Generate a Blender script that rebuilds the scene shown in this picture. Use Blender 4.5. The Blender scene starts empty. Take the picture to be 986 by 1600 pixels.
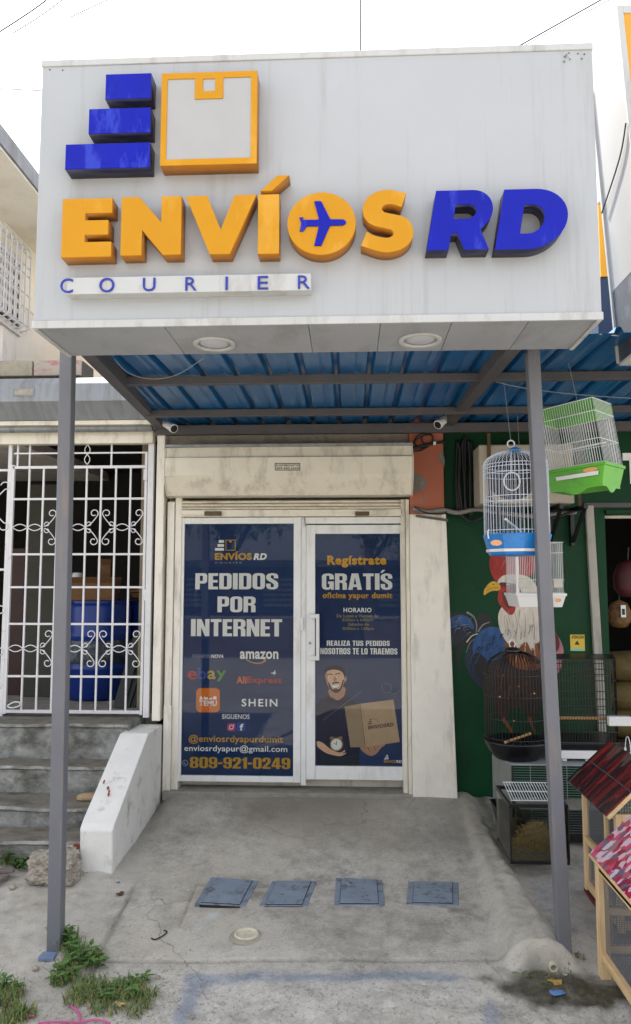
import bpy, bmesh, math, random
import numpy as np
from mathutils import Vector, Matrix, noise as mnoise
from mathutils.geometry import tessellate_polygon
random.seed(7)
R = math.radians
sc = bpy.context.scene
COL = sc.collection

# ------------------------------------------------------------------ camera, sky, sun, exposure
F, CX, CY = 1150.0, 493.0, 800.0                 # focal length and centre in photograph pixels
CAM = Vector((0.0, -5.87, 1.61))
TH, PH = math.atan2(52, F), math.atan2(105, F)   # turned a little left, tilted a little up
D_ = Vector((-math.sin(TH)*math.cos(PH), math.cos(TH)*math.cos(PH), math.sin(PH)))
R_ = Vector((math.cos(TH), math.sin(TH), 0))
U_ = R_.cross(D_)
cam = bpy.data.cameras.new('camera')
cam.sensor_fit = 'VERTICAL'; cam.sensor_height = 36.0; cam.lens = F/1600*36.0
cam.clip_start = 0.05; cam.clip_end = 2000
camo = bpy.data.objects.new('camera', cam); COL.objects.link(camo)
camo.location = CAM
camo.rotation_euler = Matrix((R_, U_, -D_)).transposed().to_euler()
sc.camera = camo

SUN_EL, SUN_AZ = R(52), R(-20)                   # azimuth from +Y towards +X: behind the shops, to the left
world = bpy.data.worlds.new('World'); sc.world = world; world.use_nodes = True
wn = world.node_tree; bg = wn.nodes['Background']
sky = wn.nodes.new('ShaderNodeTexSky'); sky.sky_type = 'NISHITA'; sky.sun_disc = False
sky.sun_elevation = SUN_EL; sky.sun_rotation = SUN_AZ
sky.air_density = 1.0; sky.dust_density = 4.0; sky.ozone_density = 1.0; sky.altitude = 20
# thin high cloud over the whole sky: soft white veil, a little uneven
tc = wn.nodes.new('ShaderNodeTexCoord'); ns = wn.nodes.new('ShaderNodeTexNoise')
ns.inputs['Scale'].default_value = 2.2; ns.inputs['Detail'].default_value = 6
rmp = wn.nodes.new('ShaderNodeMapRange')
rmp.inputs['From Min'].default_value = 0.35; rmp.inputs['From Max'].default_value = 0.7
rmp.inputs['To Min'].default_value = 0.45; rmp.inputs['To Max'].default_value = 0.85
mixc = wn.nodes.new('ShaderNodeMix'); mixc.data_type = 'RGBA'
mixc.inputs[7].default_value = (6.4, 6.4, 6.6, 1)
wn.links.new(tc.outputs['Generated'], ns.inputs['Vector'])
wn.links.new(ns.outputs['Fac'], rmp.inputs['Value'])
wn.links.new(rmp.outputs['Result'], mixc.inputs[0])
wn.links.new(sky.outputs['Color'], mixc.inputs[6])
wn.links.new(mixc.outputs[2], bg.inputs['Color'])
bg.inputs['Strength'].default_value = 0.10
sl = bpy.data.lights.new('sun', 'SUN'); sl.energy = 5.0; sl.angle = R(0.6); sl.color = (1.0, 0.94, 0.85)
so = bpy.data.objects.new('sun', sl); COL.objects.link(so)
sd = Vector((math.sin(SUN_AZ)*math.cos(SUN_EL), math.cos(SUN_AZ)*math.cos(SUN_EL), math.sin(SUN_EL)))
so.rotation_euler = sd.to_track_quat('Z', 'Y').to_euler(); so.location = (0, 0, 20)
vs = sc.view_settings
vs.view_transform = 'Standard'; vs.look = 'None'; vs.gamma = 1.0; vs.use_curve_mapping = False
vs.exposure = 1.7
sc.cycles.max_bounces = 8; sc.cycles.diffuse_bounces = 4; sc.cycles.glossy_bounces = 3
sc.cycles.transparent_max_bounces = 12; sc.cycles.caustics_reflective = False; sc.cycles.caustics_refractive = False

# ------------------------------------------------------------------ helpers
def at(px, py, Y):
    """world point where the line of sight through a photograph pixel meets the plane Y"""
    ray = D_*F + R_*(px-CX) - U_*(py-CY)
    return CAM + ray*((Y-CAM.y)/ray.y)
def atz(px, py, Z):
    ray = D_*F + R_*(px-CX) - U_*(py-CY)
    return CAM + ray*((Z-CAM.z)/ray.z)
def X(px, py, Y): return at(px, py, Y).x
def Z(px, py, Y): return at(px, py, Y).z

def lin(h):
    h = h.lstrip('#')
    o = []
    for i in (0, 2, 4):
        c = int(h[i:i+2], 16)/255
        o.append(c/12.92 if c <= 0.04045 else ((c+0.055)/1.055)**2.4)
    return (*o, 1)

MATS = {}
def mat(name, col, rough=0.55, metal=0.0, var=0.10, scale=6.0, bump=0.0, bscale=60.0, coat=0.0, dirt_or_gloss=None, dirt_or_gloss_amt=0.0,
        dirt_or_gloss_scale=(3, 3, 3), dirt_or_gloss_lo=0.5, dirt_or_gloss_hi=0.7, spec=0.5, trans=0.0, stretch=(1, 1, 1), hue=None, rvar=0.0, sheen=0):
    """procedural surface: base colour with two sizes of noise, optional dirt of another colour, fine relief"""
    if name in MATS: return MATS[name]
    m = bpy.data.materials.new(name); MATS[name] = m; m.use_nodes = True
    nt = m.node_tree; N = nt.nodes; L = nt.links; b = N['Principled BSDF']
    c = lin(col) if isinstance(col, str) else (*col[:3], 1)
    t0 = N.new('ShaderNodeTexCoord'); oi = N.new('ShaderNodeObjectInfo'); t = N.new('ShaderNodeVectorMath'); t.operation = 'MULTIPLY_ADD'
    L.new(oi.outputs['Random'], t.inputs[0]); t.inputs[1].default_value = (31, 17, 23); L.new(t0.outputs['Object'], t.inputs[2])
    mp = N.new('ShaderNodeMapping'); L.new(t.outputs[0], mp.inputs['Vector'])
    mp.inputs['Scale'].default_value = stretch
    n1 = N.new('ShaderNodeTexNoise'); n1.inputs['Scale'].default_value = scale; n1.inputs['Detail'].default_value = 5
    n1.inputs['Roughness'].default_value = 0.62
    L.new(mp.outputs['Vector'], n1.inputs['Vector'])
    mx = N.new('ShaderNodeMix'); mx.data_type = 'RGBA'
    c2 = lin(hue) if hue else c
    mx.inputs[6].default_value = tuple(max(0, x*(1-var)) for x in c[:3])+(1,)
    mx.inputs[7].default_value = tuple(min(1, x*(1+var)) for x in c2[:3])+(1,)
    mr = N.new('ShaderNodeMapRange'); mr.inputs['From Min'].default_value = .3; mr.inputs['From Max'].default_value = .7
    L.new(n1.outputs['Fac'], mr.inputs['Value']); L.new(mr.outputs['Result'], mx.inputs[0])
    out = mx.outputs[2]
    if dirt_or_gloss:
        mp2 = N.new('ShaderNodeMapping'); mp2.inputs['Scale'].default_value = dirt_or_gloss_scale; L.new(t.outputs[0], mp2.inputs['Vector'])
        n2 = N.new('ShaderNodeTexNoise'); n2.inputs['Scale'].default_value = 1.0; n2.inputs['Detail'].default_value = 7; n2.inputs['Roughness'].default_value = .68
        L.new(mp2.outputs['Vector'], n2.inputs['Vector'])
        r2 = N.new('ShaderNodeMapRange'); r2.inputs['From Min'].default_value = dirt_or_gloss_lo; r2.inputs['From Max'].default_value = dirt_or_gloss_hi
        r2.inputs['To Max'].default_value = dirt_or_gloss_amt
        L.new(n2.outputs['Fac'], r2.inputs['Value'])
        m2 = N.new('ShaderNodeMix'); m2.data_type = 'RGBA'; m2.inputs[7].default_value = lin(dirt_or_gloss)
        L.new(r2.outputs['Result'], m2.inputs[0]); L.new(out, m2.inputs[6]); out = m2.outputs[2]
    L.new(out, b.inputs['Base Color'])
    b.inputs['Roughness'].default_value = rough; b.inputs['Metallic'].default_value = metal
    b.inputs['Specular IOR Level'].default_value = spec
    if rvar:
        rr = N.new('ShaderNodeMapRange'); rr.inputs['From Min'].default_value = .3; rr.inputs['From Max'].default_value = .7
        rr.inputs['To Min'].default_value = max(.02, rough-rvar); rr.inputs['To Max'].default_value = min(1, rough+rvar)
        L.new(n1.outputs['Fac'], rr.inputs['Value']); L.new(rr.outputs['Result'], b.inputs['Roughness'])
    if coat: b.inputs['Coat Weight'].default_value = coat; b.inputs['Coat Roughness'].default_value = 0.04
    if bump:
        n3 = N.new('ShaderNodeTexNoise'); n3.inputs['Scale'].default_value = bscale; n3.inputs['Detail'].default_value = 4
        L.new(mp.outputs['Vector'], n3.inputs['Vector'])
        bp = N.new('ShaderNodeBump'); bp.inputs['Strength'].default_value = 1.0; bp.inputs['Distance'].default_value = bump
        L.new(n3.outputs['Fac'], bp.inputs['Height']); L.new(bp.outputs['Normal'], b.inputs['Normal'])
        if coat:
            pass
    return m

def glass(name, tint=(0.98, 0.99, 0.99), rough=0.02):
    if name in MATS: return MATS[name]
    m = bpy.data.materials.new(name); MATS[name] = m; m.use_nodes = True
    N = m.node_tree.nodes; L = m.node_tree.links; N.clear()
    o = N.new('ShaderNodeOutputMaterial'); mx = N.new('ShaderNodeMixShader'); fr = N.new('ShaderNodeFresnel'); fr.inputs['IOR'].default_value = 1.42
    tr = N.new('ShaderNodeBsdfTransparent'); tr.inputs['Color'].default_value = (*tint, 1)
    gl = N.new('ShaderNodeBsdfGlossy'); gl.inputs['Roughness'].default_value = rough
    L.new(fr.outputs[0], mx.inputs[0]); L.new(tr.outputs[0], mx.inputs[1]); L.new(gl.outputs[0], mx.inputs[2]); L.new(mx.outputs[0], o.inputs[0])
    return m

def org(o):
    p = Vector((0, 0, 0))
    while o is not None:
        p += o.location; o = o.parent
    return p

def tag(o, label, cat=None, group=None, kind=None):
    if label: o['label'] = label
    if cat: o['category'] = cat
    if group: o['group'] = group
    if kind: o['kind'] = kind
    return o
def thing(name, label, cat, loc=(0, 0, 0), group=None):
    o = bpy.data.objects.new(name, None); COL.objects.link(o); o.location = loc; o.empty_display_size = .1
    return tag(o, label, cat, group)

def smooth_loop(pts, n=6, closed=True):
    out = []; k = len(pts)
    rng = range(k) if closed else range(k-1)
    g = (lambda i: pts[i % k]) if closed else (lambda i: pts[min(max(i, 0), k-1)])
    for i in rng:
        p0, p1, p2, p3 = (Vector(g(i-1)), Vector(g(i)), Vector(g(i+1)), Vector(g(i+2)))
        for j in range(n):
            t = j/n
            out.append(0.5*((2*p1)+(p2-p0)*t+(2*p0-5*p1+4*p2-p3)*t*t+(-p0+3*p1-3*p2+p3)*t**3))
    if not closed: out.append(Vector(pts[-1]))
    return out

class MB:
    """collects shapes in world space; build() links them as one mesh object"""
    def __init__(s): s.v = []; s.f = []; s.m = []; s.mi = 0
    def add(s, vs, fs):
        k = len(s.v); s.v += [Vector(p) for p in vs]
        for f in fs: s.f.append([i+k for i in f]); s.m.append(s.mi)
        return s
    def hexa(s, p):   # 8 corners: bottom ring 0-3, top ring 4-7
        return s.add(p, [(0, 3, 2, 1), (4, 5, 6, 7), (0, 1, 5, 4), (1, 2, 6, 5), (2, 3, 7, 6), (3, 0, 4, 7)])
    def box(s, x0, x1, y0, y1, z0, z1):
        return s.hexa([(x0, y0, z0), (x1, y0, z0), (x1, y1, z0), (x0, y1, z0), (x0, y0, z1), (x1, y0, z1), (x1, y1, z1), (x0, y1, z1)])
    def beam(s, p, q, w, h, up=(0, 0, 1)):
        p, q = Vector(p), Vector(q); d = (q-p).normalized(); up = Vector(up)
        a = d.cross(up)
        if a.length < 1e-4: a = d.cross(Vector((0, 1, 0)))
        a.normalize(); b = a.cross(d).normalized(); a = a*(w/2); b = b*(h/2)
        return s.hexa([p-a-b, p+a-b, p+a+b, p-a+b, q-a-b, q+a-b, q+a+b, q-a+b])
    def tube(s, pts, r, n=8, closed=False, caps=True):
        pts = [Vector(p) for p in pts]; k = len(pts)
        rr = r if hasattr(r, '__len__') else [r]*k
        nrm = None; vs = []
        for i, p in enumerate(pts):
            if closed: d = pts[(i+1) % k]-pts[i-1]
            else: d = pts[min(i+1, k-1)]-pts[max(i-1, 0)]
            if d.length < 1e-9: d = Vector((0, 0, 1))
            d.normalize()
            if nrm is None:
                nrm = d.orthogonal().normalized()
            nrm = (nrm-d*nrm.dot(d))
            if nrm.length < 1e-6: nrm = d.orthogonal()
            nrm.normalize(); bn = d.cross(nrm)
            for j in range(n):
                a = 2*math.pi*j/n
                vs.append(p+(nrm*math.cos(a)+bn*math.sin(a))*rr[i])
        fs = []
        for i in range(k if closed else k-1):
            i2 = (i+1) % k
            for j in range(n):
                j2 = (j+1) % n
                fs.append((i*n+j, i*n+j2, i2*n+j2, i2*n+j))
        if caps and not closed:
            fs.append(tuple(range(n-1, -1, -1))); fs.append(tuple((k-1)*n+j for j in range(n)))
        return s.add(vs, fs)
    def cyl(s, p, q, r0, r1=None, n=12): return s.tube([p, q], [r0, r0 if r1 is None else r1], n)
    def lathe(s, prof, c, n=24, sx=1, sy=1, rot=0, cap=True):
        c = Vector(c); vs = []; fs = []
        for (r, z) in prof:
            for j in range(n):
                a = 2*math.pi*j/n+rot; vs.append((c.x+r*sx*math.cos(a), c.y+r*sy*math.sin(a), c.z+z))
        for i in range(len(prof)-1):
            for j in range(n):
                j2 = (j+1) % n; fs.append((i*n+j, i*n+j2, (i+1)*n+j2, (i+1)*n+j))
        if cap:
            if prof[0][0] > 1e-5: fs.append(tuple(range(n-1, -1, -1)))
            if prof[-1][0] > 1e-5: fs.append(tuple((len(prof)-1)*n+j for j in range(n)))
        return s.add(vs, fs)
    def poly(s, pts):
        tr = tessellate_polygon([[Vector(p) for p in pts]])
        return s.add(pts, [tuple(t) for t in tr])
    def prism(s, pts, vec):  # polygon of 3D points swept along vec
        pts = [Vector(p) for p in pts]; vec = Vector(vec); k = len(pts)
        tr = tessellate_polygon([pts])
        fs = [tuple(t) for t in tr]+[tuple(i+k for i in reversed(t)) for t in tr]
        fs += [(i, (i+1) % k, (i+1) % k+k, i+k) for i in range(k)]
        return s.add(pts+[p+vec for p in pts], fs)
    def ring(s, outer, inner, vec):  # frame between two loops of equal length, swept along vec
        o = [Vector(p) for p in outer]; i_ = [Vector(p) for p in inner]; vec = Vector(vec); k = len(o)
        vs = o+i_+[p+vec for p in o]+[p+vec for p in i_]; fs = []
        for a in range(k):
            b = (a+1) % k
            fs += [(a, b, k+b, k+a), (2*k+a, 3*k+a, 3*k+b, 2*k+b), (a, 2*k+a, 2*k+b, b), (k+a, k+b, 3*k+b, 3*k+a)]
        return s.add(vs, fs)
    def grid(s, rows):
        m = len(rows[0]); k = len(rows)
        return s.add([p for r in rows for p in r], [(i*m+j, i*m+j+1, (i+1)*m+j+1, (i+1)*m+j) for i in range(k-1) for j in range(m-1)])
    def build(s, name, mats, parent=None, smooth=False, bevel=0.0, kind=None, label=None, recalc=True, solid=0.0, seg=2):
        o0 = org(parent) if parent is not None else Vector((0, 0, 0))
        me = bpy.data.meshes.new(name); me.from_pydata([v-o0 for v in s.v], [], s.f)
        ml = mats if isinstance(mats, (list, tuple)) else [mats]
        for m in ml: me.materials.append(m)
        if len(ml) > 1:
            me.polygons.foreach_set('material_index', s.m)
        if recalc:
            bm = bmesh.new(); bm.from_mesh(me); bmesh.ops.recalc_face_normals(bm, faces=bm.faces); bm.to_mesh(me); bm.free()
        if smooth: me.polygons.foreach_set('use_smooth', [True]*len(me.polygons))
        me.update()
        o = bpy.data.objects.new(name, me); COL.objects.link(o)
        if parent is not None: o.parent = parent
        if solid:
            md = o.modifiers.new('thick', 'SOLIDIFY'); md.thickness = solid; md.offset = 0
        if bevel:
            md = o.modifiers.new('bevel', 'BEVEL'); md.width = bevel; md.segments = seg; md.limit_method = 'ANGLE'; md.angle_limit = R(40)
            md.harden_normals = False
        if kind: o['kind'] = kind
        if label: o['label'] = label
        return o

def copy_tree(o, parent=None, shift=Vector((0, 0, 0))):
    c = o.copy(); COL.objects.link(c); c.parent = parent
    if parent is None: c.location = o.location+shift
    for ch in list(o.children): copy_tree(ch, c)
    return c
def dup(o, shift, parent=None):
    c = o.copy(); COL.objects.link(c)
    if parent is not None: c.parent = parent
    c.location = o.location+Vector(shift); return c

def curve_mesh(loops, depth, name):
    """filled 2D loops (holes allowed) -> mesh in XY, extruded by depth along z"""
    cu = bpy.data.curves.new(name, 'CURVE'); cu.dimensions = '2D'; cu.fill_mode = 'BOTH'; cu.extrude = depth/2
    for lp in loops:
        sp = cu.splines.new('POLY'); sp.points.add(len(lp)-1)
        for i, p in enumerate(lp): sp.points[i].co = (p[0], p[1], 0, 1)
        sp.use_cyclic_u = True
    ob = bpy.data.objects.new(name, cu)
    me = bpy.data.meshes.new_from_object(ob)
    bpy.data.objects.remove(ob); bpy.data.curves.remove(cu)
    return me
def text_mesh(body, off=0.0, space=1.0, shear=0.0, depth=0.0):
    cu = bpy.data.curves.new('lettering', 'FONT'); cu.body = body; cu.offset = off; cu.space_character = space; cu.shear = shear
    cu.extrude = depth/2; cu.resolution_u = 4
    ob = bpy.data.objects.new('lettering', cu)
    me = bpy.data.meshes.new_from_object(ob)
    bpy.data.objects.remove(ob); bpy.data.curves.remove(cu)
    return me
def fit(me, name, x0, x1, z0, z1, y0, y1, material, parent, bevel=0, tilt=0.0):
    """stand a flat XY mesh up in the XZ plane inside a box (y0 front, y1 back)"""
    n = len(me.vertices); co = np.empty(n*3); me.vertices.foreach_get('co', co); co = co.reshape(n, 3)
    lo, hi = co.min(0), co.max(0); o0 = org(parent) if parent is not None else Vector((0, 0, 0))
    q = np.empty_like(co)
    u = (co[:, 0]-lo[0])/max(1e-9, hi[0]-lo[0]); w = (co[:, 1]-lo[1])/max(1e-9, hi[1]-lo[1])
    q[:, 0] = x0+u*(x1-x0)
    q[:, 2] = z0+w*(z1-z0)+tilt*(u-.5)
    d = hi[2]-lo[2]
    q[:, 1] = y0 if d < 1e-7 else y1+(co[:, 2]-lo[2])/d*(y0-y1)
    q -= np.array(o0)
    me.vertices.foreach_set('co', q.ravel()); me.update()
    bm = bmesh.new(); bm.from_mesh(me)
    if d > 1e-7:
        bmesh.ops.remove_doubles(bm, verts=bm.verts, dist=1e-5)
        bmesh.ops.recalc_face_normals(bm, faces=bm.faces)
    bm.to_mesh(me); bm.free()
    me.materials.clear(); me.materials.append(material)
    o = bpy.data.objects.new(name, me); COL.objects.link(o)
    if parent is not None: o.parent = parent
    return o
def flat_text(body, px, Y, material, parent, name='lettering', **kw):
    """lettering printed flat; px = (x0, x1, ytop, ybottom) in photograph pixels on the plane Y"""
    x0, x1, t, b = px; ym = (t+b)/2; xm = (x0+x1)/2
    return fit(text_mesh(body, **kw), name, X(x0, ym, Y), X(x1, ym, Y), Z(xm, b, Y), Z(xm, t, Y), Y, Y, material, parent)

_T = .19
def _rr(x0, y0, x1, y1, r=(.12, .12, .12, .12), n=4):
    """rounded box, corners from lower left counter-clockwise"""
    o = []
    for (cx, cy, a, q) in ((x0, y0, 180, r[0]), (x1, y0, 270, r[1]), (x1, y1, 0, r[2]), (x0, y1, 90, r[3])):
        if q <= 0: o.append((cx, cy)); continue
        ax = cx+q if cx == x0 else cx-q; ay = cy+q if cy == y0 else cy-q
        o += [(ax+q*math.cos(R(a+90*i/n)), ay+q*math.sin(R(a+90*i/n))) for i in range(n+1)]
    return o
HEAVY = {
 'I': (.21, [[(0, 0), (.21, 0), (.21, 1), (0, 1)]]), '-': (.26, [[(0, .38), (.26, .38), (.26, .54), (0, .54)]]), ' ': (.22, []),
 'E': (.42, [[(0, 0), (.42, 0), (.42, .17), (.2, .17), (.2, .42), (.4, .42), (.4, .58), (.2, .58), (.2, .83), (.42, .83), (.42, 1), (0, 1)]]),
 'T': (.48, [[(.14, 0), (.34, 0), (.34, .83), (.48, .83), (.48, 1), (0, 1), (0, .83), (.14, .83)]]), 'L': (.4, [[(0, 0), (.4, 0), (.4, .17), (.2, .17), (.2, 1), (0, 1)]]),
 'N': (.56, [[(0, 0), (.19, 0), (.19, .52), (.36, 0), (.56, 0), (.56, 1), (.37, 1), (.37, .5), (.2, 1), (0, 1)]]),
 'D': (.54, [_rr(0, 0, .54, 1, (0, .17, .17, 0)), _rr(.2, .16, .34, .84, (0, .05, .05, 0))]), 'O': (.54, [_rr(0, 0, .54, 1, (.19,)*4), _rr(.2, .15, .34, .85, (.06,)*4)]),
 'P': (.52, [[(0, 0), (.2, 0), (.2, .36)]+_rr(.0, .36, .52, 1, (0, .15, .15, 0))[1:], _rr(.2, .52, .33, .84, (0, .05, .05, 0))]),
 'R': (.54, [[(0, 0), (.2, 0), (.2, .44), (.3, .42), (.34, .36), (.34, 0), (.54, 0), (.54, .36), (.51, .45), (.45, .49), (.51, .55), (.54, .64), (.54, .84), (.5, .94), (.38, 1), (0, 1)], _rr(.2, .58, .34, .84, (0, .05, .05, 0))]),
 'S': (.52, [[(.52, .68), (.33, .68), (.33, .82), (.29, .87), (.22, .87), (.2, .82), (.2, .72), (.3, .62), (.46, .5), (.52, .38), (.52, .16), (.45, .04), (.32, 0), (.18, 0), (.06, .05), (0, .16), (0, .35), (.19, .35), (.19, .18), (.23, .13), (.3, .13), (.33, .18), (.33, .32), (.24, .41), (.06, .55), (0, .66), (0, .84), (.07, .95), (.2, 1), (.33, 1), (.46, .95), (.52, .84)]]),
 'G': (.54, [[(.54, .64), (.34, .64), (.34, .82), (.31, .86), (.23, .86), (.2, .82), (.2, .18), (.23, .14), (.31, .14), (.34, .18), (.34, .36), (.28, .36), (.28, .51), (.54, .51), (.54, 0), (.42, 0), (.39, .07), (.3, 0), (.18, 0), (.05, .06), (0, .18), (0, .83), (.06, .95), (.2, 1), (.34, 1), (.48, .95), (.54, .84)]]),
 'A': (.62, [[(0, 0), (.2, 0), (.23, .17), (.39, .17), (.42, 0), (.62, 0), (.46, 1), (.16, 1)], [(.25, .33), (.37, .33), (.31, .78)]]),
 'Z': (.42, [[(0, 0), (.42, 0), (.42, .16), (.2, .16), (.42, .82), (.42, 1), (0, 1), (0, .84), (.2, .84), (0, .18)]]),
 'U': (.54, [_rr(0, 0, .54, 1, (.18, .18, 0, 0))[:-1]+[(.34, 1), (.34, .18), (.31, .14), (.23, .14), (.2, .18), (.2, 1), (0, 1)]]),
 'M': (.74, [[(0, 0), (.17, 0), (.17, .62), (.29, 0), (.45, 0), (.57, .62), (.57, 0), (.74, 0), (.74, 1), (.49, 1), (.37, .42), (.25, 1), (0, 1)]]),
 '0': (.52, [_rr(0, 0, .52, 1, (.18,)*4), _rr(.19, .15, .33, .85, (.06,)*4)]),
 '1': (.32, [[(.11, 0), (.32, 0), (.32, 1), (.17, 1), (.1, .88), (0, .82), (0, .7), (.11, .72)]]),
 '2': (.5, [[(0, 0), (.5, 0), (.5, .16), (.22, .16), (.46, .5), (.5, .62), (.5, .84), (.44, .95), (.31, 1), (.18, 1), (.05, .94), (0, .82), (0, .64), (.19, .64), (.19, .82), (.22, .86), (.28, .86), (.31, .82), (.31, .64), (.24, .52), (0, .16)]]),
 '4': (.56, [[(.28, 0), (.48, 0), (.48, .17), (.56, .17), (.56, .33), (.48, .33), (.48, 1), (.24, 1), (0, .34), (0, .17), (.28, .17)], [(.16, .33), (.28, .33), (.28, .72)]]),
 '8': (.54, [[(.2, 0), (.34, 0), (.48, .05), (.54, .17), (.54, .38), (.46, .51), (.53, .63), (.53, .84), (.47, .95), (.34, 1), (.2, 1), (.07, .95), (.01, .84), (.01, .63), (.08, .51), (0, .38), (0, .17), (.06, .05)], _rr(.2, .13, .34, .42, (.05,)*4), _rr(.2, .58, .34, .87, (.05,)*4)]),
 '9': (.52, [[(0, .32), (.19, .32), (.19, .17), (.22, .13), (.3, .13), (.33, .17), (.33, .42), (.24, .38), (.12, .4), (.04, .46), (0, .57), (0, .84), (.06, .95), (.19, 1), (.33, 1), (.46, .95), (.52, .84), (.52, .16), (.46, .05), (.33, 0), (.19, 0), (.06, .05), (0, .16)], _rr(.19, .54, .33, .87, (.05,)*4)]),
}
def heavy_text(body, px, Y, material, parent, gap=.055):
    """heavy condensed capitals, drawn letter by letter"""
    loops = []; x = 0
    for ch in body:
        w, ls = HEAVY[ch]; loops += [[(a+x, b) for a, b in l] for l in ls]; x += w+gap
    x0, x1, t, b = px; ym = (t+b)/2; xm = (x0+x1)/2
    return fit(curve_mesh(loops, 0, 'lettering'), 'lettering', X(x0, ym, Y), X(x1, ym, Y), Z(xm, b, Y), Z(xm, t, Y), Y, Y, material, parent)

class Print(MB):
    """flat artwork: polygons painted one over another, each half a millimetre proud of the last"""
    def __init__(s, Y, step=0.0005): super().__init__(); s.Y = Y; s.step = step; s.k = 0; s.mats = []
    def shape(s, pts, m, sm=0, same=False):
        if m not in s.mats: s.mats.append(m)
        s.mi = s.mats.index(m)
        if sm: pts = [(p.x, p.y) for p in smooth_loop([Vector((a, b)) for a, b in pts], sm)]
        if not same: s.k += 1
        y = s.Y-s.k*s.step
        s.poly([at(a, b, y) for a, b in pts]); return s
    def stroke(s, pts, w, m, sm=5):
        if m not in s.mats: s.mats.append(m)
        s.mi = s.mats.index(m); s.k += 1; y = s.Y-s.k*s.step
        q = smooth_loop([Vector((a, b)) for a, b in pts], sm, False) if sm else [Vector((a, b)) for a, b in pts]
        ww = w if hasattr(w, '__len__') else (w, w)
        l, r = [], []
        for i, p in enumerate(q):
            d = (q[min(i+1, len(q)-1)]-q[max(i-1, 0)]).normalized(); t = i/(len(q)-1)
            h = (ww[0]*(1-t)+ww[1]*t)/2; nn = Vector((-d.y, d.x))*max(h, .05)
            l.append(at(p.x+nn.x, p.y+nn.y, y)); r.append(at(p.x-nn.x, p.y-nn.y, y))
        s.grid([l, r]); return s
    def ell(s, cx, cy, rx, ry, m, n=20): return s.shape([(cx+rx*math.cos(2*math.pi*i/n), cy+ry*math.sin(2*math.pi*i/n)) for i in range(n)], m)
    def done(s, name, parent, **kw): return s.build(name, s.mats, parent, recalc=False, **kw)
# ------------------------------------------------------------------ the ground
def _ip(y, tab):
    ys = [t[0] for t in tab]; zs = [t[1] for t in tab]
    return np.interp(-np.asarray(y), [-a for a in ys], zs)
APR = [(0.2, -.015), (-.03, -.035), (-.5, -.125), (-1.1, -.222), (-1.6, -.252), (-2.2, -.288), (-2.8, -.335), (-3.6, -.38), (-6, -.40)]
LEF = [(0.2, -.12), (-.5, -.16), (-1.1, -.182), (-1.6, -.238), (-2.2, -.30), (-2.8, -.345), (-3.6, -.385), (-6, -.40)]
RIG = [(0.2, -.05), (0, -.06), (-.5, -.125), (-1.1, -.185), (-1.6, -.225), (-2.1, -.285), (-2.6, -.335), (-3.6, -.385), (-6, -.40)]
def sstep(a, b, x):
    t = np.clip((x-a)/(b-a), 0, 1); return t*t*(3-2*t)
def mound_c(y): return np.interp(-np.asarray(y), [0, .7, 1.45, 2.05], [.885, .90, .905, .935])
def mound_w(y): return np.interp(-np.asarray(y), [0, .7, 1.45, 2.05], [.05, .075, .105, .16])
def H0(x, y):
    x = np.asarray(x, float); y = np.asarray(y, float)
    a, l, r = _ip(y, APR), _ip(y, LEF), _ip(y, RIG)
    wl = sstep(-1.50, -1.34, x); c = mound_c(y)
    z = l*(1-wl)+a*wl
    wr = sstep(c-.02, c+.10, x); z = z*(1-wr)+r*wr
    front = sstep(-2.075, -2.02, y)                       # the ridge ends in a blunt nose
    u = (x-c)/mound_w(y)
    hgt = np.interp(-y, [0, .3, 1.2, 2.0], [.012, .03, .065, .115])
    z = z+hgt*front*np.exp(-np.abs(u)**4.5)
    return z
_gr = np.random.RandomState(3)
def vnoise(x, y, s, seed=0):
    """cheap tiling value noise"""
    rs = np.random.RandomState(seed); g = rs.rand(128, 128)
    u = x*s+37.3; v = y*s+61.7
    i = np.floor(u).astype(int); j = np.floor(v).astype(int); fu = u-i; fv = v-j
    fu = fu*fu*(3-2*fu); fv = fv*fv*(3-2*fv)
    g00 = g[i % 128, j % 128]; g10 = g[(i+1) % 128, j % 128]; g01 = g[i % 128, (j+1) % 128]; g11 = g[(i+1) % 128, (j+1) % 128]
    return (g00*(1-fu)+g10*fu)*(1-fv)+(g01*(1-fu)+g11*fu)*fv
def groove(d, w): return np.exp(-(d/w)**2)
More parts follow.
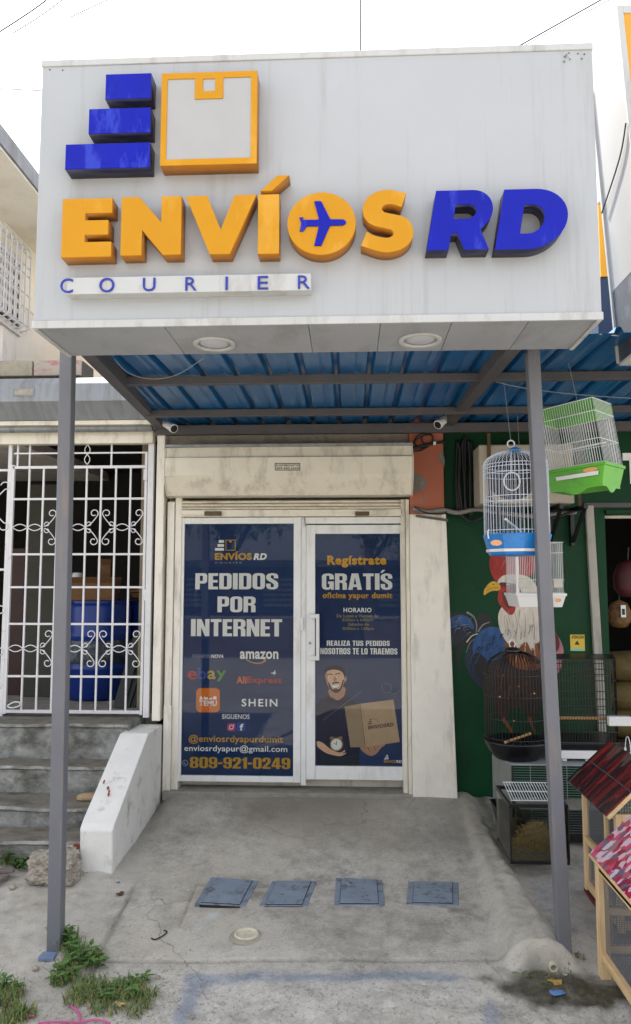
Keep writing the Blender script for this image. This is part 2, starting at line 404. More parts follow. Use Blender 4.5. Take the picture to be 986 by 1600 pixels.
def H(x, y):
    x = np.asarray(x, float); y = np.asarray(y, float)
    z = H0(x, y)
    wob = (vnoise(x, y, 9, 4)-.5)*.02
    # joints scored in the slab
    gl = groove(x+1.28+wob*.7+.04*(y+1.7), .012)*sstep(-2.25, -2.1, y)*(1-sstep(-1.35, -1.2, y))
    gc = groove(y+2.02+wob*.5-.04*x, .010)*sstep(-1.3, -1.2, x)*(1-sstep(.74, .8, x))
    gs = groove(x+.93+wob*.6, .006)*sstep(-1.75, -1.7, y)*(1-sstep(-1.3, -1.22, y))
    g2 = groove(x-.17+wob*.5, .005)*sstep(-2.15, -2.1, y)*(1-sstep(-1.35, -1.3, y))*.5
    gd = groove(x+1.55-.42*(y+1.6)+wob*2.5, .010)*sstep(-1.95, -1.8, y)*(1-sstep(-1.5, -1.4, y))*.7
    z = z-.016*(gl+gc*.7+gs*.6+g2+gd)
    z = z+.012*sstep(-1.40, -1.27, x)*(1-sstep(-1.27, -1.262, x))*sstep(-2.2, -2.1, y)*(1-sstep(-1.3, -1.2, y))
    # relief: rough street at the front, trowelled apron, rubble on the left
    rough = .25+1.5*(1-sstep(-2.2, -2.06, y))+1.6*(1-sstep(-1.5, -1.3, x))+1.2*sstep(.85, 1.0, x)+1.6*np.exp(-np.abs((x-mound_c(y))/mound_w(y))**4)
    z = z+rough*((vnoise(x, y, 14, 1)-.5)*.008+(vnoise(x, y, 38, 2)-.5)*.005+(vnoise(x, y, 90, 5)-.5)*.0025)+(vnoise(x, y, 3, 6)-.5)*.02
    return z
def hz(x, y): return float(H(np.array([x]), np.array([y]))[0])
def atg(px, py, lift=0.0):
    """where the line of sight through a pixel meets the pavement"""
    z = -.25
    for _ in range(14):
        p = atz(px, py, z); z = .5*z+.5*(float(H0(p.x, max(p.y, -6.0)))+lift)
    return Vector((p.x, p.y, hz(p.x, p.y)+lift))

gx = np.arange(-3.3, 2.9, .0155); gy = np.arange(-3.6, .1001, .0155)
GX, GY = np.meshgrid(gx, gy); GZ = H(GX, GY)
nx, ny = len(gx), len(gy)
me = bpy.data.meshes.new('pavement')
vv = np.stack([GX.ravel(), GY.ravel(), GZ.ravel()], 1)
me.vertices.add(len(vv)); me.vertices.foreach_set('co', vv.ravel())
ii = (np.arange(ny-1)[:, None]*nx+np.arange(nx-1)[None, :]).ravel()
fq = np.stack([ii, ii+1, ii+1+nx, ii+nx], 1)
me.loops.add(fq.size); me.loops.foreach_set('vertex_index', fq.ravel())
me.polygons.add(len(fq)); me.polygons.foreach_set('loop_start', np.arange(len(fq))*4); me.polygons.foreach_set('loop_total', np.full(len(fq), 4))
me.polygons.foreach_set('use_smooth', np.ones(len(fq), bool)); me.update(); me.validate()
# stains, worn paint and broad tone changes, kept as a mask on the mesh
brk = vnoise(GX, GY, 22, 8)*.6+vnoise(GX, GY, 60, 9)*.4
b1 = groove(GY+2.165-.03*GX+(vnoise(GX, GY, 5, 11)-.5)*.05, .05)*sstep(-.85, -.76, GX)*(1-sstep(.45, .68, GX))
b2 = groove(GX+.72+(vnoise(GX, GY, 5, 12)-.5)*.06-.15*(GY+2.3), .06)*(1-sstep(-2.22, -2.14, GY))*sstep(-3.0, -2.8, GY)
b3 = groove(GX-.62-.3*(GY+2.4), .06)*(1-sstep(-2.4, -2.25, GY))*.85
b4 = sstep(1.02, 1.1, GX)*(1-sstep(1.30, 1.42, GX))*sstep(-1.85, -1.7, GY)*(1-sstep(-1.3, -1.1, GY))*.6
b5 = groove(np.hypot(GX+.77, GY+1.6), .05)*.8+groove(np.hypot(GX+.82, GY+1.72), .05)*.6
paint = np.clip((b1+b2+b3+b4)*1.5-(1-brk)*.95, 0, 1)
fleck = np.clip(b5*1.2-(1-brk)*.9, 0, 1)
wc = atg(905, 1545)
wr_ = np.hypot((GX-wc.x)*.75, (GY-wc.y)*1.7)
mnd = np.exp(-np.abs((GX-mound_c(GY))/(mound_w(GY)*1.0))**4)*sstep(-2.08, -2.02, GY)
wet = (1-mnd)*np.clip(1.9-np.hypot((GX-wc.x)*.55, (GY-wc.y)*1.9)/.16+(vnoise(GX, GY, 12, 15)-.5)*1.6, 0, 1)
wet = np.maximum(wet, np.clip(groove(GX-mound_c(GY)-mound_w(GY)-.07, .05)*.8*sstep(-1.5, -.3, GY)-(1-brk)*.4, 0, .7))
dark = np.clip(sstep(-.9, -.15, GY)*.75+(vnoise(GX, GY, 2.2, 21)-.5)*.9-.05+groove(GY+.98+.1*(vnoise(GX, GY, 2, 30)-.5), .16)*-.5, 0, 1)  # darkens towards the door, with random patches and a paler band
jl = groove(GX+1.28+.04*(GY+1.7), .014)*sstep(-2.25, -2.1, GY)*(1-sstep(-1.35, -1.2, GY))+.8*groove(GY+2.02-.04*GX, .012)*sstep(-1.3, -1.2, GX)*(1-sstep(.74, .8, GX))+.6*groove(GX+.93, .008)*sstep(-1.75, -1.7, GY)*(1-sstep(-1.3, -1.22, GY))
dark = np.clip(dark+jl*(.3+brk), 0, 1)
for (sx_, sy_, sr_, sa_) in (tuple(list(atg(p_, q_)[:2])+[.22, .5]) for p_, q_ in ((350, 1398), (450, 1400), (560, 1398), (676, 1396))):
    dark = np.clip(dark+sa_*np.clip(1-np.hypot(GX-sx_, (GY-sy_)*.8)/sr_+(brk-.5)*1.8, 0, 1), 0, 1)
for (sx_, sy_, sr_, sa_) in ((.62, -1.45, .16, .6), (.05, -1.95, .25, .35), (-.6, -1.3, .2, .3), (.4, -1.75, .2, .4), (-1.75, -1.5, .3, .4), (-1.9, -2.2, .25, .5), (.2, -2.6, .3, .4)):
    dark = np.clip(dark+sa_*np.clip(1-np.hypot(GX-sx_, GY-sy_)/sr_+(brk-.5)*1.6, 0, 1), 0, 1)
left = (1-sstep(-1.45, -1.25, GX))
ca = me.color_attributes.new('stain_tone', 'FLOAT_COLOR', 'POINT')
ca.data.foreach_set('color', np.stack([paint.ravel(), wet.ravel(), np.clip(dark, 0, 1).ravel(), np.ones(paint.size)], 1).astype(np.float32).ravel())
cb = me.color_attributes.new('zone', 'FLOAT_COLOR', 'POINT')
cb.data.foreach_set('color', np.stack([left.ravel(), fleck.ravel(), mnd.ravel(), (1-sstep(-2.2, -2.05, GY)).ravel()], 1).astype(np.float32).ravel())

def concrete(name, base='#8f8c86', attr=False, crack=True, scale=1.0):
    m = bpy.data.materials.new(name); m.use_nodes = True
    N = m.node_tree.nodes; L = m.node_tree.links; b = N['Principled BSDF']
    t = N.new('ShaderNodeTexCoord'); P = t.outputs['Object']
    def nz(s, d=6, r=.6):
        n = N.new('ShaderNodeTexNoise'); n.inputs['Scale'].default_value = s*scale; n.inputs['Detail'].default_value = d; n.inputs['Roughness'].default_value = r
        L.new(P, n.inputs['Vector']); return n.outputs['Fac']
    def mr(v, a, b_, c=0., d=1.):
        r = N.new('ShaderNodeMapRange'); r.inputs['From Min'].default_value = a; r.inputs['From Max'].default_value = b_
        r.inputs['To Min'].default_value = c; r.inputs['To Max'].default_value = d; L.new(v, r.inputs['Value']); return r.outputs['Result']
    def mix(f, a, b_):
        x = N.new('ShaderNodeMix'); x.data_type = 'RGBA'
        for s, q in ((0, f), (6, a), (7, b_)):
            if hasattr(q, 'is_output'): L.new(q, x.inputs[s])
            else: x.inputs[s].default_value = q
        return x.outputs[2]
    B = lin(base); k = lambda f: tuple(min(1, x*f) for x in B[:3])+(1,)
    c = mix(mr(nz(1.7), .35, .65), k(.62), k(1.12))
    c = mix(mr(nz(9), .35, .7), c, k(1.22))
    c = mix(mr(nz(3.6, 9, .75), .53, .68, 0, .65), c, k(.5))
    c = mix(mr(nz(42, 4), .52, .72, 0, .5), c, k(1.4))
    c = mix(mr(nz(75, 3), .57, .70, 0, .6), c, k(.4))
    c = mix(mr(nz(16, 6, .7), .60, .66, 0, .4), c, k(.42))
    c = mix(mr(nz(.8, 5, .6), .45, .62, 0, .4), c, tuple(x*y for x, y in zip(k(.86)[:3], (1.06, 1.0, .88)))+(1,))
    rough = .85
    if crack:
        v = N.new('ShaderNodeTexVoronoi'); v.feature = 'DISTANCE_TO_EDGE'; v.inputs['Scale'].default_value = 1.1*scale
        nn = N.new('ShaderNodeTexNoise'); nn.inputs['Scale'].default_value = 5; nn.inputs['Detail'].default_value = 5
        L.new(P, nn.inputs['Vector'])
        av = N.new('ShaderNodeVectorMath'); av.operation = 'MULTIPLY_ADD'; L.new(nn.outputs['Color'], av.inputs[0]); av.inputs[1].default_value = (.22, .22, .22); L.new(P, av.inputs[2])
        L.new(av.outputs[0], v.inputs['Vector'])
        ck = N.new('ShaderNodeMath'); ck.operation = 'MULTIPLY'
        L.new(mr(v.outputs['Distance'], 0, .006, .7, 0), ck.inputs[0]); L.new(mr(nz(1.3), .45, .6), ck.inputs[1])
        c = mix(ck.outputs[0], c, k(.25))
    if attr:
        a = N.new('ShaderNodeVertexColor'); a.layer_name = 'stain_tone'; s = N.new('ShaderNodeSeparateColor'); L.new(a.outputs['Color'], s.inputs[0])
        a2 = N.new('ShaderNodeVertexColor'); a2.layer_name = 'zone'; s2 = N.new('ShaderNodeSeparateColor'); L.new(a2.outputs['Color'], s2.inputs[0])
        mu = N.new('ShaderNodeMath'); mu.operation = 'MULTIPLY'; L.new(a2.outputs['Alpha'], mu.inputs[0]); L.new(mr(nz(55, 3, .7), .5, .66, 0, .45), mu.inputs[1])
        c = mix(mu.outputs[0], c, lin('#c4c6c6'))
        mu2 = N.new('ShaderNodeMath'); mu2.operation = 'MULTIPLY'; L.new(a2.outputs['Alpha'], mu2.inputs[0]); L.new(mr(nz(38, 3, .7), .54, .68, 0, .45), mu2.inputs[1])
        c = mix(mu2.outputs[0], c, lin('#4f4e4b'))
        c = mix(mr(s2.outputs[0], 0, 1, 0, .5), c, lin('#b2aea6'))
        c = mix(mr(s2.outputs[2], 0, 1, 0, .55), c, lin('#b8b2a4'))
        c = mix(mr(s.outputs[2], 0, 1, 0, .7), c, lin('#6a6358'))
        c = mix(mr(s.outputs[0], 0, 1, 0, .5), c, lin('#4f6a8c'))
        c = mix(s2.outputs[1], c, lin('#b6cdd6'))
        wetc = mix(mr(nz(30), .4, .6), lin('#2b2a1f'), lin('#4b4836'))
        c = mix(mr(s.outputs[1], 0, 1, 0, .9), c, wetc)
        L.new(mr(s.outputs[1], 0.2, 1, .88, .18), b.inputs['Roughness'])
    else: b.inputs['Roughness'].default_value = rough
    L.new(c, b.inputs['Base Color'])
    bp = N.new('ShaderNodeBump'); bp.inputs['Strength'].default_value = .8; bp.inputs['Distance'].default_value = .004
    ad = N.new('ShaderNodeMath'); ad.operation = 'ADD'; L.new(nz(140, 3), ad.inputs[0]); L.new(nz(35, 4), ad.inputs[1])
    L.new(ad.outputs[0], bp.inputs['Height']); L.new(bp.outputs['Normal'], b.inputs['Normal'])
    MATS[name] = m
    return m
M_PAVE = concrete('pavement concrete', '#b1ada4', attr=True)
M_STEP = mat('weathered tread concrete', '#726d63', .9, var=.2, scale=9, dirt_or_gloss='#3d3a33', dirt_or_gloss_amt=.7, dirt_or_gloss_scale=(5, 9, 5), dirt_or_gloss_lo=.5, dirt_or_gloss_hi=.64, bump=.006, bscale=55)
M_RISE = mat('worn pale paint on risers', '#757876', .85, var=.2, scale=8, dirt_or_gloss='#3f3c34', dirt_or_gloss_amt=.85, dirt_or_gloss_scale=(4.5, 4.5, 7), dirt_or_gloss_lo=.44, dirt_or_gloss_hi=.66, bump=.006, bscale=55, hue='#999a96')
M_CONC = concrete('raw concrete', '#918e86', scale=1.2)
M_ROAD = concrete('worn concrete street', '#b2aea6', crack=False, scale=.5)
me.materials.append(M_PAVE)
pav = bpy.data.objects.new('pavement', me); COL.objects.link(pav); tag(pav, None, kind='structure')
g = MB(); g.add([(-400, -400, -.46), (400, -400, -.46), (400, 400, -.46), (-400, 400, -.46)], [(0, 1, 2, 3)])
g.build('ground', M_CONC, kind='structure')
g = MB(); g.add([(-60, -13.5, -.44), (60, -13.5, -.44), (60, -3.5, -.405), (-60, -3.5, -.405)], [(0, 1, 2, 3)])
g.build('road', M_ROAD, kind='structure')
# the side walks that run on past the picture
g = MB(); g.box(-30, -3.28, -3.55, .3, -.6, -.30); g.box(2.88, 30, -3.55, .3, -.6, -.30); g.build('side_walk', M_CONC, kind='structure')

# ------------------------------------------------------------------ common materials
M_ALU = mat('sign panel white', '#abafb4', .38, var=.035, scale=1.5, dirt_or_gloss='#7b766a', dirt_or_gloss_amt=.6, dirt_or_gloss_scale=(13, 13, .8), dirt_or_gloss_lo=.53, dirt_or_gloss_hi=.9, spec=.4)
M_SOFF = mat('soffit panel grey', '#9a9da3', .42, var=.06, scale=3, dirt_or_gloss='#6b6a68', dirt_or_gloss_amt=.5, dirt_or_gloss_scale=(5, 2, 2))
M_YEL = mat('yellow acrylic', '#c48a08', .2, var=.04, scale=4, spec=.25, bump=.004, bscale=5, dirt_or_gloss='#d7a545', dirt_or_gloss_amt=.5, dirt_or_gloss_scale=(5, 5, 2.2), dirt_or_gloss_lo=.53, dirt_or_gloss_hi=.66)  # paler second colour paints gloss streaks onto the yellow
M_YELS = mat('yellow acrylic side', '#a86a10', .4, var=.12, scale=9, dirt_or_gloss='#6e4a20', dirt_or_gloss_amt=.4, dirt_or_gloss_scale=(9, 9, 9))
M_BLU = mat('blue acrylic', '#0815a0', .12, var=.1, scale=5, spec=.22, bump=.006, bscale=5, dirt_or_gloss='#3c50c8', dirt_or_gloss_amt=.55, dirt_or_gloss_scale=(7, 7, 2.4), dirt_or_gloss_lo=.53, dirt_or_gloss_hi=.62)  # lighter blue streaks imitate sky reflections in the base colour
M_BLUS = mat('dark blue side', '#1b1c3a', .4, var=.15, scale=8)
M_ICON = mat('icon grey acrylic', '#a6a6a6', .3, var=.04, scale=7, coat=.3)
M_STEEL = mat('grey painted steel', '#6b6d74', .5, var=.07, scale=4, dirt_or_gloss='#8a7866', dirt_or_gloss_amt=.5, dirt_or_gloss_scale=(26, 26, 3), dirt_or_gloss_lo=.54, dirt_or_gloss_hi=.66, spec=.4)
M_STEELD = mat('dark grey painted steel', '#4c4c50', .55, var=.1, scale=5, dirt_or_gloss='#6d5646', dirt_or_gloss_amt=.4, dirt_or_gloss_scale=(14, 14, 14))
M_ROOF = mat('blue painted sheet', '#06568a', .32, var=.14, scale=3, dirt_or_gloss='#9ab0b8', dirt_or_gloss_amt=.35, dirt_or_gloss_scale=(30, 1.6, 30), dirt_or_gloss_lo=.56, dirt_or_gloss_hi=.8, spec=.6)
M_CREAM = mat('cream enamelled metal', '#dcd6c6', .5, var=.06, scale=4, dirt_or_gloss='#766b58', dirt_or_gloss_amt=.75, dirt_or_gloss_scale=(7, 7, 2.2), dirt_or_gloss_lo=.5, dirt_or_gloss_hi=.8)
M_GALV = mat('galvanised metal', '#8f9498', .45, metal=.35, var=.1, scale=6, dirt_or_gloss='#5c5a55', dirt_or_gloss_amt=.6, dirt_or_gloss_scale=(14, 3, 1.5))
M_WPAINT = mat('old white paint', '#e6e1d6', .6, var=.05, scale=6, dirt_or_gloss='#857c6c', dirt_or_gloss_amt=.75, dirt_or_gloss_scale=(9, 9, 1.8), dirt_or_gloss_lo=.52, dirt_or_gloss_hi=.78, bump=.0015, bscale=40)
M_WALU = mat('white aluminium', '#dfe0df', .4, var=.03, scale=6, dirt_or_gloss='#8d877a', dirt_or_gloss_amt=.35, dirt_or_gloss_scale=(10, 10, 3))
M_WPLAS = mat('white plastic', '#d8d8d8', .4, var=.02)
M_TERRA = mat('terracotta paint', '#a05a42', .65, var=.07, scale=5, dirt_or_gloss='#7b6f66', dirt_or_gloss_amt=.85, dirt_or_gloss_scale=(6, 6, 3.5), dirt_or_gloss_lo=.63, dirt_or_gloss_hi=.69, bump=.002, bscale=30)
M_GREEN = mat('dark green paint', '#083c22', .5, spec=.2, var=.10, scale=3, dirt_or_gloss='#0a2c1c', dirt_or_gloss_amt=.5, dirt_or_gloss_scale=(3, 3, 2), bump=.001, bscale=50)
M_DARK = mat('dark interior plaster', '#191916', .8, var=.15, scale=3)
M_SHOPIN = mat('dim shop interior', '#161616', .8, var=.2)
M_BLACK = mat('black plastic', '#0e0f13', .35, var=.1)
M_RUBBER = mat('black cable', '#15151a', .5, var=.1)
M_IRON = mat('white painted iron', '#d5d5d8', .45, var=.06, scale=10, dirt_or_gloss='#8a5a3a', dirt_or_gloss_amt=.5, dirt_or_gloss_scale=(14, 14, 14), dirt_or_gloss_lo=.62, dirt_or_gloss_hi=.72)
M_BLOCK = concrete('concrete block', '#a09a8c', scale=2, crack=False)
M_MORTAR = concrete('dark mortar', '#5a564f', scale=2, crack=False)
M_CREAMW = mat('cream house paint', '#ebe4d4', .75, var=.05, dirt_or_gloss='#b0a080', dirt_or_gloss_amt=.4, bump=.001)
M_WHITEW = mat('white house paint', '#e2ddd8', .75, var=.04, dirt_or_gloss='#a39a90', dirt_or_gloss_amt=.5, dirt_or_gloss_scale=(4, 4, 1), bump=.001)
M_WIREW = mat('white coated wire', '#d4d6da', .35, var=.02)
M_WIREB = mat('black coated wire', '#0d0d10', .35, var=.05)
M_WIREG = mat('grey coated wire', '#8c9196', .35, var=.05)
M_TRIM = mat('sign trim', '#b9bbbc', .4, var=.04, scale=6, dirt_or_gloss='#7d786e', dirt_or_gloss_amt=.45, dirt_or_gloss_scale=(10, 10, 3))
# ------------------------------------------------------------------ the courier's sign box
YF, YB = -2.60, -2.17                    # front and back of the sign box
sx0, sx1 = X(59, 306, YF), X(933, 285, YF)
sz1 = (Z(66, 95, YF)+Z(927, 68, YF))/2; sz0 = (Z(52, 517, YF)+Z(940, 497, YF))/2
sign = thing('shop_sign', 'big white box sign with raised yellow and blue lettering over the canopy', 'sign', ((sx0+sx1)/2, (YF+YB)/2, sz0))
g = MB(); g.box(sx0, sx1, YF, YB, sz0+.035, sz1-.03); g.build('panel', M_ALU, sign, bevel=.004)
g = MB(); g.box(sx0-.003, sx1+.003, YF-.006, YB+.004, sz1-.032, sz1); g.build('top_trim', M_TRIM, sign, bevel=.003)
g = MB(); g.beam((sx0-.004, YF-.003, sz0+.018), (sx1+.004, YF-.003, sz0+.018), .012, .036); g.build('bottom_trim', M_TRIM, sign, bevel=.002)
for xx in (sx0+.01, sx1-.01):
    g = MB(); g.beam((xx, YF+.005, sz0+.012), (xx, YB, sz0+.012), .02, .03); g.build('soffit_edge', M_TRIM, sign, bevel=.002)
cuts = [X(p, 530, -2.4) for p in (60, 272, 485, 592, 698, 812)]+[sx1-.022]
cuts[0] = sx0+.022
for a, b in zip(cuts[:-1], cuts[1:]):
    g = MB(); g.box(a+.0015, b-.0015, YF+.004, YB-.002, sz0+.004, sz0+.02); g.build('soffit_panel', M_SOFF, sign, bevel=.001)
M_LENS = mat('frosted lamp lens', '#b9bcc2', .5, var=.05)
for p in ((335, 538), (657, 532)):
    c = atz(*p, sz0); g = MB()
    ro, ri = .105, .082
    n = 36
    g.ring([(c.x+ro*math.cos(2*math.pi*i/n), c.y+.0+ro*math.sin(2*math.pi*i/n), sz0+.004) for i in range(n)],
           [(c.x+ri*math.cos(2*math.pi*i/n), c.y+ri*math.sin(2*math.pi*i/n), sz0+.004) for i in range(n)], (0, 0, -.010))
    d = g.build('downlight', M_TRIM, sign, bevel=.003)
    g = MB(); g.lathe([(ri-.001, .003), (ri*.7, -.002), (0.0001, -.004)], (c.x, c.y, sz0+.002), 36); g.build('lens', M_LENS, d, smooth=True)
# screws and a scuff at the corners of the panel
for p in ((78, 109), (98, 110), (903, 84), (913, 85), (478, 507), (909, 92)):
    c = at(*p, YF); g = MB(); g.lathe([(.0001, 0), (.004, 0), (.004, .001)], (0, 0, 0), 8)
    g.v = [Vector((c.x+v.x, YF-.001-v.z, c.z+v.y)) for v in g.v]; g.build('screw', M_STEELD, sign)
M_SCUFF = mat('dark scuff', '#6d6a68', .7, var=.3, scale=60)
g = MB(); rs = random.Random(4)
for i in range(14):
    c = at(884+rs.gauss(0, 3), 88+rs.gauss(0, 6), YF-.001-.0003*i); s = rs.uniform(.002, .007)
    g.poly([(c.x+s*math.cos(a)*rs.uniform(.4, 1), c.y, c.z+s*math.sin(a)*rs.uniform(.4, 1)) for a in (0, 1.1, 2.2, 3.3, 4.4, 5.5)])
g.build('scuff', M_SCUFF, sign, recalc=False)

TL = .085                                   # the letters stand this far off the panel
YL = YF-TL
def arc(cx, cy, rx, ry, a0, a1, n=14):
    return [(cx+rx*math.cos(R(a0+(a1-a0)*i/n)), cy+ry*math.sin(R(a0+(a1-a0)*i/n))) for i in range(n+1)]
def raised(name, loops, px, mface, mside, t=TL, yb=None, parent=sign, bevel=.0025):
    """a block letter: sides in the dark return, a thin bright face on it"""
    x0, x1, zt, zb = px; ym = (zt+zb)/2; xm = (x0+x1)/2; yf = (YF if yb is None else yb)-t
    A = (X(x0, ym, yf), X(x1, ym, yf), Z(xm, zb, yf), Z(xm, zt, yf))
    o = fit(curve_mesh(loops, 1, name), name, *A, yf+.004, YF if yb is None else yb, mside, parent)
    f = fit(curve_mesh(loops, 1, 'face'), 'face', *A, yf, yf+.0042, mface, o)
    if bevel:
        md = f.modifiers.new('bevel', 'BEVEL'); md.width = bevel; md.segments = 2; md.limit_method = 'ANGLE'; md.angle_limit = R(40)
    return o
G_E = [[(0, 0), (.86, 0), (.86, .255), (.40, .255), (.40, .375), (.80, .375), (.80, .625), (.40, .625), (.40, .745), (.86, .745), (.86, 1), (0, 1)]]
G_N = [[(0, 0), (.36, 0), (.36, .43), (.72, 0), (1.02, 0), (1.02, 1), (.68, 1), (.68, .56), (.30, 1), (0, 1)]]
G_V = [[(.42, 0), (.76, 0), (1.2, 1), (.83, 1), (.60, .42), (.36, 1), (0, 1)]]
G_I = [[(0, 0), (.36, 0), (.36, 1), (0, 1)]]
G_ACC = [[(0, 0), (.40, 0), (1, 1), (.58, 1)]]
G_O = [arc(.5, .5, .5, .5, 0, 355, 47)]
def G_Sf():
    # heavy S: outer contour then inner, closed
    top = arc(.45, .70, .45, .30, 40, 180, 12); low = arc(.45, .29, .29, .1, 90, -30, 8)
    pts = [(.80, .945)]
    pts += arc(.47, .69, .44, .31, 62, 180, 12)
    pts += [(.05, .58), (.13, .48), (.25, .42), (.42, .385), (.53, .36), (.575, .315), (.56, .265), (.50, .235), (.42, .23), (.30, .25), (.18, .29), (.10, .335)]
    pts += [(0.0, .115)]
    pts += arc(.46, .31, .46, .31, 246, 360, 12)
    pts += [(.90, .42), (.82, .52), (.70, .58), (.52, .615), (.41, .64), (.365, .685), (.38, .735), (.44, .765), (.52, .77), (.61, .755), (.71, .715)]
    return [pts]
G_S = G_Sf()
sh = lambda lp, k=.16: [[(x+k*y, y) for x, y in l] for l in lp]
G_R = sh([[(0, 0), (.34, 0), (.34, .27), (.44, .27), (.58, 0), (.96, 0), (.78, .34)]+arc(.57, .64, .36, .36, -55, 90, 14)+[(0, 1)],
          [(.34, .52), (.34, .755)]+arc(.545, .6375, .13, .1175, 90, -90, 10)])
G_D = sh([[(0, 0), (.48, 0)]+arc(.48, .5, .54, .5, -90, 90, 22)+[(0, 1)],
          [(.34, .26), (.34, .74)]+arc(.46, .5, .215, .24, 90, -90, 14)])
raised('letter', G_E, (96.5, 174.5, 310, 401.5), M_YEL, M_YELS)
raised('letter', G_N, (189, 283, 307, 398.5), M_YEL, M_YELS)
raised('letter', G_V, (289.5, 400.5, 305, 397), M_YEL, M_YELS)
raised('letter', G_I, (403, 436, 303.5, 396.5), M_YEL, M_YELS)
raised('accent', G_ACC, (407, 452, 274, 298), M_YEL, M_YELS)
disc = raised('letter', G_O, (449, 556, 300.5, 398), M_YEL, M_YELS)
raised('letter', G_S, (564, 646, 296.5, 394), M_YEL, M_YELS)
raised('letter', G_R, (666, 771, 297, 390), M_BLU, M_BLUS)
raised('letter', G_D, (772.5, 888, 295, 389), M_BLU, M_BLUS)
zz = lambda x, y: (430+x/2.0979, -(270+y/2.0979))
PLANE = [zz(*p) for p in ((88, 152), (128, 153), (144, 152), (128, 92), (151, 92), (181, 153), (222, 154), (230, 158), (233, 164), (229, 170), (221, 173), (180, 173), (151, 238), (128, 238), (143, 174), (104, 174), (92, 190), (80, 190), (86, 164), (79, 144), (93, 144))]
xs = [p[0] for p in PLANE]; ys = [-p[1] for p in PLANE]
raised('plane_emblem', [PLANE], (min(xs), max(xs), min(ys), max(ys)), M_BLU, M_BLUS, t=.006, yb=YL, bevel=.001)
SQ = [[(0, 0), (1, 0), (1, 1), (0, 1)]]
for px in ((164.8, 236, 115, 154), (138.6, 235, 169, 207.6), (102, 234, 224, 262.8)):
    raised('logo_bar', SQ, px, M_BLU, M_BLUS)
w_, h_ = 150.0, 144.6
FR = 9.4
raised('logo_box', SQ, (251.4, 401.4, 112.4, 257), M_ICON, M_YELS, bevel=.001)
g_ = [[(0, 0), (w_, 0), (w_, h_), (97, h_), (97, h_-FR), (w_-FR, h_-FR), (w_-FR, FR), (FR, FR), (FR, h_-FR), (52.5, h_-FR), (52.5, h_), (0, h_)]]
raised('logo_box_frame', [[(0, 0), (w_, 0), (w_, h_), (0, h_)], [(FR, FR), (w_-FR, FR), (w_-FR, h_-FR), (97, h_-FR), (97, h_-42), (52.5, h_-42), (52.5, h_-FR), (FR, h_-FR)],
                           [(65, h_-30), (84.5, h_-30), (84.5, h_-10.5), (65, h_-10.5)]], (251.4, 401.4, 112.4, 257), M_YEL, M_YELS, t=.004, yb=YL, bevel=.0012)
# the COURIER strip
bxy = (X(104, 455, YL+.02), X(486, 445, YL+.02)); bz = ((Z(104, 459, YL+.02)+Z(486, 454, YL+.02))/2, (Z(104, 433, YL+.02)+Z(486, 428, YL+.02))/2)
g = MB(); g.box(bxy[0], bxy[1], YL+.02, YF, bz[0], bz[1]); g.build('courier_strip', M_TRIM, sign, bevel=.002)
M_BLUL = mat('blue letter vinyl', '#1f2f9a', .35, var=.05)
for ch, a, b in (('C', 94, 113.5), ('O', 155, 178.5), ('U', 223, 242.5), ('R', 289.5, 307), ('I', 352.3, 355.8), ('E', 402.5, 419), ('R', 465.5, 484)):
    yo = -6.0*(a-94)/390; zb_ = 456.5+yo; zt_ = 436+yo; ov = 1 if ch in 'CO' else 0
    yy = YL+.02-.006; ym = (zb_+zt_)/2
    fit(text_mesh(ch, off=.0, depth=.1), 'small_letter', X(a, ym, yy), X(b, ym, yy), Z(a, zb_+ov, yy), Z(a, zt_-ov, yy), yy, YL+.0195, M_BLUL, sign)

# ------------------------------------------------------------------ canopy: posts, beams, ribbed blue sheet
can = thing('canopy', 'grey steel canopy with ribbed blue sheet roof on two square posts', 'canopy', (0, -1.1, 0))
PY = -1.98
def post_quad(pt, pb, zt, zb, w=.07):
    g = MB(); a, b = Vector((pb, PY, zb)), Vector((pt, PY, zt)); g.beam(a, b, w, w, up=(0, 1, 0)); return g
lb = atg(85, 1497); zb_l = hz(X(88, 1480, PY), PY)
ptop = sz0+.20
xl = X(104.5, 600, PY); xlb = X(87, 1480, PY)
post_quad(xl, xlb, ptop, zb_l-.03).build('post', M_STEEL, can, bevel=.006)
xr, xrb = X(831, 570, PY), X(880, 1455, PY); zb_r = Z(880, 1462, PY)
post_quad(xr, xrb, ptop, min(zb_r, hz(xrb, PY))-.05, .066).build('post', M_STEEL, can, bevel=.006)
g = MB(); g.box(xlb-.05, xlb+.03, PY-.10, PY-.037, zb_l-.01, zb_l+.008); g.build('base_plate', mat('blue grey worn plate', '#6d7f9c', .6, var=.15, scale=20), can, bevel=.003)
# roof sheet falls a little to the front
ZB_, ZFR = 2.86, sz0+.085
def zr(y): return ZFR+(y-YB)/(0-YB)*(ZB_-ZFR)
bl0, bl1 = Vector((X(138, 566, -2.15), -2.15, 0)), Vector((X(250, 665, -.12), -.12, 0))
br0, br1 = Vector((X(806, 562, -2.15), -2.15, 0)), Vector((X(702, 668, -.12), -.12, 0))
for a, b in ((bl0, bl1), (br0, br1)):
    za, zb2 = Z(130 if a is bl0 else 812, 566, -2.15), Z(250, 664, -.12)
    a = Vector((a.x, a.y-.1, sz0+.062)); b = Vector((b.x, b.y, zb2+.02))
    g = MB(); g.beam(a, b, .075, .10); g.build('side_beam', M_STEELD, can, bevel=.004)
zba = Z(250, 664, -.12)
xR = 3.4
for py_, yy in ((601, -1.42), (651, -.62)):
    z0_ = Z(450, py_, yy)
    g = MB(); g.beam((bl0.x+(bl1.x-bl0.x)*(yy+2.15)/2.03, yy, z0_+.03), (xR, yy, z0_+.03), .045, .05); g.build('purlin', M_STEELD, can, bevel=.003)
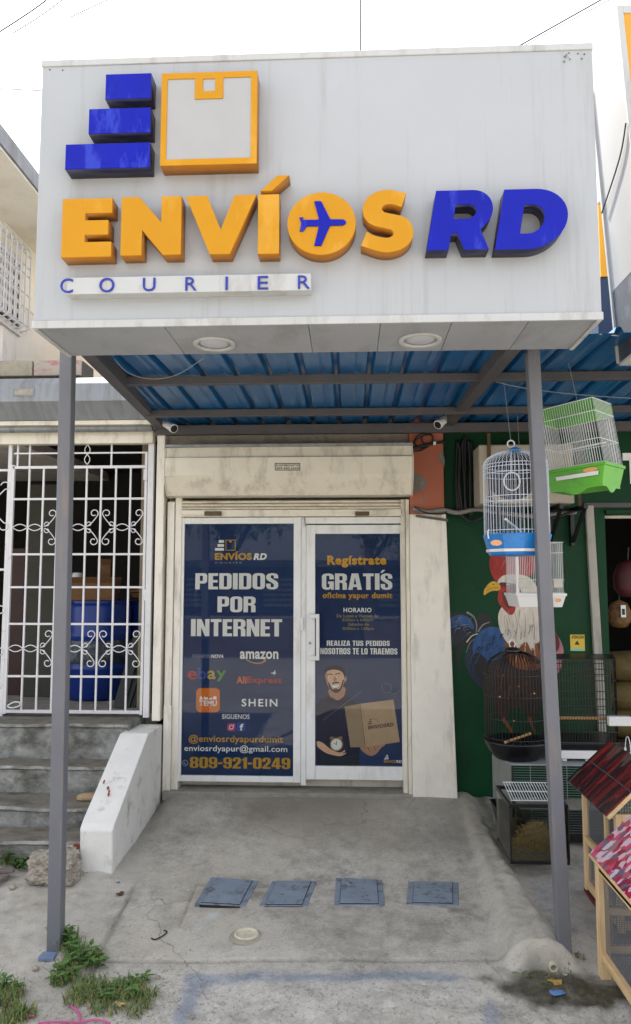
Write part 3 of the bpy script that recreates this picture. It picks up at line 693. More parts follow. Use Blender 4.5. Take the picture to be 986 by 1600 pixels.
g = MB(); g.beam((bl1.x-.03, -.10, Z(450, 675, -.10)+.02), (xR, -.10, Z(450, 675, -.10)+.02), .05, .075); g.build('back_beam', M_STEELD, can, bevel=.003)
# ribs: trapezoid profile, ribs run front to back
prof = []; x = bl0.x-.12; pitch = .205
z_at = lambda y: np.interp(y, [-2.3, -1.42, -.62, .1], [Z(450, 600, -1.42)+.06-.03, Z(450, 600, -1.42)+.062, Z(450, 651, -.62)+.062, Z(450, 651, -.62)+.075])
while x < xR:
    prof += [(x, 0), (x+.085, 0), (x+.10, .006), (x+.13, 0), (x+.155, 0), (x+.168, .032), (x+.19, .032)]; x += pitch
ysr = [-2.2, -1.8, -1.42, -1.0, -.62, -.2, .06]
rs = random.Random(9)
g = MB(); g.grid([[(px, y, float(z_at(y))+pz+(.004*math.sin(px*9+y*3) if y not in (-1.42, -.62) else 0)) for px, pz in prof] for y in ysr])
g.build('roof_sheet', M_ROOF, can, solid=.0012, recalc=False)
# stray wires under the roof
wire = thing('loose_wire', 'thin pale wire sagging under the blue roof by the left beam', 'wire', (-.9, -1.7, 2.7))
p0, p1, p2 = at(178, 560, -1.9), at(235, 592, -1.75), at(318, 560, -1.9)
g = MB(); g.tube(smooth_loop([p0, at(200, 582, -1.82), p1, at(275, 586, -1.8), p2], 5, False), .0022, 5); g.build('strand', M_WIREG, wire)
w2 = thing('line_wire', 'pale wire strung under the roof above the hanging cages', 'wire', (1.0, -1.2, 2.5))
g = MB(); g.tube(smooth_loop([at(706, 575, -1.25), at(780, 598, -1.3), at(860, 612, -1.35), at(985, 622, -1.35), at(1100, 622, -1.35)], 5, False), .003, 5); g.build('strand', M_WIREG, w2)
w3 = thing('stay_wire', 'white stay wire from the sign corner towards the yellow sign', 'wire', (1.1, -2.2, 2.6))
g = MB(); g.tube([at(918, 521, -2.19), at(986, 526, -2.1)], .003, 5); g.build('strand', M_WIREW, w3)

# security cameras
def cctv(label, p, q, back):
    t = thing('security_camera', label, 'camera', p, 'security cameras under the canopy'); p, q = Vector(p), Vector(q)
    g = MB(); d = (q-p).normalized(); g.tube([p, p+d*.01, q-d*.03, q-d*.029, q], [.026, .03, .031, .036, .036], 16); g.build('housing', M_WPLAS, t, smooth=False, bevel=.002)
    g = MB(); g.cyl(q-d*.002, q+d*.002, .029, n=16); g.build('lens', M_BLACK, t)
    g = MB(); g.tube([p+d*.03, p+d*.02+Vector((0, 0, .03)), Vector(back)], .012, 8); g.build('bracket', M_WPLAS, t)
cctv('white security camera at the left beam end by the pale wooden post', at(256, 660, -.2), at(272, 670, -.30), at(246, 652, -.14))
cctv('white security camera at the right beam end above the terracotta pier', at(702, 650, -.2), at(684, 664, -.30), at(712, 640, -.14))
# ------------------------------------------------------------------ the courier's shop front
shop = thing('courier_shop', 'small courier shop with white aluminium glass front under the blue canopy', 'shop', (-.35, .6, 0))
DX0, DX1 = X(258, 1000, 0), X(645, 1000, 0)
pzx0, pzx1 = X(642, 1000, -.08), X(715, 1232, -.08)
pt1 = X(697, 806, -.08)
g = MB(); g.box(X(243, 900, 0), pzx0+.05, .12, 3.6, -.03, 4.6); g.build('wall', M_WPAINT, shop)  # top raised unseen behind the sign to keep sun off the pavement
g = MB(); g.box(-2.35, pzx0, 1.0, 3.58, 3.13, 5.2); g.build('hidden_sun_blocker', M_WPAINT, shop)  # unseen block added behind the sign, only to stop the sun
g = MB(); g.box(X(250, 900, 0), pt1-.02, -.02, .121, Z(450, 782, 0)+.02, 3.1); g.build('lintel', M_CONC, shop)
# the pier on the right: white below, terracotta above with chipped plaster
zc = Z(680, 803, -.08)
g = MB(); g.hexa([(pzx0, -.08, -.06), (pzx1, -.08, -.06), (pzx1, .12, -.06), (pzx0, .12, -.06), (pzx0, -.08, zc), (pt1, -.08, zc), (pt1, .12, zc), (pzx0, .12, zc)]); g.build('white_pier', M_WPAINT, shop, bevel=.008)
g = MB(); g.box(pzx0+.004, pt1-.012, -.076, .12, zc, 3.0); g.build('terracotta_pier', M_TERRA, shop, bevel=.006)
M_PATCH = mat('bare mortar', '#77716a', .85, var=.2, scale=20, bump=.004, bscale=40)
for pts in (((646, 735), (655, 742), (664, 748), (668, 757), (660, 765), (652, 770), (646, 768)), ((684, 706), (692, 708), (695, 720), (694, 730), (688, 722))):
    g = MB(); L_ = [at(a, b, -.0772) for a, b in pts]; g.prism([Vector(p) for p in L_], (0, -.003, 0)); g.build('plaster_patch', M_PATCH, shop)
# sill and threshold
g = MB(); g.box(DX0+.02, pzx0, -.09, .12, -.09, -.018); g.build('sill', M_CONC, shop, bevel=.008)
# left jamb: two strips and an angle
for a, b, yy, zt, zb in ((258, 269, -.045, 784, 1246), (270.5, 281, -.03, 778, 1246)):
    g = MB(); g.box(X(a, 1000, yy), X(b, 1000, yy), yy, .12, -.07, Z(265, zt, yy)); g.build('jamb_strip', M_WPAINT, shop, bevel=.004)
g = MB(); g.box(X(255.5, 1130, -.05), X(268, 1130, -.05), -.056, -.046, Z(260, 1240, -.05), Z(260, 1102, -.05)); g.build('jamb_patch', M_WPAINT, shop, bevel=.003)
# right guide rail
for a, b, yy in ((628.5, 635, -.05), (636, 641.5, -.075)):
    g = MB(); g.box(X(a, 1000, yy), X(b, 1000, yy), yy, .1, -.06, Z(640, 780, yy)); g.build('guide_rail', M_CREAM, shop, bevel=.003)

# roller shutter box: slanted hood of folded sheet
hy = -.28
hx0, hx1 = X(257, 740, hy), X(645, 740, hy)
zA, zB_, zC, zD = Z(450, 697, hy), Z(450, 713, hy), Z(450, 742, hy), Z(450, 774, -.17)
shut = thing('roller_shutter', 'cream rolled-up steel shutter in its hood above the glass door', 'shutter', ((hx0+hx1)/2, -.1, 2.2))
prof_ = [(0, zA+.01), (hy+.05, zA+.005), (hy+.03, zB_), (hy, zB_-.004), (hy, zC), (-.17, zD), (-.02, zD)]
g = MB(); g.prism([(hx0, y, z) for y, z in prof_], (hx1-hx0, 0, 0)); g.build('hood', M_CREAM, shut, bevel=.004)
g = MB(); g.box(hx0-.01, hx1+.005, hy+.02, 0, zA+.004, zA+.024); g.build('hood_flange', M_GALV, shut, bevel=.002)
for xx in (hx0-.006, hx1+.001):
    g = MB(); g.prism([(xx, y-.004 if y < 0 else y, z+(.006 if z > 2.5 else -.006)) for y, z in prof_], (.006, 0, 0)); g.build('end_plate', M_CREAM, shut)
zs = Z(450, 779, -.03)
for k in range(3):
    za_ = zs-.012-.026*k
    g = MB(); g.prism([(X(283, 800, -.03), y, z) for y, z in ((-.01, za_), (-.03, za_-.004), (-.037, za_-.012), (-.03, za_-.021), (-.01, za_-.025))], (X(628, 800, -.03)-X(283, 800, -.03), 0, 0)); g.build('slat', M_CREAM, shut, bevel=.001)
zbar = zs-.012-.078
g = MB(); g.box(X(283, 800, -.04), X(629, 800, -.04), -.05, -.005, Z(450, 807, -.04), zbar); g.build('bottom_bar', M_CREAM, shut, bevel=.004)
for a, b, yy in ((284, 322, 801), (558, 605, 801)):
    g = MB(); g.box(X(a, yy, -.06), X(b, yy, -.06), -.07, -.05, Z(a, yy+3.6, -.06), Z(a, yy-3.6, -.06)); lk = g.build('lock_bar', M_CREAM, shut, bevel=.003)
    g = MB(); c0 = (b-2 if a < 400 else a-3); g.box(X(c0, yy, -.06), X(c0+26 if a < 400 else c0+22, yy, -.06), -.08, -.05, Z(a, yy+5, -.06), Z(a, yy-1.5, -.06)); g.build('latch', mat('rusty steel', '#5b4a36', .7, var=.3, scale=30), lk, bevel=.003)
# printed phone number of the shutter maker
M_INK = mat('black ink', '#2b2723', .6, var=.1)
zi = hy-.0012
g = MB()
o_ = [at(a, b, zi) for a, b in ((429.5, 723.5), (469, 723.5), (469, 735), (429.5, 735))]; i_ = [at(a, b, zi) for a, b in ((430.6, 724.6), (467.9, 724.6), (467.9, 733.9), (430.6, 733.9))]
g.ring(o_, i_, (0, .0008, 0)); pl = g.build('maker_stamp', M_INK, shut)
flat_text('ELIASDEMOSANTOS', (431.5, 467, 725.3, 728.6), zi, M_INK, pl, off=.02, space=1.1)
flat_text('809-683.3634', (432, 466.5, 729.9, 733.3), zi, M_INK, pl, off=.025, space=1.1)

# aluminium frame: fixed light on the left, door on the right
YD = -.02
fx = {k: X(v, 1010, YD) for k, v in dict(a=280.5, b=285.5, c=458.5, d=470, e=478.5, f=492.5, g=627, h=635.5).items()}
zt0, zt1, zt2, zb0, zb1, zb2 = Z(450, 808, YD), Z(450, 818, YD), Z(560, 834, YD), Z(450, 1213.5, YD), Z(450, 1223, YD), Z(560, 1197.5, YD)
win = thing('shop_window', 'fixed glass panel with navy poster reading PEDIDOS POR INTERNET', 'window', ((fx['a']+fx['d'])/2, 0, 0))
def rect(x0, x1, z0, z1, y): return [(x0, y, z0), (x1, y, z0), (x1, y, z1), (x0, y, z1)]
g = MB(); g.box(fx['a'], fx['b'], YD, .05, zb1, zt0); g.build('frame_stile', M_WALU, win, bevel=.003)
g = MB(); g.box(fx['c'], fx['d'], YD, .05, zb1, zt0); g.build('frame_stile', M_WALU, win, bevel=.003)
g = MB(); g.box(fx['b'], fx['c'], YD+.002, .05, zt1, zt0-.001); g.build('frame_rail', M_WALU, win, bevel=.003)
g = MB(); g.box(fx['b'], fx['c'], YD+.002, .05, zb1, zb0); g.build('frame_rail', M_WALU, win, bevel=.003)
M_GLASS = glass('clear glass')
M_NAVY = mat('navy poster print', '#16315f', .5, spec=.1, var=.10, scale=2.0, hue='#213a63')
YP = .004
g = MB(); g.box(fx['b']-.004, fx['c']+.004, YP, YP+.008, zb0-.004, zt1+.004); post1 = g.build('poster', M_NAVY, win)
g = MB(); g.add(rect(fx['b'], fx['c'], zb0, zt1, YP-.014), [(0, 1, 2, 3)]); g.build('pane', M_GLASS, win)
door = thing('glass_door', 'white aluminium glass door with navy poster reading GRATIS', 'door', ((fx['e']+fx['h'])/2, 0, 0))
g = MB(); g.box(fx['d']+.001, fx['e']-.002, YD+.006, .05, zb1-.02, zt0); g.build('mullion', M_WALU, shop, bevel=.003)
g = MB(); g.box(fx['d']+.002, fx['h'], YD+.008, .05, Z(560, 818, YD), zt0-.0005); g.build('head_rail', M_WALU, shop, bevel=.003)
zdt, zdb = Z(560, 820, YD), Z(560, 1219, YD)
M_DOOR = M_WALU
g = MB(); g.box(fx['e'], fx['f'], YD-.004, .04, zdb, zdt); g.build('stile', M_DOOR, door, bevel=.004)
g = MB(); g.box(fx['g'], fx['h'], YD-.004, .04, zdb, zdt); g.build('stile', M_DOOR, door, bevel=.004)
g = MB(); g.box(fx['f'], fx['g'], YD-.002, .04, zt2, zdt-.001); g.build('rail', M_DOOR, door, bevel=.003)
g = MB(); g.box(fx['f'], fx['g'], YD-.002, .04, zdb+.001, zb2); g.build('rail', M_DOOR, door, bevel=.003)
g = MB(); g.box(fx['f']-.004, fx['g']+.004, YP, YP+.008, zb2-.004, zt2+.004); post2 = g.build('poster', M_NAVY, door)
g = MB(); g.add(rect(fx['f'], fx['g'], zb2, zt2, YP-.014), [(0, 1, 2, 3)]); g.build('pane', M_GLASS, door)
# handle and lock
hyy = -.075
hxa, hxb = X(482.5, 990, hyy), X(499, 990, hyy)
hz0, hz1 = Z(490, 1032, hyy), Z(490, 959.5, hyy); hw = .026
g = MB()
g.box(hxb-hw, hxb, hyy, hyy+.022, hz0, hz1)
g.box(hxa, hxb-hw+.002, hyy+.001, hyy+.021, hz1-.034, hz1-.001); g.box(hxa, hxb-hw+.002, hyy+.001, hyy+.021, hz0+.001, hz0+.034)
g.box(hxa, hxa+.03, hyy+.019, YD-.002, hz1-.03, hz1-.006); g.box(hxa, hxa+.03, hyy+.019, YD-.002, hz0+.006, hz0+.03)
g.build('handle', M_WPLAS, door, bevel=.004)
c = at(484.5, 1005, YD-.004); g = MB(); g.cyl(c, c+Vector((0, -.012, 0)), .011, .01, 16); g.build('lock_cylinder', M_GALV, door)
c = at(472, 975, YD); g = MB(); g.box(c.x-.011, c.x+.011, -.035, YD+.005, c.z-.05, c.z+.05); g.build('strike_plate', M_WALU, shop, bevel=.006)
g = MB(); g.beam(at(475, 806, -.022), at(477.5, 822, -.022), .004, .01, up=(0, 1, 0)); g.build('frame_gap', M_STEELD, shop)

# ---- print on the left poster
M_PW = mat('white print', '#f0f2ee', .5, spec=.1, var=.02); M_PG = mat('gold print', '#c79a2c', .5, spec=.1, var=.06); M_PGB = mat('bright gold print', '#e0a828', .5, spec=.1, var=.05)
M_PGD = mat('dim gold print', '#9c9264', .5, spec=.1, var=.1); M_PD = mat('dim white print', '#9aa0b4', .5, spec=.1, var=.05)
M_PO = mat('orange print', '#d8742c', .5, spec=.1, var=.05); M_PR = mat('red print', '#b03a3c', .5, spec=.1, var=.05); M_PB = mat('blue print', '#38509e', .5, spec=.1, var=.05)
M_PY_ = mat('yellow print', '#b7a040', .5, spec=.1, var=.05); M_PGR = mat('green print', '#5c8f3c', .5, spec=.1, var=.05); M_PP = mat('pink print', '#b0407a', .5, spec=.1, var=.1)
Yt = YP-.0016
ft = lambda s, px, m, **k: flat_text(s, px, Yt, m, post1, **k)
IMP = dict(off=.055, space=1.16)
pr = Print(YP-.0006, .0001)
for q in ((342, 350, 844, 848), (340, 350, 850.2, 854.3), (336, 350, 856.3, 860.3)):
    pr.shape([(q[0], q[2]), (q[1], q[2]), (q[1], q[3]), (q[0], q[3])], M_PW)
pr.shape([(352.5, 843.5), (368, 843.5), (368, 860.3), (352.5, 860.3)], M_PG); pr.shape([(353.5, 844.6), (367, 844.6), (367, 859.2), (353.5, 859.2)], M_NAVY)
pr.shape([(358, 843.5), (362, 843.5), (362, 847.6), (358, 847.6)], M_PG)
# parcel-site tile, follow icons
def rr(x0, x1, y0, y1, r, n=5):
    o = []
    for cx_, cy_, a in ((x1-r, y0+r, -90), (x1-r, y1-r, 0), (x0+r, y1-r, 90), (x0+r, y0+r, 180)):
        o += [(cx_+r*math.cos(R(a+90*i/n)), cy_+r*math.sin(R(a+90*i/n))) for i in range(n+1)]
    return o
pr.shape(rr(306.5, 343.5, 1075, 1113, 7), M_PO)
for k, sh_ in enumerate((((311.5, 1093), (312.5, 1089.5), (314, 1087), (315.5, 1089.5), (317, 1093)), ((318.5, 1093), (319, 1088), (322, 1090), (324.5, 1089), (324.5, 1093)), ((326, 1093), (327, 1091), (331, 1090), (332, 1092.5)), ((333, 1093), (333, 1088), (338, 1088), (338.6, 1093)))):
    pr.shape(list(sh_), M_PW, same=k > 0)
pr.shape(rr(355.2, 368, 1130, 1142.2, 3), M_PP); pr.shape(rr(356.5, 362, 1136.5, 1141.2, 2), M_PO)
pr.ell(361.6, 1136.1, 3.6, 3.6, M_PW); pr.ell(361.6, 1136.1, 2.5, 2.5, M_PP); pr.ell(365.3, 1132.8, .8, .8, M_PW)
pr.shape(rr(370.2, 383.4, 1129, 1142.2, 1.6), M_PB)
pr.stroke([(375, 1022+9), (385, 1033+6)], .05, M_PB, 0)
pr.stroke([(384.2, 1030.2), (392, 1034.2), (402, 1036.6), (411, 1034.6), (414.6, 1031.6)], (1.0, 1.8), M_PG)
pr.shape([(410.8, 1030.6), (415.8, 1029.8), (414.6, 1034.6)], M_PG)
pr.shape([(423.5, 1051.2), (427.4, 1051), (429.6, 1047), (430.3, 1047.2), (429.6, 1051), (431.8, 1051.4), (431.6, 1052.3), (429, 1052.5), (428.6, 1055), (427.8, 1055), (427.4, 1052.4), (423.6, 1052.2)], M_PW)
pr.ell(289.2, 1192.2, 4.6, 5.0, M_PD); pr.ell(289.2, 1192.2, 3.6, 4.0, M_NAVY); pr.stroke([(287.6, 1190), (288.2, 1193), (291, 1194.4)], 1.2, M_PD, 3)
pr.done('poster_artwork', post1)
ft('ENVÍOS', (335.7, 393.4, 861.6, 875), M_PG, off=.045, space=1.1); ft('RD', (396, 417, 864.5, 874.8), M_PW, off=.05, space=1.12, shear=.22)
ft('C O U R I E R', (336, 378, 878, 880.4), M_PD, off=.0)
ht = lambda s, px, m, **k: heavy_text(s, px, Yt, m, post1, **k)
ht('PEDIDOS', (305.2, 434.7, 895.6, 920.8), M_PW); ht('POR', (339.8, 399.4, 932, 956.6), M_PW); ht('INTERNET', (298.4, 440.8, 967.4, 994.2), M_PW)
ft('FASHION', (301, 329, 1022.4, 1028.2), M_PD, space=1.0); ft('NOVA', (330, 349.2, 1022.4, 1028.3), M_PW, off=.03, space=1.08, shear=.2)
ft('amazon', (375, 435, 1017.6, 1029.8), M_PW, off=.03, space=1.06)
ft('e', (293, 308, 1048, 1061.6), M_PR, off=.02); ft('b', (308.6, 323, 1042.8, 1061.6), M_PB, off=.02); ft('a', (324, 337.2, 1047.6, 1061.2), M_PY_, off=.02); ft('y', (338, 353.6, 1047.6, 1064.6), M_PGR, off=.02)
ft('Ali', (369.8, 385, 1056.6, 1068), M_PO, off=.03, space=1.1); ft('Express', (386, 440, 1057.4, 1070.4), M_PR, off=.03, space=1.1)
fit(text_mesh('TEMU', off=.03, space=1.1), 'lettering', X(311.3, 1098, Yt-.002), X(338.8, 1098, Yt-.002), Z(325, 1103, Yt-.002), Z(325, 1094.6, Yt-.002), Yt-.002, Yt-.002, M_PW, post1)
ft('SHEIN', (377.5, 433.5, 1092, 1104), M_PW, off=.02, space=1.25)
ft('SIGUENOS', (347, 390, 1116, 1123.4), M_PW, off=.012, space=1.05)
fit(text_mesh('f', off=.03), 'lettering', X(374.6, 1136, Yt-.003), X(380.4, 1136, Yt-.003), Z(377, 1141.6, Yt-.003), Z(377, 1131, Yt-.003), Yt-.003, Yt-.003, M_PW, post1)
ft('@enviosrdyapurdumit', (294.8, 442.5, 1148.6, 1163), M_PG, off=.015, space=1.04)
ft('enviosrdyapur@gmail.com', (288, 449, 1164.6, 1177), M_PW, off=.012, space=1.03)
ht('809-921-0249', (296.5, 453.5, 1183.4, 1200.8), M_PG)

# ---- print on the door poster
ft = lambda s, px, m, **k: flat_text(s, px, Yt, m, post2, **k)
ft('Regístrate', (511.4, 603.7, 868, 886.5), M_PGB, off=.045, space=1.13)
ht = lambda s, px, m, **k: heavy_text(s, px, Yt, m, post2, **k)
ht('GRATIS', (503, 613, 896, 921.5), M_PW)
pr = Print(YP-.0006, .0001)
pr.shape([(594, 895), (597.5, 890.6), (602, 890.6), (597.5, 895)], M_PW)
ft('oficina yapur dumit', (504, 613, 925.6, 937.4), M_PG, off=.035, space=1.1)
ft('HORARIO', (536.7, 580.5, 949.6, 956.8), M_PW, off=.03, space=1.12)
ft('De Lunes a Viernes de', (526, 591, 959.8, 964.8), M_PGD, off=.01); ft('8:00am a 6:00pm', (535, 583, 966.4, 972), M_PGD, off=.01)
ft('Sabados de', (544, 576.5, 973, 977.6), M_PGD, off=.01); ft('8:00am a 1:00pm', (535.7, 584, 979.8, 985.6), M_PGD, off=.01)
ht('REALIZA TUS PEDIDOS', (510.6, 609, 1001, 1009.2), M_PW, gap=.08)
ht('NOSOTROS TE LO TRAEMOS', (500.5, 621, 1012.8, 1022.4), M_PW, gap=.08)
# the printed picture: courier in a navy shirt with a parcel and an alarm clock
q = lambda *ps: [(490+x/6.16, 1020+y/6.16) for x, y in ps]
M_SK = mat('print skin', '#b88a70', .5, spec=.1, var=.12, scale=40); M_SKL = mat('print skin light', '#e2b696', .5, spec=.1, var=.08, scale=40); M_HAIR = mat('print beard', '#33262a', .5, spec=.1, var=.2, scale=60)
M_SHIRT = mat('print navy shirt', '#171a3a', .5, spec=.1, var=.2, scale=14); M_SHIRT2 = mat('print shirt fold', '#20264c', .5, spec=.1, var=.15, scale=14); M_CAP = mat('print dark cap', '#1a1a26', .5, spec=.1, var=.15, scale=20)
M_CARD = mat('print cardboard', '#bda280', .5, spec=.1, var=.07, scale=18); M_CARDD = mat('print cardboard shaded face', '#a18b6e', .5, spec=.1, var=.07, scale=18); M_CARDI = mat('print cardboard ink', '#5c4634', .5, spec=.1)
M_BRASS = mat('print brass', '#8a7648', .5, spec=.1, var=.2, scale=60); M_SLATE = mat('print dark trousers', '#1c2a36', .5, spec=.1, var=.1)
pr.shape(q((28, 500), (60, 452), (110, 428), (155, 395), (232, 462), (300, 398), (345, 432), (400, 470), (440, 560), (440, 1090), (32, 1090)), M_SHIRT)
pr.shape(q((70, 960), (150, 1010), (330, 1000), (430, 960), (440, 1093), (70, 1093)), M_SLATE)
pr.stroke(q((80, 520), (110, 640), (100, 780)), (1.2, .4), M_SHIRT2); pr.stroke(q((250, 560), (260, 700), (300, 800)), (1.4, .4), M_SHIRT2); pr.stroke(q((180, 500), (190, 600)), (1.0, .3), M_SHIRT2)
pr.shape(q((150, 350), (155, 412), (190, 438), (234, 458), (275, 432), (298, 405), (296, 330)), M_SK, 4)
pr.shape(q((303, 225), (318, 235), (314, 270), (298, 285)), M_SK, 3)
pr.shape(q((112, 190), (120, 265), (148, 335), (180, 372), (215, 384), (252, 370), (284, 318), (298, 250), (296, 185), (255, 150), (190, 140), (135, 155)), M_SKL, 4)
pr.shape(q((112, 190), (118, 265), (146, 335), (158, 350), (140, 290), (132, 230), (125, 180)), M_SK, 3)
pr.shape(q((140, 285), (155, 342), (185, 374), (215, 386), (250, 372), (278, 325), (292, 262), (282, 262), (266, 312), (248, 346), (215, 360), (185, 352), (162, 318), (150, 290)), M_HAIR, 3)
pr.shape(q((190, 352), (215, 346), (238, 350), (228, 380), (205, 380)), M_HAIR, 3)
pr.shape(q((178, 298), (190, 284), (210, 280), (232, 280), (252, 292), (238, 294), (212, 292), (190, 300)), M_HAIR, 3)
pr.shape(q((168, 316), (205, 310), (245, 306), (238, 330), (212, 346), (185, 342)), M_SK, 3)
pr.shape(q((172, 316), (210, 311), (244, 306), (236, 328), (210, 338), (184, 334)), M_PW, 3)
pr.shape(q((200, 230), (212, 232), (222, 262), (212, 272), (192, 270), (190, 262)), M_SK, 3)
for ex, ey in ((158, 232), (236, 228)):
    pr.ell(490+ex/6.16, 1020+ey/6.16, 2.6, 1.1, M_PW, 12); pr.ell(490+(ex+2)/6.16, 1020+ey/6.16, 1.0, 1.0, M_HAIR, 10)
pr.stroke(q((130, 215), (155, 203), (186, 214)), (1.3, 1.3), M_HAIR, 3); pr.stroke(q((208, 212), (240, 196), (262, 205)), (1.3, 1.2), M_HAIR, 3)
pr.shape(q((104, 205), (108, 165), (135, 135), (185, 121), (245, 125), (290, 155), (306, 215), (300, 250), (285, 200), (250, 172), (195, 162), (140, 172), (112, 200)), M_CAP, 3)
pr.shape(q((450, 905), (480, 955), (545, 992), (600, 975), (650, 915), (690, 880), (560, 880)), M_SK, 3)
pr.stroke(q((520, 905), (545, 960)), .7, M_HAIR, 0); pr.stroke(q((580, 900), (600, 945)), .7, M_HAIR, 0)
pr.shape(q((298, 518), (445, 490), (497, 908), (355, 910)), M_CARDD); pr.shape(q((445, 490), (768, 450), (830, 858), (497, 908)), M_CARD, same=True)
pr.stroke(q((447, 490), (499, 908)), .7, M_CARDI, 0); pr.stroke(q((470, 487), (522, 905)), .4, M_CARDD, 0)
for a in (((540, 645), (558, 642)), ((530, 664), (558, 660)), ((522, 684), (560, 678))): pr.stroke(q(*a), 1.6, M_CARDI, 0)
pr.stroke(q((572, 640), (610, 634), (618, 672)), .5, M_CARDI, 0)
pr.shape(q((36, 850), (90, 868), (140, 910), (185, 940), (250, 960), (285, 945), (300, 935), (302, 952), (270, 968), (312, 962), (308, 972), (262, 994), (205, 988), (130, 968), (75, 935), (36, 900)), M_SKL, 3)
pr.ell(490+178/6.16, 1020+822/6.16, 3.6, 2.6, M_BRASS); pr.ell(490+256/6.16, 1020+820/6.16, 3.6, 2.6, M_BRASS)
pr.ell(490+220/6.16, 1020+882/6.16, 10.6, 11.0, M_BRASS, 28); pr.ell(490+220/6.16, 1020+882/6.16, 8.6, 9.0, M_PW, 28)
pr.stroke(q((220, 884), (222, 850)), .9, M_HAIR, 0); pr.stroke(q((220, 884), (196, 868)), .9, M_HAIR, 0)
for k in range(12):
    a = R(30*k); pr.ell(490+220/6.16+7.2*math.cos(a), 1020+882/6.16+7.5*math.sin(a), .45, .45, M_HAIR, 6)
pr.stroke(q((90, 650), (260, 520), (460, 372)), .25, M_PD, 0)
pr.stroke(q((660, 300), (665, 360), (720, 385), (748, 340), (735, 305), (680, 298)), .3, M_PD); pr.stroke(q((735, 385), (790, 395), (835, 360)), .3, M_PD)
for a in (((700, 990), (715, 985)), ((690, 1005), (720, 1002)), ((680, 1022), (722, 1018))): pr.stroke(q(*a), 1.7, M_PW, 0)
pr.done('poster_artwork', post2)
fit(text_mesh('ENVIOSRD', off=.03, space=1.1), 'lettering', X(575.6, 1135, Yt-.010), X(614.8, 1133, Yt-.010), Z(595, 1137.4, Yt-.010), Z(595, 1131.6, Yt-.010), YP-.0095, 0, M_CARDI, post2, tilt=.028)
ft('ENVIOS', (600, 618.5, 1187.8, 1192), M_PG, off=.03, space=1.1); ft('RD', (619.5, 628, 1187.8, 1192), M_PW, off=.04, space=1.1)
# ------------------------------------------------------------------ left neighbour: store behind a white iron gate
FL = Z(120, 1118, 0)                       # its floor
YG = -.04                                  # the gate's plane
xw = X(243, 900, -.05)
store = thing('left_store', 'dim storeroom behind a white iron gate left of the courier shop', 'store', (-2.6, 1.5, FL))
zH = Z(120, 690, YG)                       # head of the opening
g = MB(); g.box(-6, xw+.06, 0.12, 3.8, FL-.6, FL-.005); g.build('floor_slab', M_CONC, store)
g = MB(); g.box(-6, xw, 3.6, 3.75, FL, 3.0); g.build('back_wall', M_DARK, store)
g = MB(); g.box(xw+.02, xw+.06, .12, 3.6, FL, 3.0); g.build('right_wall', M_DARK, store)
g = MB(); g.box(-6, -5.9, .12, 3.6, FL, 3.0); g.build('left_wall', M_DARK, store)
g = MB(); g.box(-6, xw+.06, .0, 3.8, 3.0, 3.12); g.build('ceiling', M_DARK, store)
g = MB(); g.box(-6, xw, 0.02, .2, zH+.04, 3.0); g.build('lintel', M_CONC, store)
M_OLIVE = mat('olive partition', '#3a3a32', .8, var=.1)
g = MB(); g.box(X(40, 900, .9), X(98, 900, .9), .9, .96, FL, 2.5); g.build('partition', M_OLIVE, store)
g = MB(); g.box(X(218, 900, .10), X(234, 900, .10), .10, .5, FL, zH+.02); g.build('jamb', mat('worn plaster jamb', '#8f8470', .8, var=.15, scale=8, dirt_or_gloss='#5a5248', dirt_or_gloss_amt=.6), store)
g = MB(); g.box(X(16, 900, 1.0), X(38, 900, 1.0), 1.0, 1.03, FL, 1.9); g.build('board', mat('dark red board', '#30150f', .6, var=.2), store)
# parapet of grey blocks over the opening
zp0, zp1 = Z(50, 587, -.12), Z(50, 563, -.12)
par = thing('block_parapet', 'low parapet of grey concrete blocks with flaking pink paint, above the metal hood', 'wall', (-2.8, .0, zp0))
g = MB(); g.box(-6, X(128, 575, -.12), -.09, .15, 2.98, zp1-.004); g.build('mortar', M_MORTAR, par)
xe = X(126, 575, -.12); k = 0
bm_ = None
M_PINKB = mat('pink flaked block', '#a59c92', .85, var=.1, dirt_or_gloss='#a8606e', dirt_or_gloss_amt=.7, dirt_or_gloss_scale=(9, 9, 26), dirt_or_gloss_lo=.52, dirt_or_gloss_hi=.62, bump=.002)
while xe > -4.6:
    g = MB(); g.box(xe-.39, xe, -.12, -.085, zp0, zp1)
    g.build('block', M_PINKB if k == 0 else M_BLOCK, par, bevel=.006); xe -= .402; k += 1
# galvanised hood of its shutter
ly = -.38
hood = thing('metal_shutter_hood', 'weathered grey metal shutter hood above the white iron gate', 'shutter', (-2.6, -.2, 2.4))
z1, z2, z3, z4 = Z(50, 588, ly), Z(50, 600, ly), Z(50, 627, ly), Z(50, 657, -.22)
lx1 = X(232, 640, -.3)
P_ = [(0.02, z1+.03), (ly+.06, z1), (ly, z2), (ly, z3), (-.22, z4), (.02, z4)]
g = MB(); g.prism([(-5, y, z) for y, z in P_], (5+lx1, 0, 0)); g.build('hood', mat('weathered grey sheet', '#8b9096', .5, var=.1, scale=3, dirt_or_gloss='#5e5a52', dirt_or_gloss_amt=.7, dirt_or_gloss_scale=(16, 2, 2.2), dirt_or_gloss_lo=.45, dirt_or_gloss_hi=.75), hood, bevel=.003)
c = at(37, 613, ly); g = MB(); g.box(c.x-.085, c.x+.085, ly-.006, ly+.002, c.z-.03, c.z+.03); nm = g.build('name_plate', M_GALV, hood, bevel=.003)
c = at(37, 613, ly-.006); g = MB(); g.box(c.x-.07, c.x+.07, ly-.009, ly-.005, c.z-.02, c.z+.02); g.build('plate_inset', M_BLOCK, nm, bevel=.001)
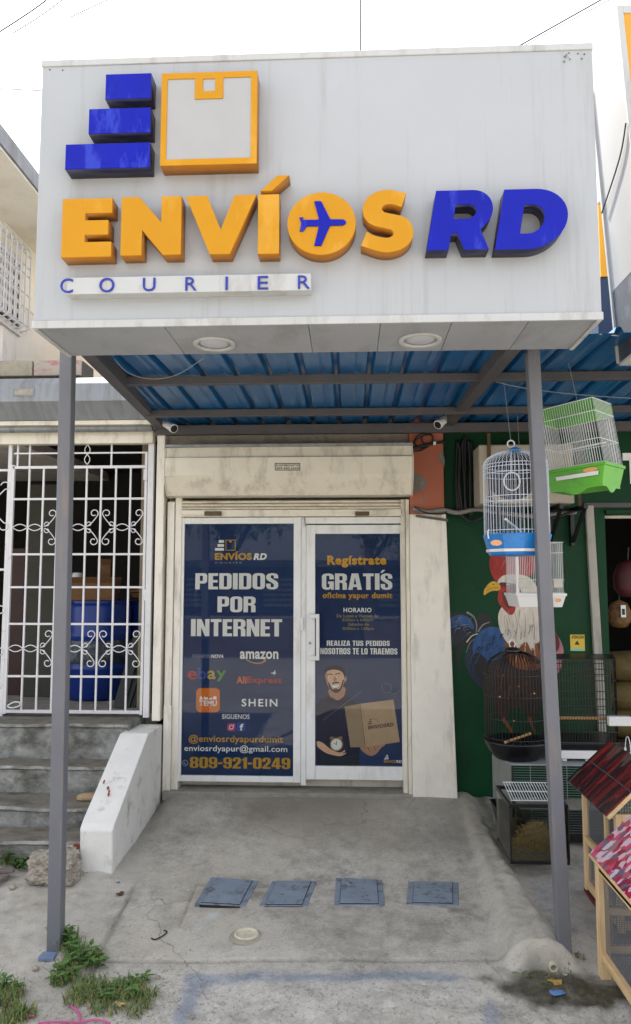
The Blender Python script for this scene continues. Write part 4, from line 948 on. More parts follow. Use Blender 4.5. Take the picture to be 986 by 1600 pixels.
g = MB(); zq = Z(120, 668, -.16); g.cyl((-5, -.14, zq), (X(238, 668, -.14), -.14, zq), .035, n=14); g.build('roll', M_GALV, hood, smooth=True)
g = MB(); zq = Z(120, 684, -.08); g.box(-5, X(240, 684, -.08), -.10, -.02, zq-.052, zq+.052); bb = g.build('bottom_bar', M_CREAM, hood, bevel=.006)
g = MB(); zq2 = Z(120, 660, -.20); g.box(-5, X(236, 660, -.2), -.215, -.0, zq2-.022, zq2+.012); g.build('rail', M_CREAM, hood, bevel=.003)
# white timber post between the shops
tp = thing('timber_post', 'slim white painted post between the iron gate and the courier shop', 'post', (X(248, 900, -.06), -.06, FL))
g = MB(); g.box(X(242, 900, -.08), X(254.5, 900, -.08), -.09, .02, FL-.02, Z(248, 672, -.08)); g.build('shaft', M_WPAINT, tp, bevel=.004)
g = MB(); g.box(X(241, 900, -.08), X(243.4, 900, -.08), -.07, -.02, FL, Z(248, 740, -.08)); g.build('batten', M_WPAINT, tp, bevel=.002)

# ---- the iron gate
def gx_(p): return X(p, 850, YG)
gate = thing('iron_gate', 'white painted iron gate of square bars with scrolls, closing the storeroom', 'gate', (gx_(130), YG, FL))
BW = .014
def vbar(x, z0, z1, w=BW, name='bar'):
    g = MB(); g.box(x-w/2, x+w/2, YG-w/2, YG+w/2, z0, z1); return g.build(name, M_IRON, gate)
def hbar(x0, x1, z, w=BW, name='rail'):
    g = MB(); g.box(x0, x1, YG-w/2-.001, YG+w/2+.001, z-w/2, z+w/2); return g.build(name, M_IRON, gate)
gzt, gzb = Z(130, 730, YG), Z(130, 1112, YG)
gl, gr_ = gx_(17), gx_(232)
vbar(gl, gzb-.02, gzt+.02, .024, 'stile'); vbar(gr_-.03, gzb-.02, gzt+.12, .02, 'stile'); vbar(gr_+.012, FL, zH+.02, .045, 'hinge_post')
for yy in (730, 779.5, 866, 917.5, 975, 1057): hbar(gl, gr_-.03, Z(130, yy, YG), .016 if yy != 730 else .022)
hbar(gl, gr_-.02, gzb, .024)
bars = [gx_(p) for p in (42.5, 65, 88, 110.5, 133, 156, 179, 202)]
for x in bars: vbar(x, gzb, gzt)
# transom pieces above the leaf
ztr = Z(130, 708, YG)
hbar(gl, gr_-.02, ztr, .012)
for p in (42, 171, 23): vbar(gx_(p), gzt, zH+.02, .013)
def scroll(cx, cz, s, fx=1, fz=1):
    """a C scroll: stem from the centre line, curling at its end"""
    pts = []
    for i in range(26):
        t = i/25
        if t < .45:
            u = t/.45; pts.append((u*.55, .05+.55*u**1.6))
        else:
            u = (t-.45)/.55; a = R(-15+u*330); r = .20*(1-.55*u)
            pts.append((.55-.20*math.cos(R(-15))+r*math.cos(a)+.0, .60+r*math.sin(a)+.20*math.sin(R(15))))
    return [(cx+fx*px*s, YG-.006, cz+fz*pz*s) for px, pz in pts]
def small_scroll(cx, cz, s, fx=1, fz=1):
    pts = []
    for i in range(22):
        u = i/21; a = R(200-u*330); r = .24*(1-.6*u)
        pts.append((cx+fx*(.30+r*math.cos(a))*s, YG-.006, cz+fz*(.26+r*math.sin(a))*s))
    return pts
def lens_(x0, x1, cz, h):
    o = []
    for sgn in (1, -1):
        o.append([(x0+(x1-x0)*i/12, YG-.006, cz+sgn*h*math.sin(math.pi*i/12)) for i in range(13)])
    return o
pit = bars[1]-bars[0]
for zc_, in ((Z(130, 824, YG),), (Z(130, 1013.5, YG),)):
    for cxx in (bars[5], bars[2]+pit*.1, gr_-.03):
        for fz in (1, -1):
            for fxx in (1, -1):
                if cxx > gr_-.05 and fxx < 0: continue
                if abs(cxx-bars[2]-pit*.1) < .01 and fxx < 0: continue
                g = MB(); g.tube(scroll(cxx-fxx*pit*.95, zc_, pit*1.45, fxx, fz), .0045, 6); g.build('scroll', M_IRON, gate, smooth=True)
                g = MB(); g.tube(small_scroll(cxx-fxx*pit*1.0, zc_, pit*.8, fxx, fz), .004, 6); g.build('scroll', M_IRON, gate, smooth=True)
    for a, b in ((gl+.01, bars[0]), (bars[0], bars[1]), (bars[3], bars[4]), (bars[6], bars[7])):
        g = MB()
        for l in lens_(a, b, zc_, .026): g.tube(l, .0045, 6)
        g.build('oval', M_IRON, gate, smooth=True)
for zc_ in (Z(133, 718, YG), Z(133, 703, YG)):
    g = MB(); h_2 = .055
    for sgn in (1, -1): g.tube([(bars[4]+sgn*.022*math.sin(math.pi*i/10), YG-.006, zc_-h_2/1.3+h_2*1.5*i/10) for i in range(11)], .004, 6)
    g.build('oval', M_IRON, gate, smooth=True)
for yy in (742, 930, 1093):
    c = at(227, yy, YG-.01); g = MB(); g.box(c.x-.012, c.x+.02, YG-.022, YG-.008, c.z-.045, c.z+.045); g.build('hinge', M_IRON, gate, bevel=.003)
c = at(20, 1100, YG); g = MB(); g.tube(smooth_loop([at(12, 1103, YG-.03), at(22, 1097, YG-.03), at(31, 1098, YG-.03), at(30, 1103, YG-.03), at(18, 1106, YG-.03)], 4), .006, 6, closed=True); g.build('tie', M_IRON, gate)
# fixed screen left of the gate
scr = thing('iron_screen', 'fixed white iron screen at the far left edge beside the gate', 'screen', (gx_(0), YG, FL))
def sbar(x0, x1, z0, z1, nm='bar', y0=YG-.012, y1=YG+.012):
    g = MB(); g.box(x0, x1, y0, y1, z0, z1); g.build(nm, M_IRON, scr)
sbar(gx_(9), gx_(14.5), FL-.02, zH+.02, 'stile')
for p in (-12, -36, -60, -84): sbar(gx_(p)-.007, gx_(p)+.007, FL, zH)
for yy in (890, 1112, 735): sbar(gx_(-110), gx_(9), Z(0, yy, YG)-.009, Z(0, yy, YG)+.009, 'rail', YG-.013, YG+.013)
for zc_ in (Z(0, 791, YG), Z(0, 985, YG)):
    for fz in (1, -1):
        pts = [at(-2, 0, YG)]
        w = [(gx_(-16)+u*.115, YG-.014, zc_+fz*(.02+.115*u)) for u in (0, .5, 1)]
        e_ = [(gx_(-16)+.115+.0+.035*math.sin(a)*1.0-.0, YG-.014, zc_+fz*(.135-.0+.03*(1-math.cos(a)))) for a in np.linspace(.4, 4.6, 10)]
        g = MB(); g.tube(smooth_loop([Vector(p) for p in w+[Vector(q_) for q_ in e_]], 3, False), .005, 6); g.build('scroll', M_IRON, scr, smooth=True)

# ---- what stands inside
def barrel(label, c, r, h):
    t = thing('plastic_barrel', label, 'barrel', c)
    M_BAR = mat('blue barrel plastic', '#0c3080', .35, var=.1, scale=6, dirt_or_gloss='#0c1c3c', dirt_or_gloss_amt=.5, dirt_or_gloss_scale=(4, 4, 8))
    g = MB(); g.lathe([(r*.93, 0), (r, .03), (r, h*.30), (r*1.03, h*.315), (r*1.03, h*.34), (r, h*.355), (r, h*.64), (r*1.03, h*.655), (r*1.03, h*.68), (r, h*.695), (r, h*.95), (r*.95, h)], c, 32); g.build('body', M_BAR, t, smooth=True)
    g = MB(); g.lathe([(r*1.04, h*.38), (r*1.045, h*.385), (r*1.045, h*.61), (r*1.04, h*.615)], c, 32, cap=False); g.build('label_band', mat('scuffed grey label', '#2b3440', .6, var=.5, scale=9, dirt_or_gloss='#8a94a0', dirt_or_gloss_amt=.6, dirt_or_gloss_scale=(9, 9, 9)), t, smooth=True)
    g = MB(); g.lathe([(r*.97, h), (r*.97, h+.02), (r*.9, h+.024), (0.001, h+.024)], c, 32); g.build('lid', M_BAR, t)
bx = X(140, 1100, .75)
barrel('blue plastic barrel standing behind the gate, boxes on its lid', (bx, .95, FL), .29, .86)
barrel('second blue barrel in shadow close behind the first, partly hidden', (bx+.40, 1.35, FL), .28, .84)
M_CBOX = mat('brown cardboard', '#6e4e30', .8, var=.08, scale=8)
def carton(label, c, w, d, h, rz, m=M_CBOX):
    t = thing('cardboard_box', label, 'box', c); g = MB()
    g.box(c[0]-w/2, c[0]+w/2, c[1]-d/2, c[1]+d/2, c[2], c[2]+h); o = g.build('carton', m, t, bevel=.004)
    g = MB(); g.box(c[0]-w/2+.01, c[0]+w/2-.01, c[1]-.03, c[1]+.03, c[2]+h+.0005, c[2]+h+.002); g.build('tape', mat('brown tape', '#7d6040', .3), t)
    for s_ in (-1, 1):
        g = MB(); a = Vector((c[0]-w/2, c[1]+s_*d/2, c[2]+h)); b = a+Vector((0, s_*.05, .05)); g.add([a, a+Vector((w, 0, 0)), b+Vector((w, 0, 0)), b], [(0, 1, 2, 3)]); g.build('flap', m, t, solid=.004)
    t.rotation_euler = (0, 0, rz)
carton('flat brown carton lying on the blue barrel behind the gate', (bx-.03, .9, FL+.885), .40, .3, .16, .1)
carton('small upright carton piece standing on the flat brown carton', (bx+.05, .9, FL+1.06), .12, .1, .15, .3)
pl = thing('wood_scraps', 'pile of splintered boards lying on the second barrel', 'boards', (bx+.42, 1.3, FL+.87)); rs = random.Random(5)
for k in range(6):
    a = Vector((bx+.2+rs.uniform(0, .06), 1.1+rs.uniform(0, .2), FL+.895+k*.022)); b = a+Vector((rs.uniform(.3, .42), rs.uniform(-.1, .15), rs.uniform(-.02, .03)))
    g = MB(); g.beam(a, b, .09, .018); g.build('board', mat('raw board', '#7d5a3a', .8, var=.2, scale=12, stretch=(1, 8, 8)), pl)
pl = thing('leaning_boards', 'dark boards leaning against the store wall beside the gate hinge', 'boards', (X(200, 1100, .4), .4, FL))
for k in range(3):
    g = MB(); a = Vector((X(188+k*7, 1105, .4), .35+k*.03, FL)); g.beam(a, a+Vector((.10, .25, .62-.05*k)), .09, .02, up=(0, 1, 0)); g.build('board', mat('dark green board', '#26302c', .6, var=.2), pl)
tb = thing('plastic_tub', 'white plastic tub upside down on the carton behind the post', 'tub', (bx-.2, .9, FL+1.06))
g = MB(); g.lathe([(.055, 0), (.058, .006), (.045, .07), (.04, .075), (.001, .075)], (bx-.2, .9, FL+1.062), 16); g.build('cup', M_WPLAS, tb, smooth=True)
g = MB(); g.lathe([(.056, 0), (.061, .002), (.061, .008), (.056, .01)], (bx-.2, .9, FL+1.062), 16, cap=False); g.build('rim', M_WPLAS, tb)

# ---- concrete steps
steps = thing('concrete_steps', 'four worn grey concrete steps up to the white iron gate', 'steps', (-2.4, -.6, -.2))
sxr = X(131, 1320, -1.13)+.03
SY = [(.1, -.34, FL-.002), (-.34, -.55, .278), (-.55, -.89, .093), (-.89, -1.14, -.036)]
def worn(x0, x1, y0, y1, z0, z1, nm, seed):
    """step with an uneven, rounded nosing"""
    n = 60; rs = np.random.RandomState(seed); rows = []
    xs_ = np.linspace(x0, x1, n); j = np.convolve(rs.randn(n), np.ones(3)/3, 'same')*.006; j2 = np.convolve(rs.randn(n), np.ones(5)/5, 'same')*.008
    for dy, zz_ in ((y1, z1), (y0+.04, z1+0.0), (y0+.012, z1-.005), (y0, z1-.022), (y0+.022, z1-.036), (y0+.02, (z0+z1)/2), (y0+.016, z0)):
        rows.append([(xs_[i], dy+(j[i] if dy <= y0+.02 else 0), zz_+(j2[i] if abs(zz_-z1) < .03 and dy < y1-.01 else 0)) for i in range(n)])
    g = MB(); g.grid(rows[:3]); g.mi = 1; g.grid(rows[2:])
    g.add([(x1, y1, z1), (x1, y0, z1), (x1, y0, z0), (x1, y1, z0)], [(0, 1, 2, 3)]); g.build(nm, [M_STEP, M_RISE], steps, smooth=False)
zp = -.25
for k, (y1, y0, z1) in enumerate(SY):
    zlow = SY[k+1][2] if k < 3 else -.25
    worn(-4.6, sxr, y0, y1, zlow-.02, z1, 'step', k)
g = MB(); g.box(-4.6, sxr-.002, -.3, .2, -.3, FL-.03); g.build('step_core', M_STEP, steps)
c0 = at(124, 1322, -1.142); g = MB(); g.box(c0.x-.035, X(140, 1320, -1.142), -1.147, -1.13, -.25, -.045); g.build('brick_patch', M_TERRA, steps, label='terracotta brick end showing at the lowest step')
# white stringer wall beside the steps
xa, xb = -1.71, X(214, 1300, -.6)
wallS = thing('stringer_wall', 'low sloping white painted wall between the steps and the ramp', 'wall', (-1.6, -.6, -.2))
xb = (X(255, 1240, -.06)+X(176, 1340, -1.13))/2
xa = X(131, 1320, -1.13)
yf_, zf = -1.20, Z(150, 1288, -1.20)
yt_, zt_ = -.46, Z(190, 1147, -.46)
pf = [(.0, -.3), (yf_+.0, -.3), (yf_-.015, zf-.03), (yf_+.02, zf), (yt_-.03, zt_-.03), (yt_+.03, zt_), (0.0, Z(235, 1131, 0)), (0., -.3)][:-1]
g = MB(); n = 9
for i in range(n):
    pass
g.prism([(xa, y, z) for y, z in pf], (xb-xa, 0, 0)); ow = g.build('wall_body', mat('chalky white wall paint', '#dededa', .75, var=.05, scale=6, dirt_or_gloss='#8f8b80', dirt_or_gloss_amt=.8, dirt_or_gloss_scale=(7, 7, 5), dirt_or_gloss_lo=.56, dirt_or_gloss_hi=.74, bump=.003, bscale=25), wallS, bevel=.012, seg=3)
M_RED = mat('red smear', '#8a3a34', .7, var=.3, scale=40)
g = MB(); rs = random.Random(2)
for (px, py) in ((169, 1232), (171, 1237), (169.5, 1242), (163, 1222), (166, 1303)):
    p = at(px, py, -.7); tt = (-.7-yf_)/(yt_-yf_)
    yy = None
    for y in np.linspace(yf_, yt_, 200):
        z = zf+(zt_-zf)*(y-yf_)/(yt_-yf_); p = at(px, py, y)
        if abs(p.z-z) < .004: yy = y; break
    if yy is None: continue
    p = at(px, py, yy)+Vector((0, -.004, .004)); s_ = .012
    g.poly([(p.x+s_*math.cos(a)*rs.uniform(.3, 1), p.y+s_*.6*math.sin(a)*rs.uniform(.4, 1), p.z+s_*1.5*math.sin(a)*rs.uniform(.4, 1)*.9) for a in (0, 1, 2, 3, 4, 5)])
if g.v: g.build('red_smear', M_RED, wallS, recalc=False)

# ------------------------------------------------------------------ two-storey house behind, upper left
hs = thing('upper_house', 'cream two-storey house behind, with grey roof edge and window grille', 'house', (-4.5, 2.5, 3))
HX = -3.15
g = MB(); g.box(-9, HX, .55, 9, 2.9, 5.0); g.build('wall', M_WHITEW, hs)
g = MB(); g.box(-9, HX+.006, .5, 9.1, Z(20, 470, .8), 5.6); g.build('upper_wall', M_CREAMW, hs)
# roof slab with overhang: edge runs along the top left corner
ex = HX+.55
e0, e1 = at(0, 200, -.6), at(56, 300, .9)
def edge_pt(px, py, Xc):
    ray = D_*F+R_*(px-CX)-U_*(py-CY); return CAM+ray*((Xc-CAM.x)/ray.x)
EX = -2.62
q0, q1 = edge_pt(0, 185, EX), edge_pt(56, 272, EX); r0, r1 = edge_pt(0, 217, EX), edge_pt(56, 296, EX)
zt = (q0.z+q1.z)/2; zb_ = (r0.z+r1.z)/2
g = MB(); g.box(-9, EX, -1.5, 9, zb_, zt); g.build('roof_slab', mat('grey weathered fascia', '#8e8f92', .8, var=.12, dirt_or_gloss='#5c5a55', dirt_or_gloss_amt=.6, dirt_or_gloss_scale=(5, 5, 1.5)), hs)
g = MB(); g.box(-9, EX-.02, -1.48, 9, zb_-.02, zb_-.002); g.build('soffit', M_CREAMW, hs)
# window grille: basket of white bars standing off the wall, lattice behind
XG = HX+.10
def side(px, py, Xc=XG): return edge_pt(px, py, Xc)
wy0, wy1 = side(-20, 400).y, side(50, 480).y
wz1, wz0 = side(20, 365).z, side(20, 500).z
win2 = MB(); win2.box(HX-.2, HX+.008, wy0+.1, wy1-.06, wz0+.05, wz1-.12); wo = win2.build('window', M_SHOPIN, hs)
g = MB()
zz_ = wz0+.06
while zz_ < wz1-.15:
    g.box(HX+.008, HX+.03, wy0+.1, wy1-.06, zz_, zz_+.04); zz_ += .095
yy = wy0+.1
while yy < wy1-.06:
    g.box(HX+.0085, HX+.028, yy, yy+.035, wz0+.05, wz1-.12); yy += .10
g.build('lattice', M_WHITEW, wo, kind='stuff')
yy = wy0
while yy < wy1+.02:
    g = MB(); g.tube(smooth_loop([Vector((HX+.01, yy, wz1+.02)), Vector((HX+.06, yy, wz1+.04)), Vector((XG, yy, wz1-.03)), Vector((XG, yy, wz1-.2)), Vector((XG, yy, wz0+.15)), Vector((XG-.005, yy, wz0+.03)), Vector((HX+.01, yy, wz0))], 4, False), .009, 6); g.build('grille_bar', M_IRON, hs, smooth=True); yy += .105
for zz_ in (wz0+.05, wz0+.35, wz0+.62, wz1-.25, wz1-.05):
    g = MB(); g.cyl((XG-.012, wy0, zz_), (XG-.012, wy1, zz_), .007, n=6); g.build('grille_rail', M_IRON, hs)
g = MB(); g.box(HX-.05, HX+.02, wy0+.03, wy1-.04, wz0-.04, wz0+.03); g.build('window_sill', M_WHITEW, hs, bevel=.005)
# ------------------------------------------------------------------ right neighbour: green pet shop
YW = .03
pet = thing('pet_shop', 'dark green pet shop wall with a painted rooster and a dim doorway', 'shop', (2.2, .5, 0))
wx0 = pt1-.03; dx0 = X(950, 950, YW); zdoor = Z(960, 803, YW)
g = MB(); g.box(wx0, dx0, YW, .2, -.15, 3.1); g.build('wall', M_GREEN, pet)
g = MB(); g.box(dx0, 4.2, YW, .2, zdoor, 3.1); g.build('door_header', M_GREEN, pet)
g = MB(); g.box(dx0, 4.2, YW-.03, YW, zdoor-.0, zdoor+.03); g.build('header_trim', M_GREEN, pet, bevel=.003)
g = MB(); g.box(X(912, 780, YW), 4.2, YW-.02, YW-.0005, Z(960, 793, YW), Z(960, 786, YW)); g.build('header_strip', M_STEELD, pet)
g = MB(); g.box(wx0, 4.2, .2, 4.2, -.2, -.10); g.build('floor_slab', M_CONC, pet)
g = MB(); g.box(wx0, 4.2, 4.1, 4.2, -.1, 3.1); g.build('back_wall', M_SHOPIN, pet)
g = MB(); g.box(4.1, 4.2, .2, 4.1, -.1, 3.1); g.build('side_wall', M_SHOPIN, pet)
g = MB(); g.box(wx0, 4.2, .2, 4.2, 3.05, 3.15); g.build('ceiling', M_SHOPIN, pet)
g = MB(); g.box(dx0-.02, dx0+.9, .201, .24, zdoor-.02, zdoor+.01); g.build('door_head', M_WPAINT, pet)
# pale strip beside the door
g = MB(); a, b = at(920, 790, YW-.02), at(944, 1190, YW-.02); g.beam(a, b, .062, .04, up=(0, 1, 0)); g.build('pale_strip', mat('pale worn timber', '#a8a59c', .7, var=.15, scale=4, dirt_or_gloss='#6d685e', dirt_or_gloss_amt=.6, dirt_or_gloss_scale=(10, 10, 2)), pet, bevel=.004)
# the T of the shop's name
fit(text_mesh('T', off=.05, depth=.1), 'wall_letter', X(973, 730, YW), X(1002, 730, YW), Z(985, 756, YW), Z(985, 708, YW), YW-.008, YW, M_PW, pet)
# yellow notice
st = MB(); st.box(X(891, 1004, YW), X(913.5, 1004, YW), YW-.003, YW-.0003, Z(902, 1017, YW), Z(902, 991.5, YW)); so_ = st.build('yellow_notice', mat('yellow notice', '#d8b93a', .5, var=.05), pet)
flat_text('ATENCION', (893, 912, 993, 998), YW-.004, M_INK, so_, off=.03); 
g = MB(); c = at(902, 1005, YW-.004); g.poly([(c.x-.02, c.y, c.z-.012), (c.x+.02, c.y, c.z-.012), (c.x+.008, c.y, c.z+.008), (c.x+.002, c.y, c.z+.02), (c.x-.012, c.y, c.z+.006)]); g.build('notice_bird', M_INK, so_, recalc=False)
g = MB(); g.box(X(891.5, 1014, YW), X(913, 1014, YW), YW-.0038, YW-.0031, Z(902, 1016.6, YW), Z(902, 1013, YW)); g.build('notice_band', mat('teal band', '#7fc0a8', .5), so_)
# rooster painted on the wall
zq_ = lambda *ps: [(690+x/3.331, 840+y/3.331) for x, y in ps]
brush = dict(var=.35, scale=28, stretch=(1, 1, .35))
M_MB = mat('mural black', '#0d1018', .5, **brush); M_MBL = mat('mural blue', '#1c4c80', .5, **brush); M_MN = mat('mural navy', '#0f1d33', .5, **brush)
M_MW = mat('mural white', '#cdc5b8', .5, var=.15, scale=24, stretch=(1, 1, .3)); M_MO = mat('mural orange brown', '#74411f', .5, **brush); M_MR = mat('mural red', '#98201a', .5, **brush)
M_MRD = mat('mural dark red', '#5a1414', .5, **brush); M_MY = mat('mural yellow', '#c39a2a', .5, var=.15, scale=30); M_MG = mat('mural grey', '#76777c', .5, **brush); M_MD = mat('mural dark brown', '#2a1712', .5, **brush); M_MPL = mat('mural pale', '#d8d2c6', .5, var=.1); M_MOL = mat('mural light orange', '#a8683a', .5, **brush); M_MPK = mat('mural pink', '#a8707c', .5, **brush)
pr = Print(YW-.0005, .00006)
pr.shape(zq_((40, 410), (80, 390), (130, 395), (172, 440), (190, 398), (218, 388), (262, 425), (265, 470), (235, 485), (190, 505), (160, 545), (140, 610), (125, 560), (104, 590), (95, 640), (102, 690), (86, 675), (75, 610), (85, 560), (58, 530), (44, 460)), M_MB, 4)
pr.shape(zq_((45, 425), (100, 402), (150, 425), (168, 475), (120, 462), (80, 470), (52, 505)), M_MBL, 4)
pr.shape(zq_((20, 500), (60, 470), (130, 480), (175, 510), (120, 520), (70, 560)), M_MN, 4)
pr.stroke(zq_((130, 388), (165, 410), (182, 450), (180, 500)), (3.2, 1.2), M_MG); pr.stroke(zq_((250, 440), (215, 455), (190, 490)), (1.2, 2.6), M_MG); pr.stroke(zq_((200, 500), (160, 510), (130, 545)), (1.0, 1.8), M_MW); pr.stroke(zq_((190, 520), (150, 545), (128, 600)), (.8, 1.4), M_MG)
pr.stroke(zq_((70, 560), (80, 620), (100, 690)), (1.5, 2.5), M_MB)
pr.shape(zq_((150, 560), (200, 520), (330, 520), (520, 560), (540, 700), (530, 850), (450, 880), (370, 885), (280, 860), (220, 800), (150, 720), (122, 650), (128, 600)), M_MN, 4)
pr.shape(zq_((190, 640), (300, 620), (480, 660), (530, 760), (520, 860), (440, 885), (340, 880), (260, 820), (205, 740)), M_MD, 4)
pr.shape(zq_((165, 550), (200, 490), (255, 465), (312, 480), (338, 560), (310, 620), (240, 645), (172, 628)), M_MBL, 4)
pr.shape(zq_((150, 620), (190, 600), (240, 650), (235, 760), (190, 720)), M_MB, 4)
pr.shape(zq_((560, 480), (610, 520), (635, 590), (620, 680), (580, 720), (540, 640)), M_MPK, 4); pr.shape(zq_((560, 460), (600, 500), (615, 560), (590, 600), (550, 560)), M_MRD, 4)
pr.shape(zq_((332, 540), (420, 510), (520, 550), (580, 560), (560, 640), (480, 690), (385, 675), (342, 620)), M_MO, 4)
pr.shape(zq_((300, 385), (330, 348), (400, 340), (520, 350), (570, 430), (575, 510), (530, 590), (500, 545), (470, 590), (440, 540), (400, 575), (370, 540), (345, 550), (308, 490), (295, 430)), M_MW, 4)
for k, (a, b) in enumerate((((330, 400), (345, 510)), ((380, 390), (390, 500)), ((430, 390), (430, 520)), ((470, 380), (480, 540)), ((520, 400), (520, 530)), ((400, 440), (412, 530)), ((455, 450), (452, 500)))):
    pr.stroke(zq_(a, ((a[0]+b[0])/2+8, (a[1]+b[1])/2), b), (.4, 1.5), M_MG)
for a, b in (((440, 520), (430, 640)), ((480, 530), (490, 650)), ((400, 540), (385, 650)), ((520, 540), (530, 620))): pr.stroke(zq_(a, b), (1.6, .5), M_MW, 0)
pr.shape(zq_((248, 130), (262, 90), (320, 78), (420, 80), (478, 100), (485, 170), (440, 205), (350, 190), (295, 228), (262, 195)), M_MR, 4)
pr.stroke(zq_((350, 95), (325, 130), (308, 165)), (1.4, .4), M_MPK); pr.stroke(zq_((460, 120), (440, 160), (420, 190)), (1.2, .4), M_MPK)
pr.shape(zq_((293, 225), (330, 194), (420, 194), (480, 228), (502, 300), (440, 310), (400, 262), (340, 238), (300, 240)), M_MW, 4)
pr.shape(zq_((300, 238), (350, 236), (402, 250), (405, 300), (360, 325), (310, 300)), M_MRD, 4)
pr.shape(zq_((302, 265), (350, 258), (378, 300), (384, 375), (360, 403), (322, 372), (294, 330)), M_MR, 4); pr.shape(zq_((312, 290), (345, 280), (365, 320), (360, 370), (330, 350)), M_MRD, 4)
pr.shape(zq_((220, 300), (222, 272), (245, 240), (275, 227), (306, 250), (300, 274), (262, 278), (238, 290)), M_MY, 3); pr.stroke(zq_((232, 276), (265, 262), (298, 262)), (.3, .7), M_MD)
pr.ell(690+270/3.331, 840+243/3.331, 1.6, .8, M_MD, 10)
pr.ell(690+342/3.331, 840+246/3.331, 4.2, 3.0, M_MB, 14); pr.ell(690+343/3.331, 840+245/3.331, 2.2, 1.8, M_MW, 12); pr.ell(690+344/3.331, 840+246/3.331, 1.2, 1.2, M_MB, 10)
pr.shape(zq_((265, 850), (350, 870), (350, 930), (335, 955), (300, 940), (280, 900)), M_MD, 4); pr.shape(zq_((430, 860), (510, 850), (490, 930), (470, 950), (445, 930)), M_MD, 4)
pr.stroke(zq_((318, 940), (350, 985), (375, 1030)), (6, 4), M_MO); pr.stroke(zq_((460, 935), (468, 975), (490, 1020)), (6, 4), M_MO); pr.stroke(zq_((375, 1030), (420, 1045)), (3, 1), M_MO); pr.stroke(zq_((375, 1030), (340, 1050)), (3, 1), M_MO)
rs = random.Random(12)
for k in range(46):                                   # feather strokes: saddle, wing, thigh
    x = rs.uniform(170, 330); y = rs.uniform(500, 640); L_ = rs.uniform(30, 60)
    pr.stroke(zq_((x, y), (x-L_*.3, y+L_*.4), (x-L_*.35, y+L_)), (rs.uniform(.9, 2.2), .2), rs.choice([M_MBL, M_MN, M_MB, M_MBL]))
for k in range(50):
    x = rs.uniform(220, 510); y = rs.uniform(660, 830); L_ = rs.uniform(25, 55)
    pr.stroke(zq_((x, y), (x-8, y+L_*.5), (x-4, y+L_)), (rs.uniform(.8, 2.2), .2), rs.choice([M_MB, M_MD, M_MO, M_MN, M_MD, M_MRD]))
for k in range(34):
    x = rs.uniform(310, 540); y = rs.uniform(370, 500); L_ = rs.uniform(30, 70)
    pr.stroke(zq_((x, y), (x+rs.uniform(-6, 10), y+L_*.5), (x+rs.uniform(-12, 14), y+L_)), (rs.uniform(.5, 1.6), .2), rs.choice([M_MW, M_MG, M_MW, M_MPL]))
for k in range(26):
    x = rs.uniform(345, 540); y = rs.uniform(540, 610); L_ = rs.uniform(30, 60)
    pr.stroke(zq_((x, y), (x+3, y+L_*.5), (x-4, y+L_)), (rs.uniform(.8, 1.8), .2), rs.choice([M_MO, M_MOL, M_MD]))
for k in range(20):
    x = rs.uniform(50, 150); y = rs.uniform(400, 520); L_ = rs.uniform(30, 60)
    pr.stroke(zq_((x+L_*.6, y), (x+L_*.2, y+4), (x, y+L_*.5)), (rs.uniform(.6, 1.6), .2), rs.choice([M_MB, M_MBL, M_MN, M_MG]))
pr.done('mural', pet)

# ---- inside the doorway
M_SACK = mat('brown feed sack', '#6a5a34', .8, var=.2, scale=14, bump=.004, bscale=30)
for k, (px, py, lb) in enumerate(((978, 1040, 'topmost'), (980, 1085, 'middle'), (978, 1128, 'lowest'))):
    c = at(px, py, .9); sk = thing('feed_sack', f'{lb} brown feed sack stacked inside the green doorway', 'sack', c, 'feed sacks in the doorway')
    g = MB(); n = 12; rows = []
    for i in range(9):
        t = i/8; r_ = (1-(2*t-1)**4)**.5 if 0 < i < 8 else .35
        rows.append([(c.x-.28+.62*t, c.y+.2*r_*math.cos(2*math.pi*j/n), c.z+.133*r_*math.sin(2*math.pi*j/n)+.006*math.sin(7*t+j)) for j in range(n+1)])
    g.grid(rows); g.build('bag', M_SACK, sk, smooth=True)
    g = MB(); g.box(c.x-.30, c.x-.27, c.y-.06, c.y+.06, c.z-.015, c.z+.015); g.build('tied_end', M_SACK, sk)
_zt = Z(978, 1128, .9)-.128; _tx = X(978, 1128, .9)
tbl = thing('low_table', 'dark wooden low table carrying the feed sacks inside the doorway', 'table', (_tx, .9, -.1))
M_TBL = mat('dark table wood', '#3a2a1c', .7, var=.2, scale=8)
g = MB(); g.box(_tx-.34, _tx+.42, .66, 1.14, _zt-.03, _zt); g.build('table_top', M_TBL, tbl, bevel=.004)
for xx, yy in ((-.31, .69), (.39, .69), (-.31, 1.11), (.39, 1.11)):
    g = MB(); g.box(_tx+xx-.02, _tx+xx+.02, yy-.02, yy+.02, -.1, _zt-.03); g.build('leg', M_TBL, tbl)
def hangbag(name, label, cat, px, py, y, w, h, m, seed):
    c = at(px, py, y); t = thing(name, label, cat, c); rs = random.Random(seed)
    g = MB(); g.lathe([(.01, h*.55), (w*.35, h*.42), (w*.5, h*.1), (w*.48, -h*.25), (w*.3, -h*.48), (.01, -h*.5)], c, 14, sy=.5); g.build('bag', m, t, smooth=True)
    g = MB(); g.tube([(c.x, c.y, c.z+h*.5), (c.x+.01, c.y, c.z+h*.9)], .004, 6); g.build('hook', M_STEELD, t)
hangbag('hanging_bag', 'round red bag hanging in the dim doorway', 'bag', 982, 905, .5, .26, .30, mat('red fabric', '#451014', .6, var=.3), 1)
hangbag('toy_bundle', 'golden brown bundle of pet toys hanging in the doorway', 'toys', 968, 960, .5, .2, .22, mat('gold toys', '#6a4a24', .6, var=.6, scale=40), 2)
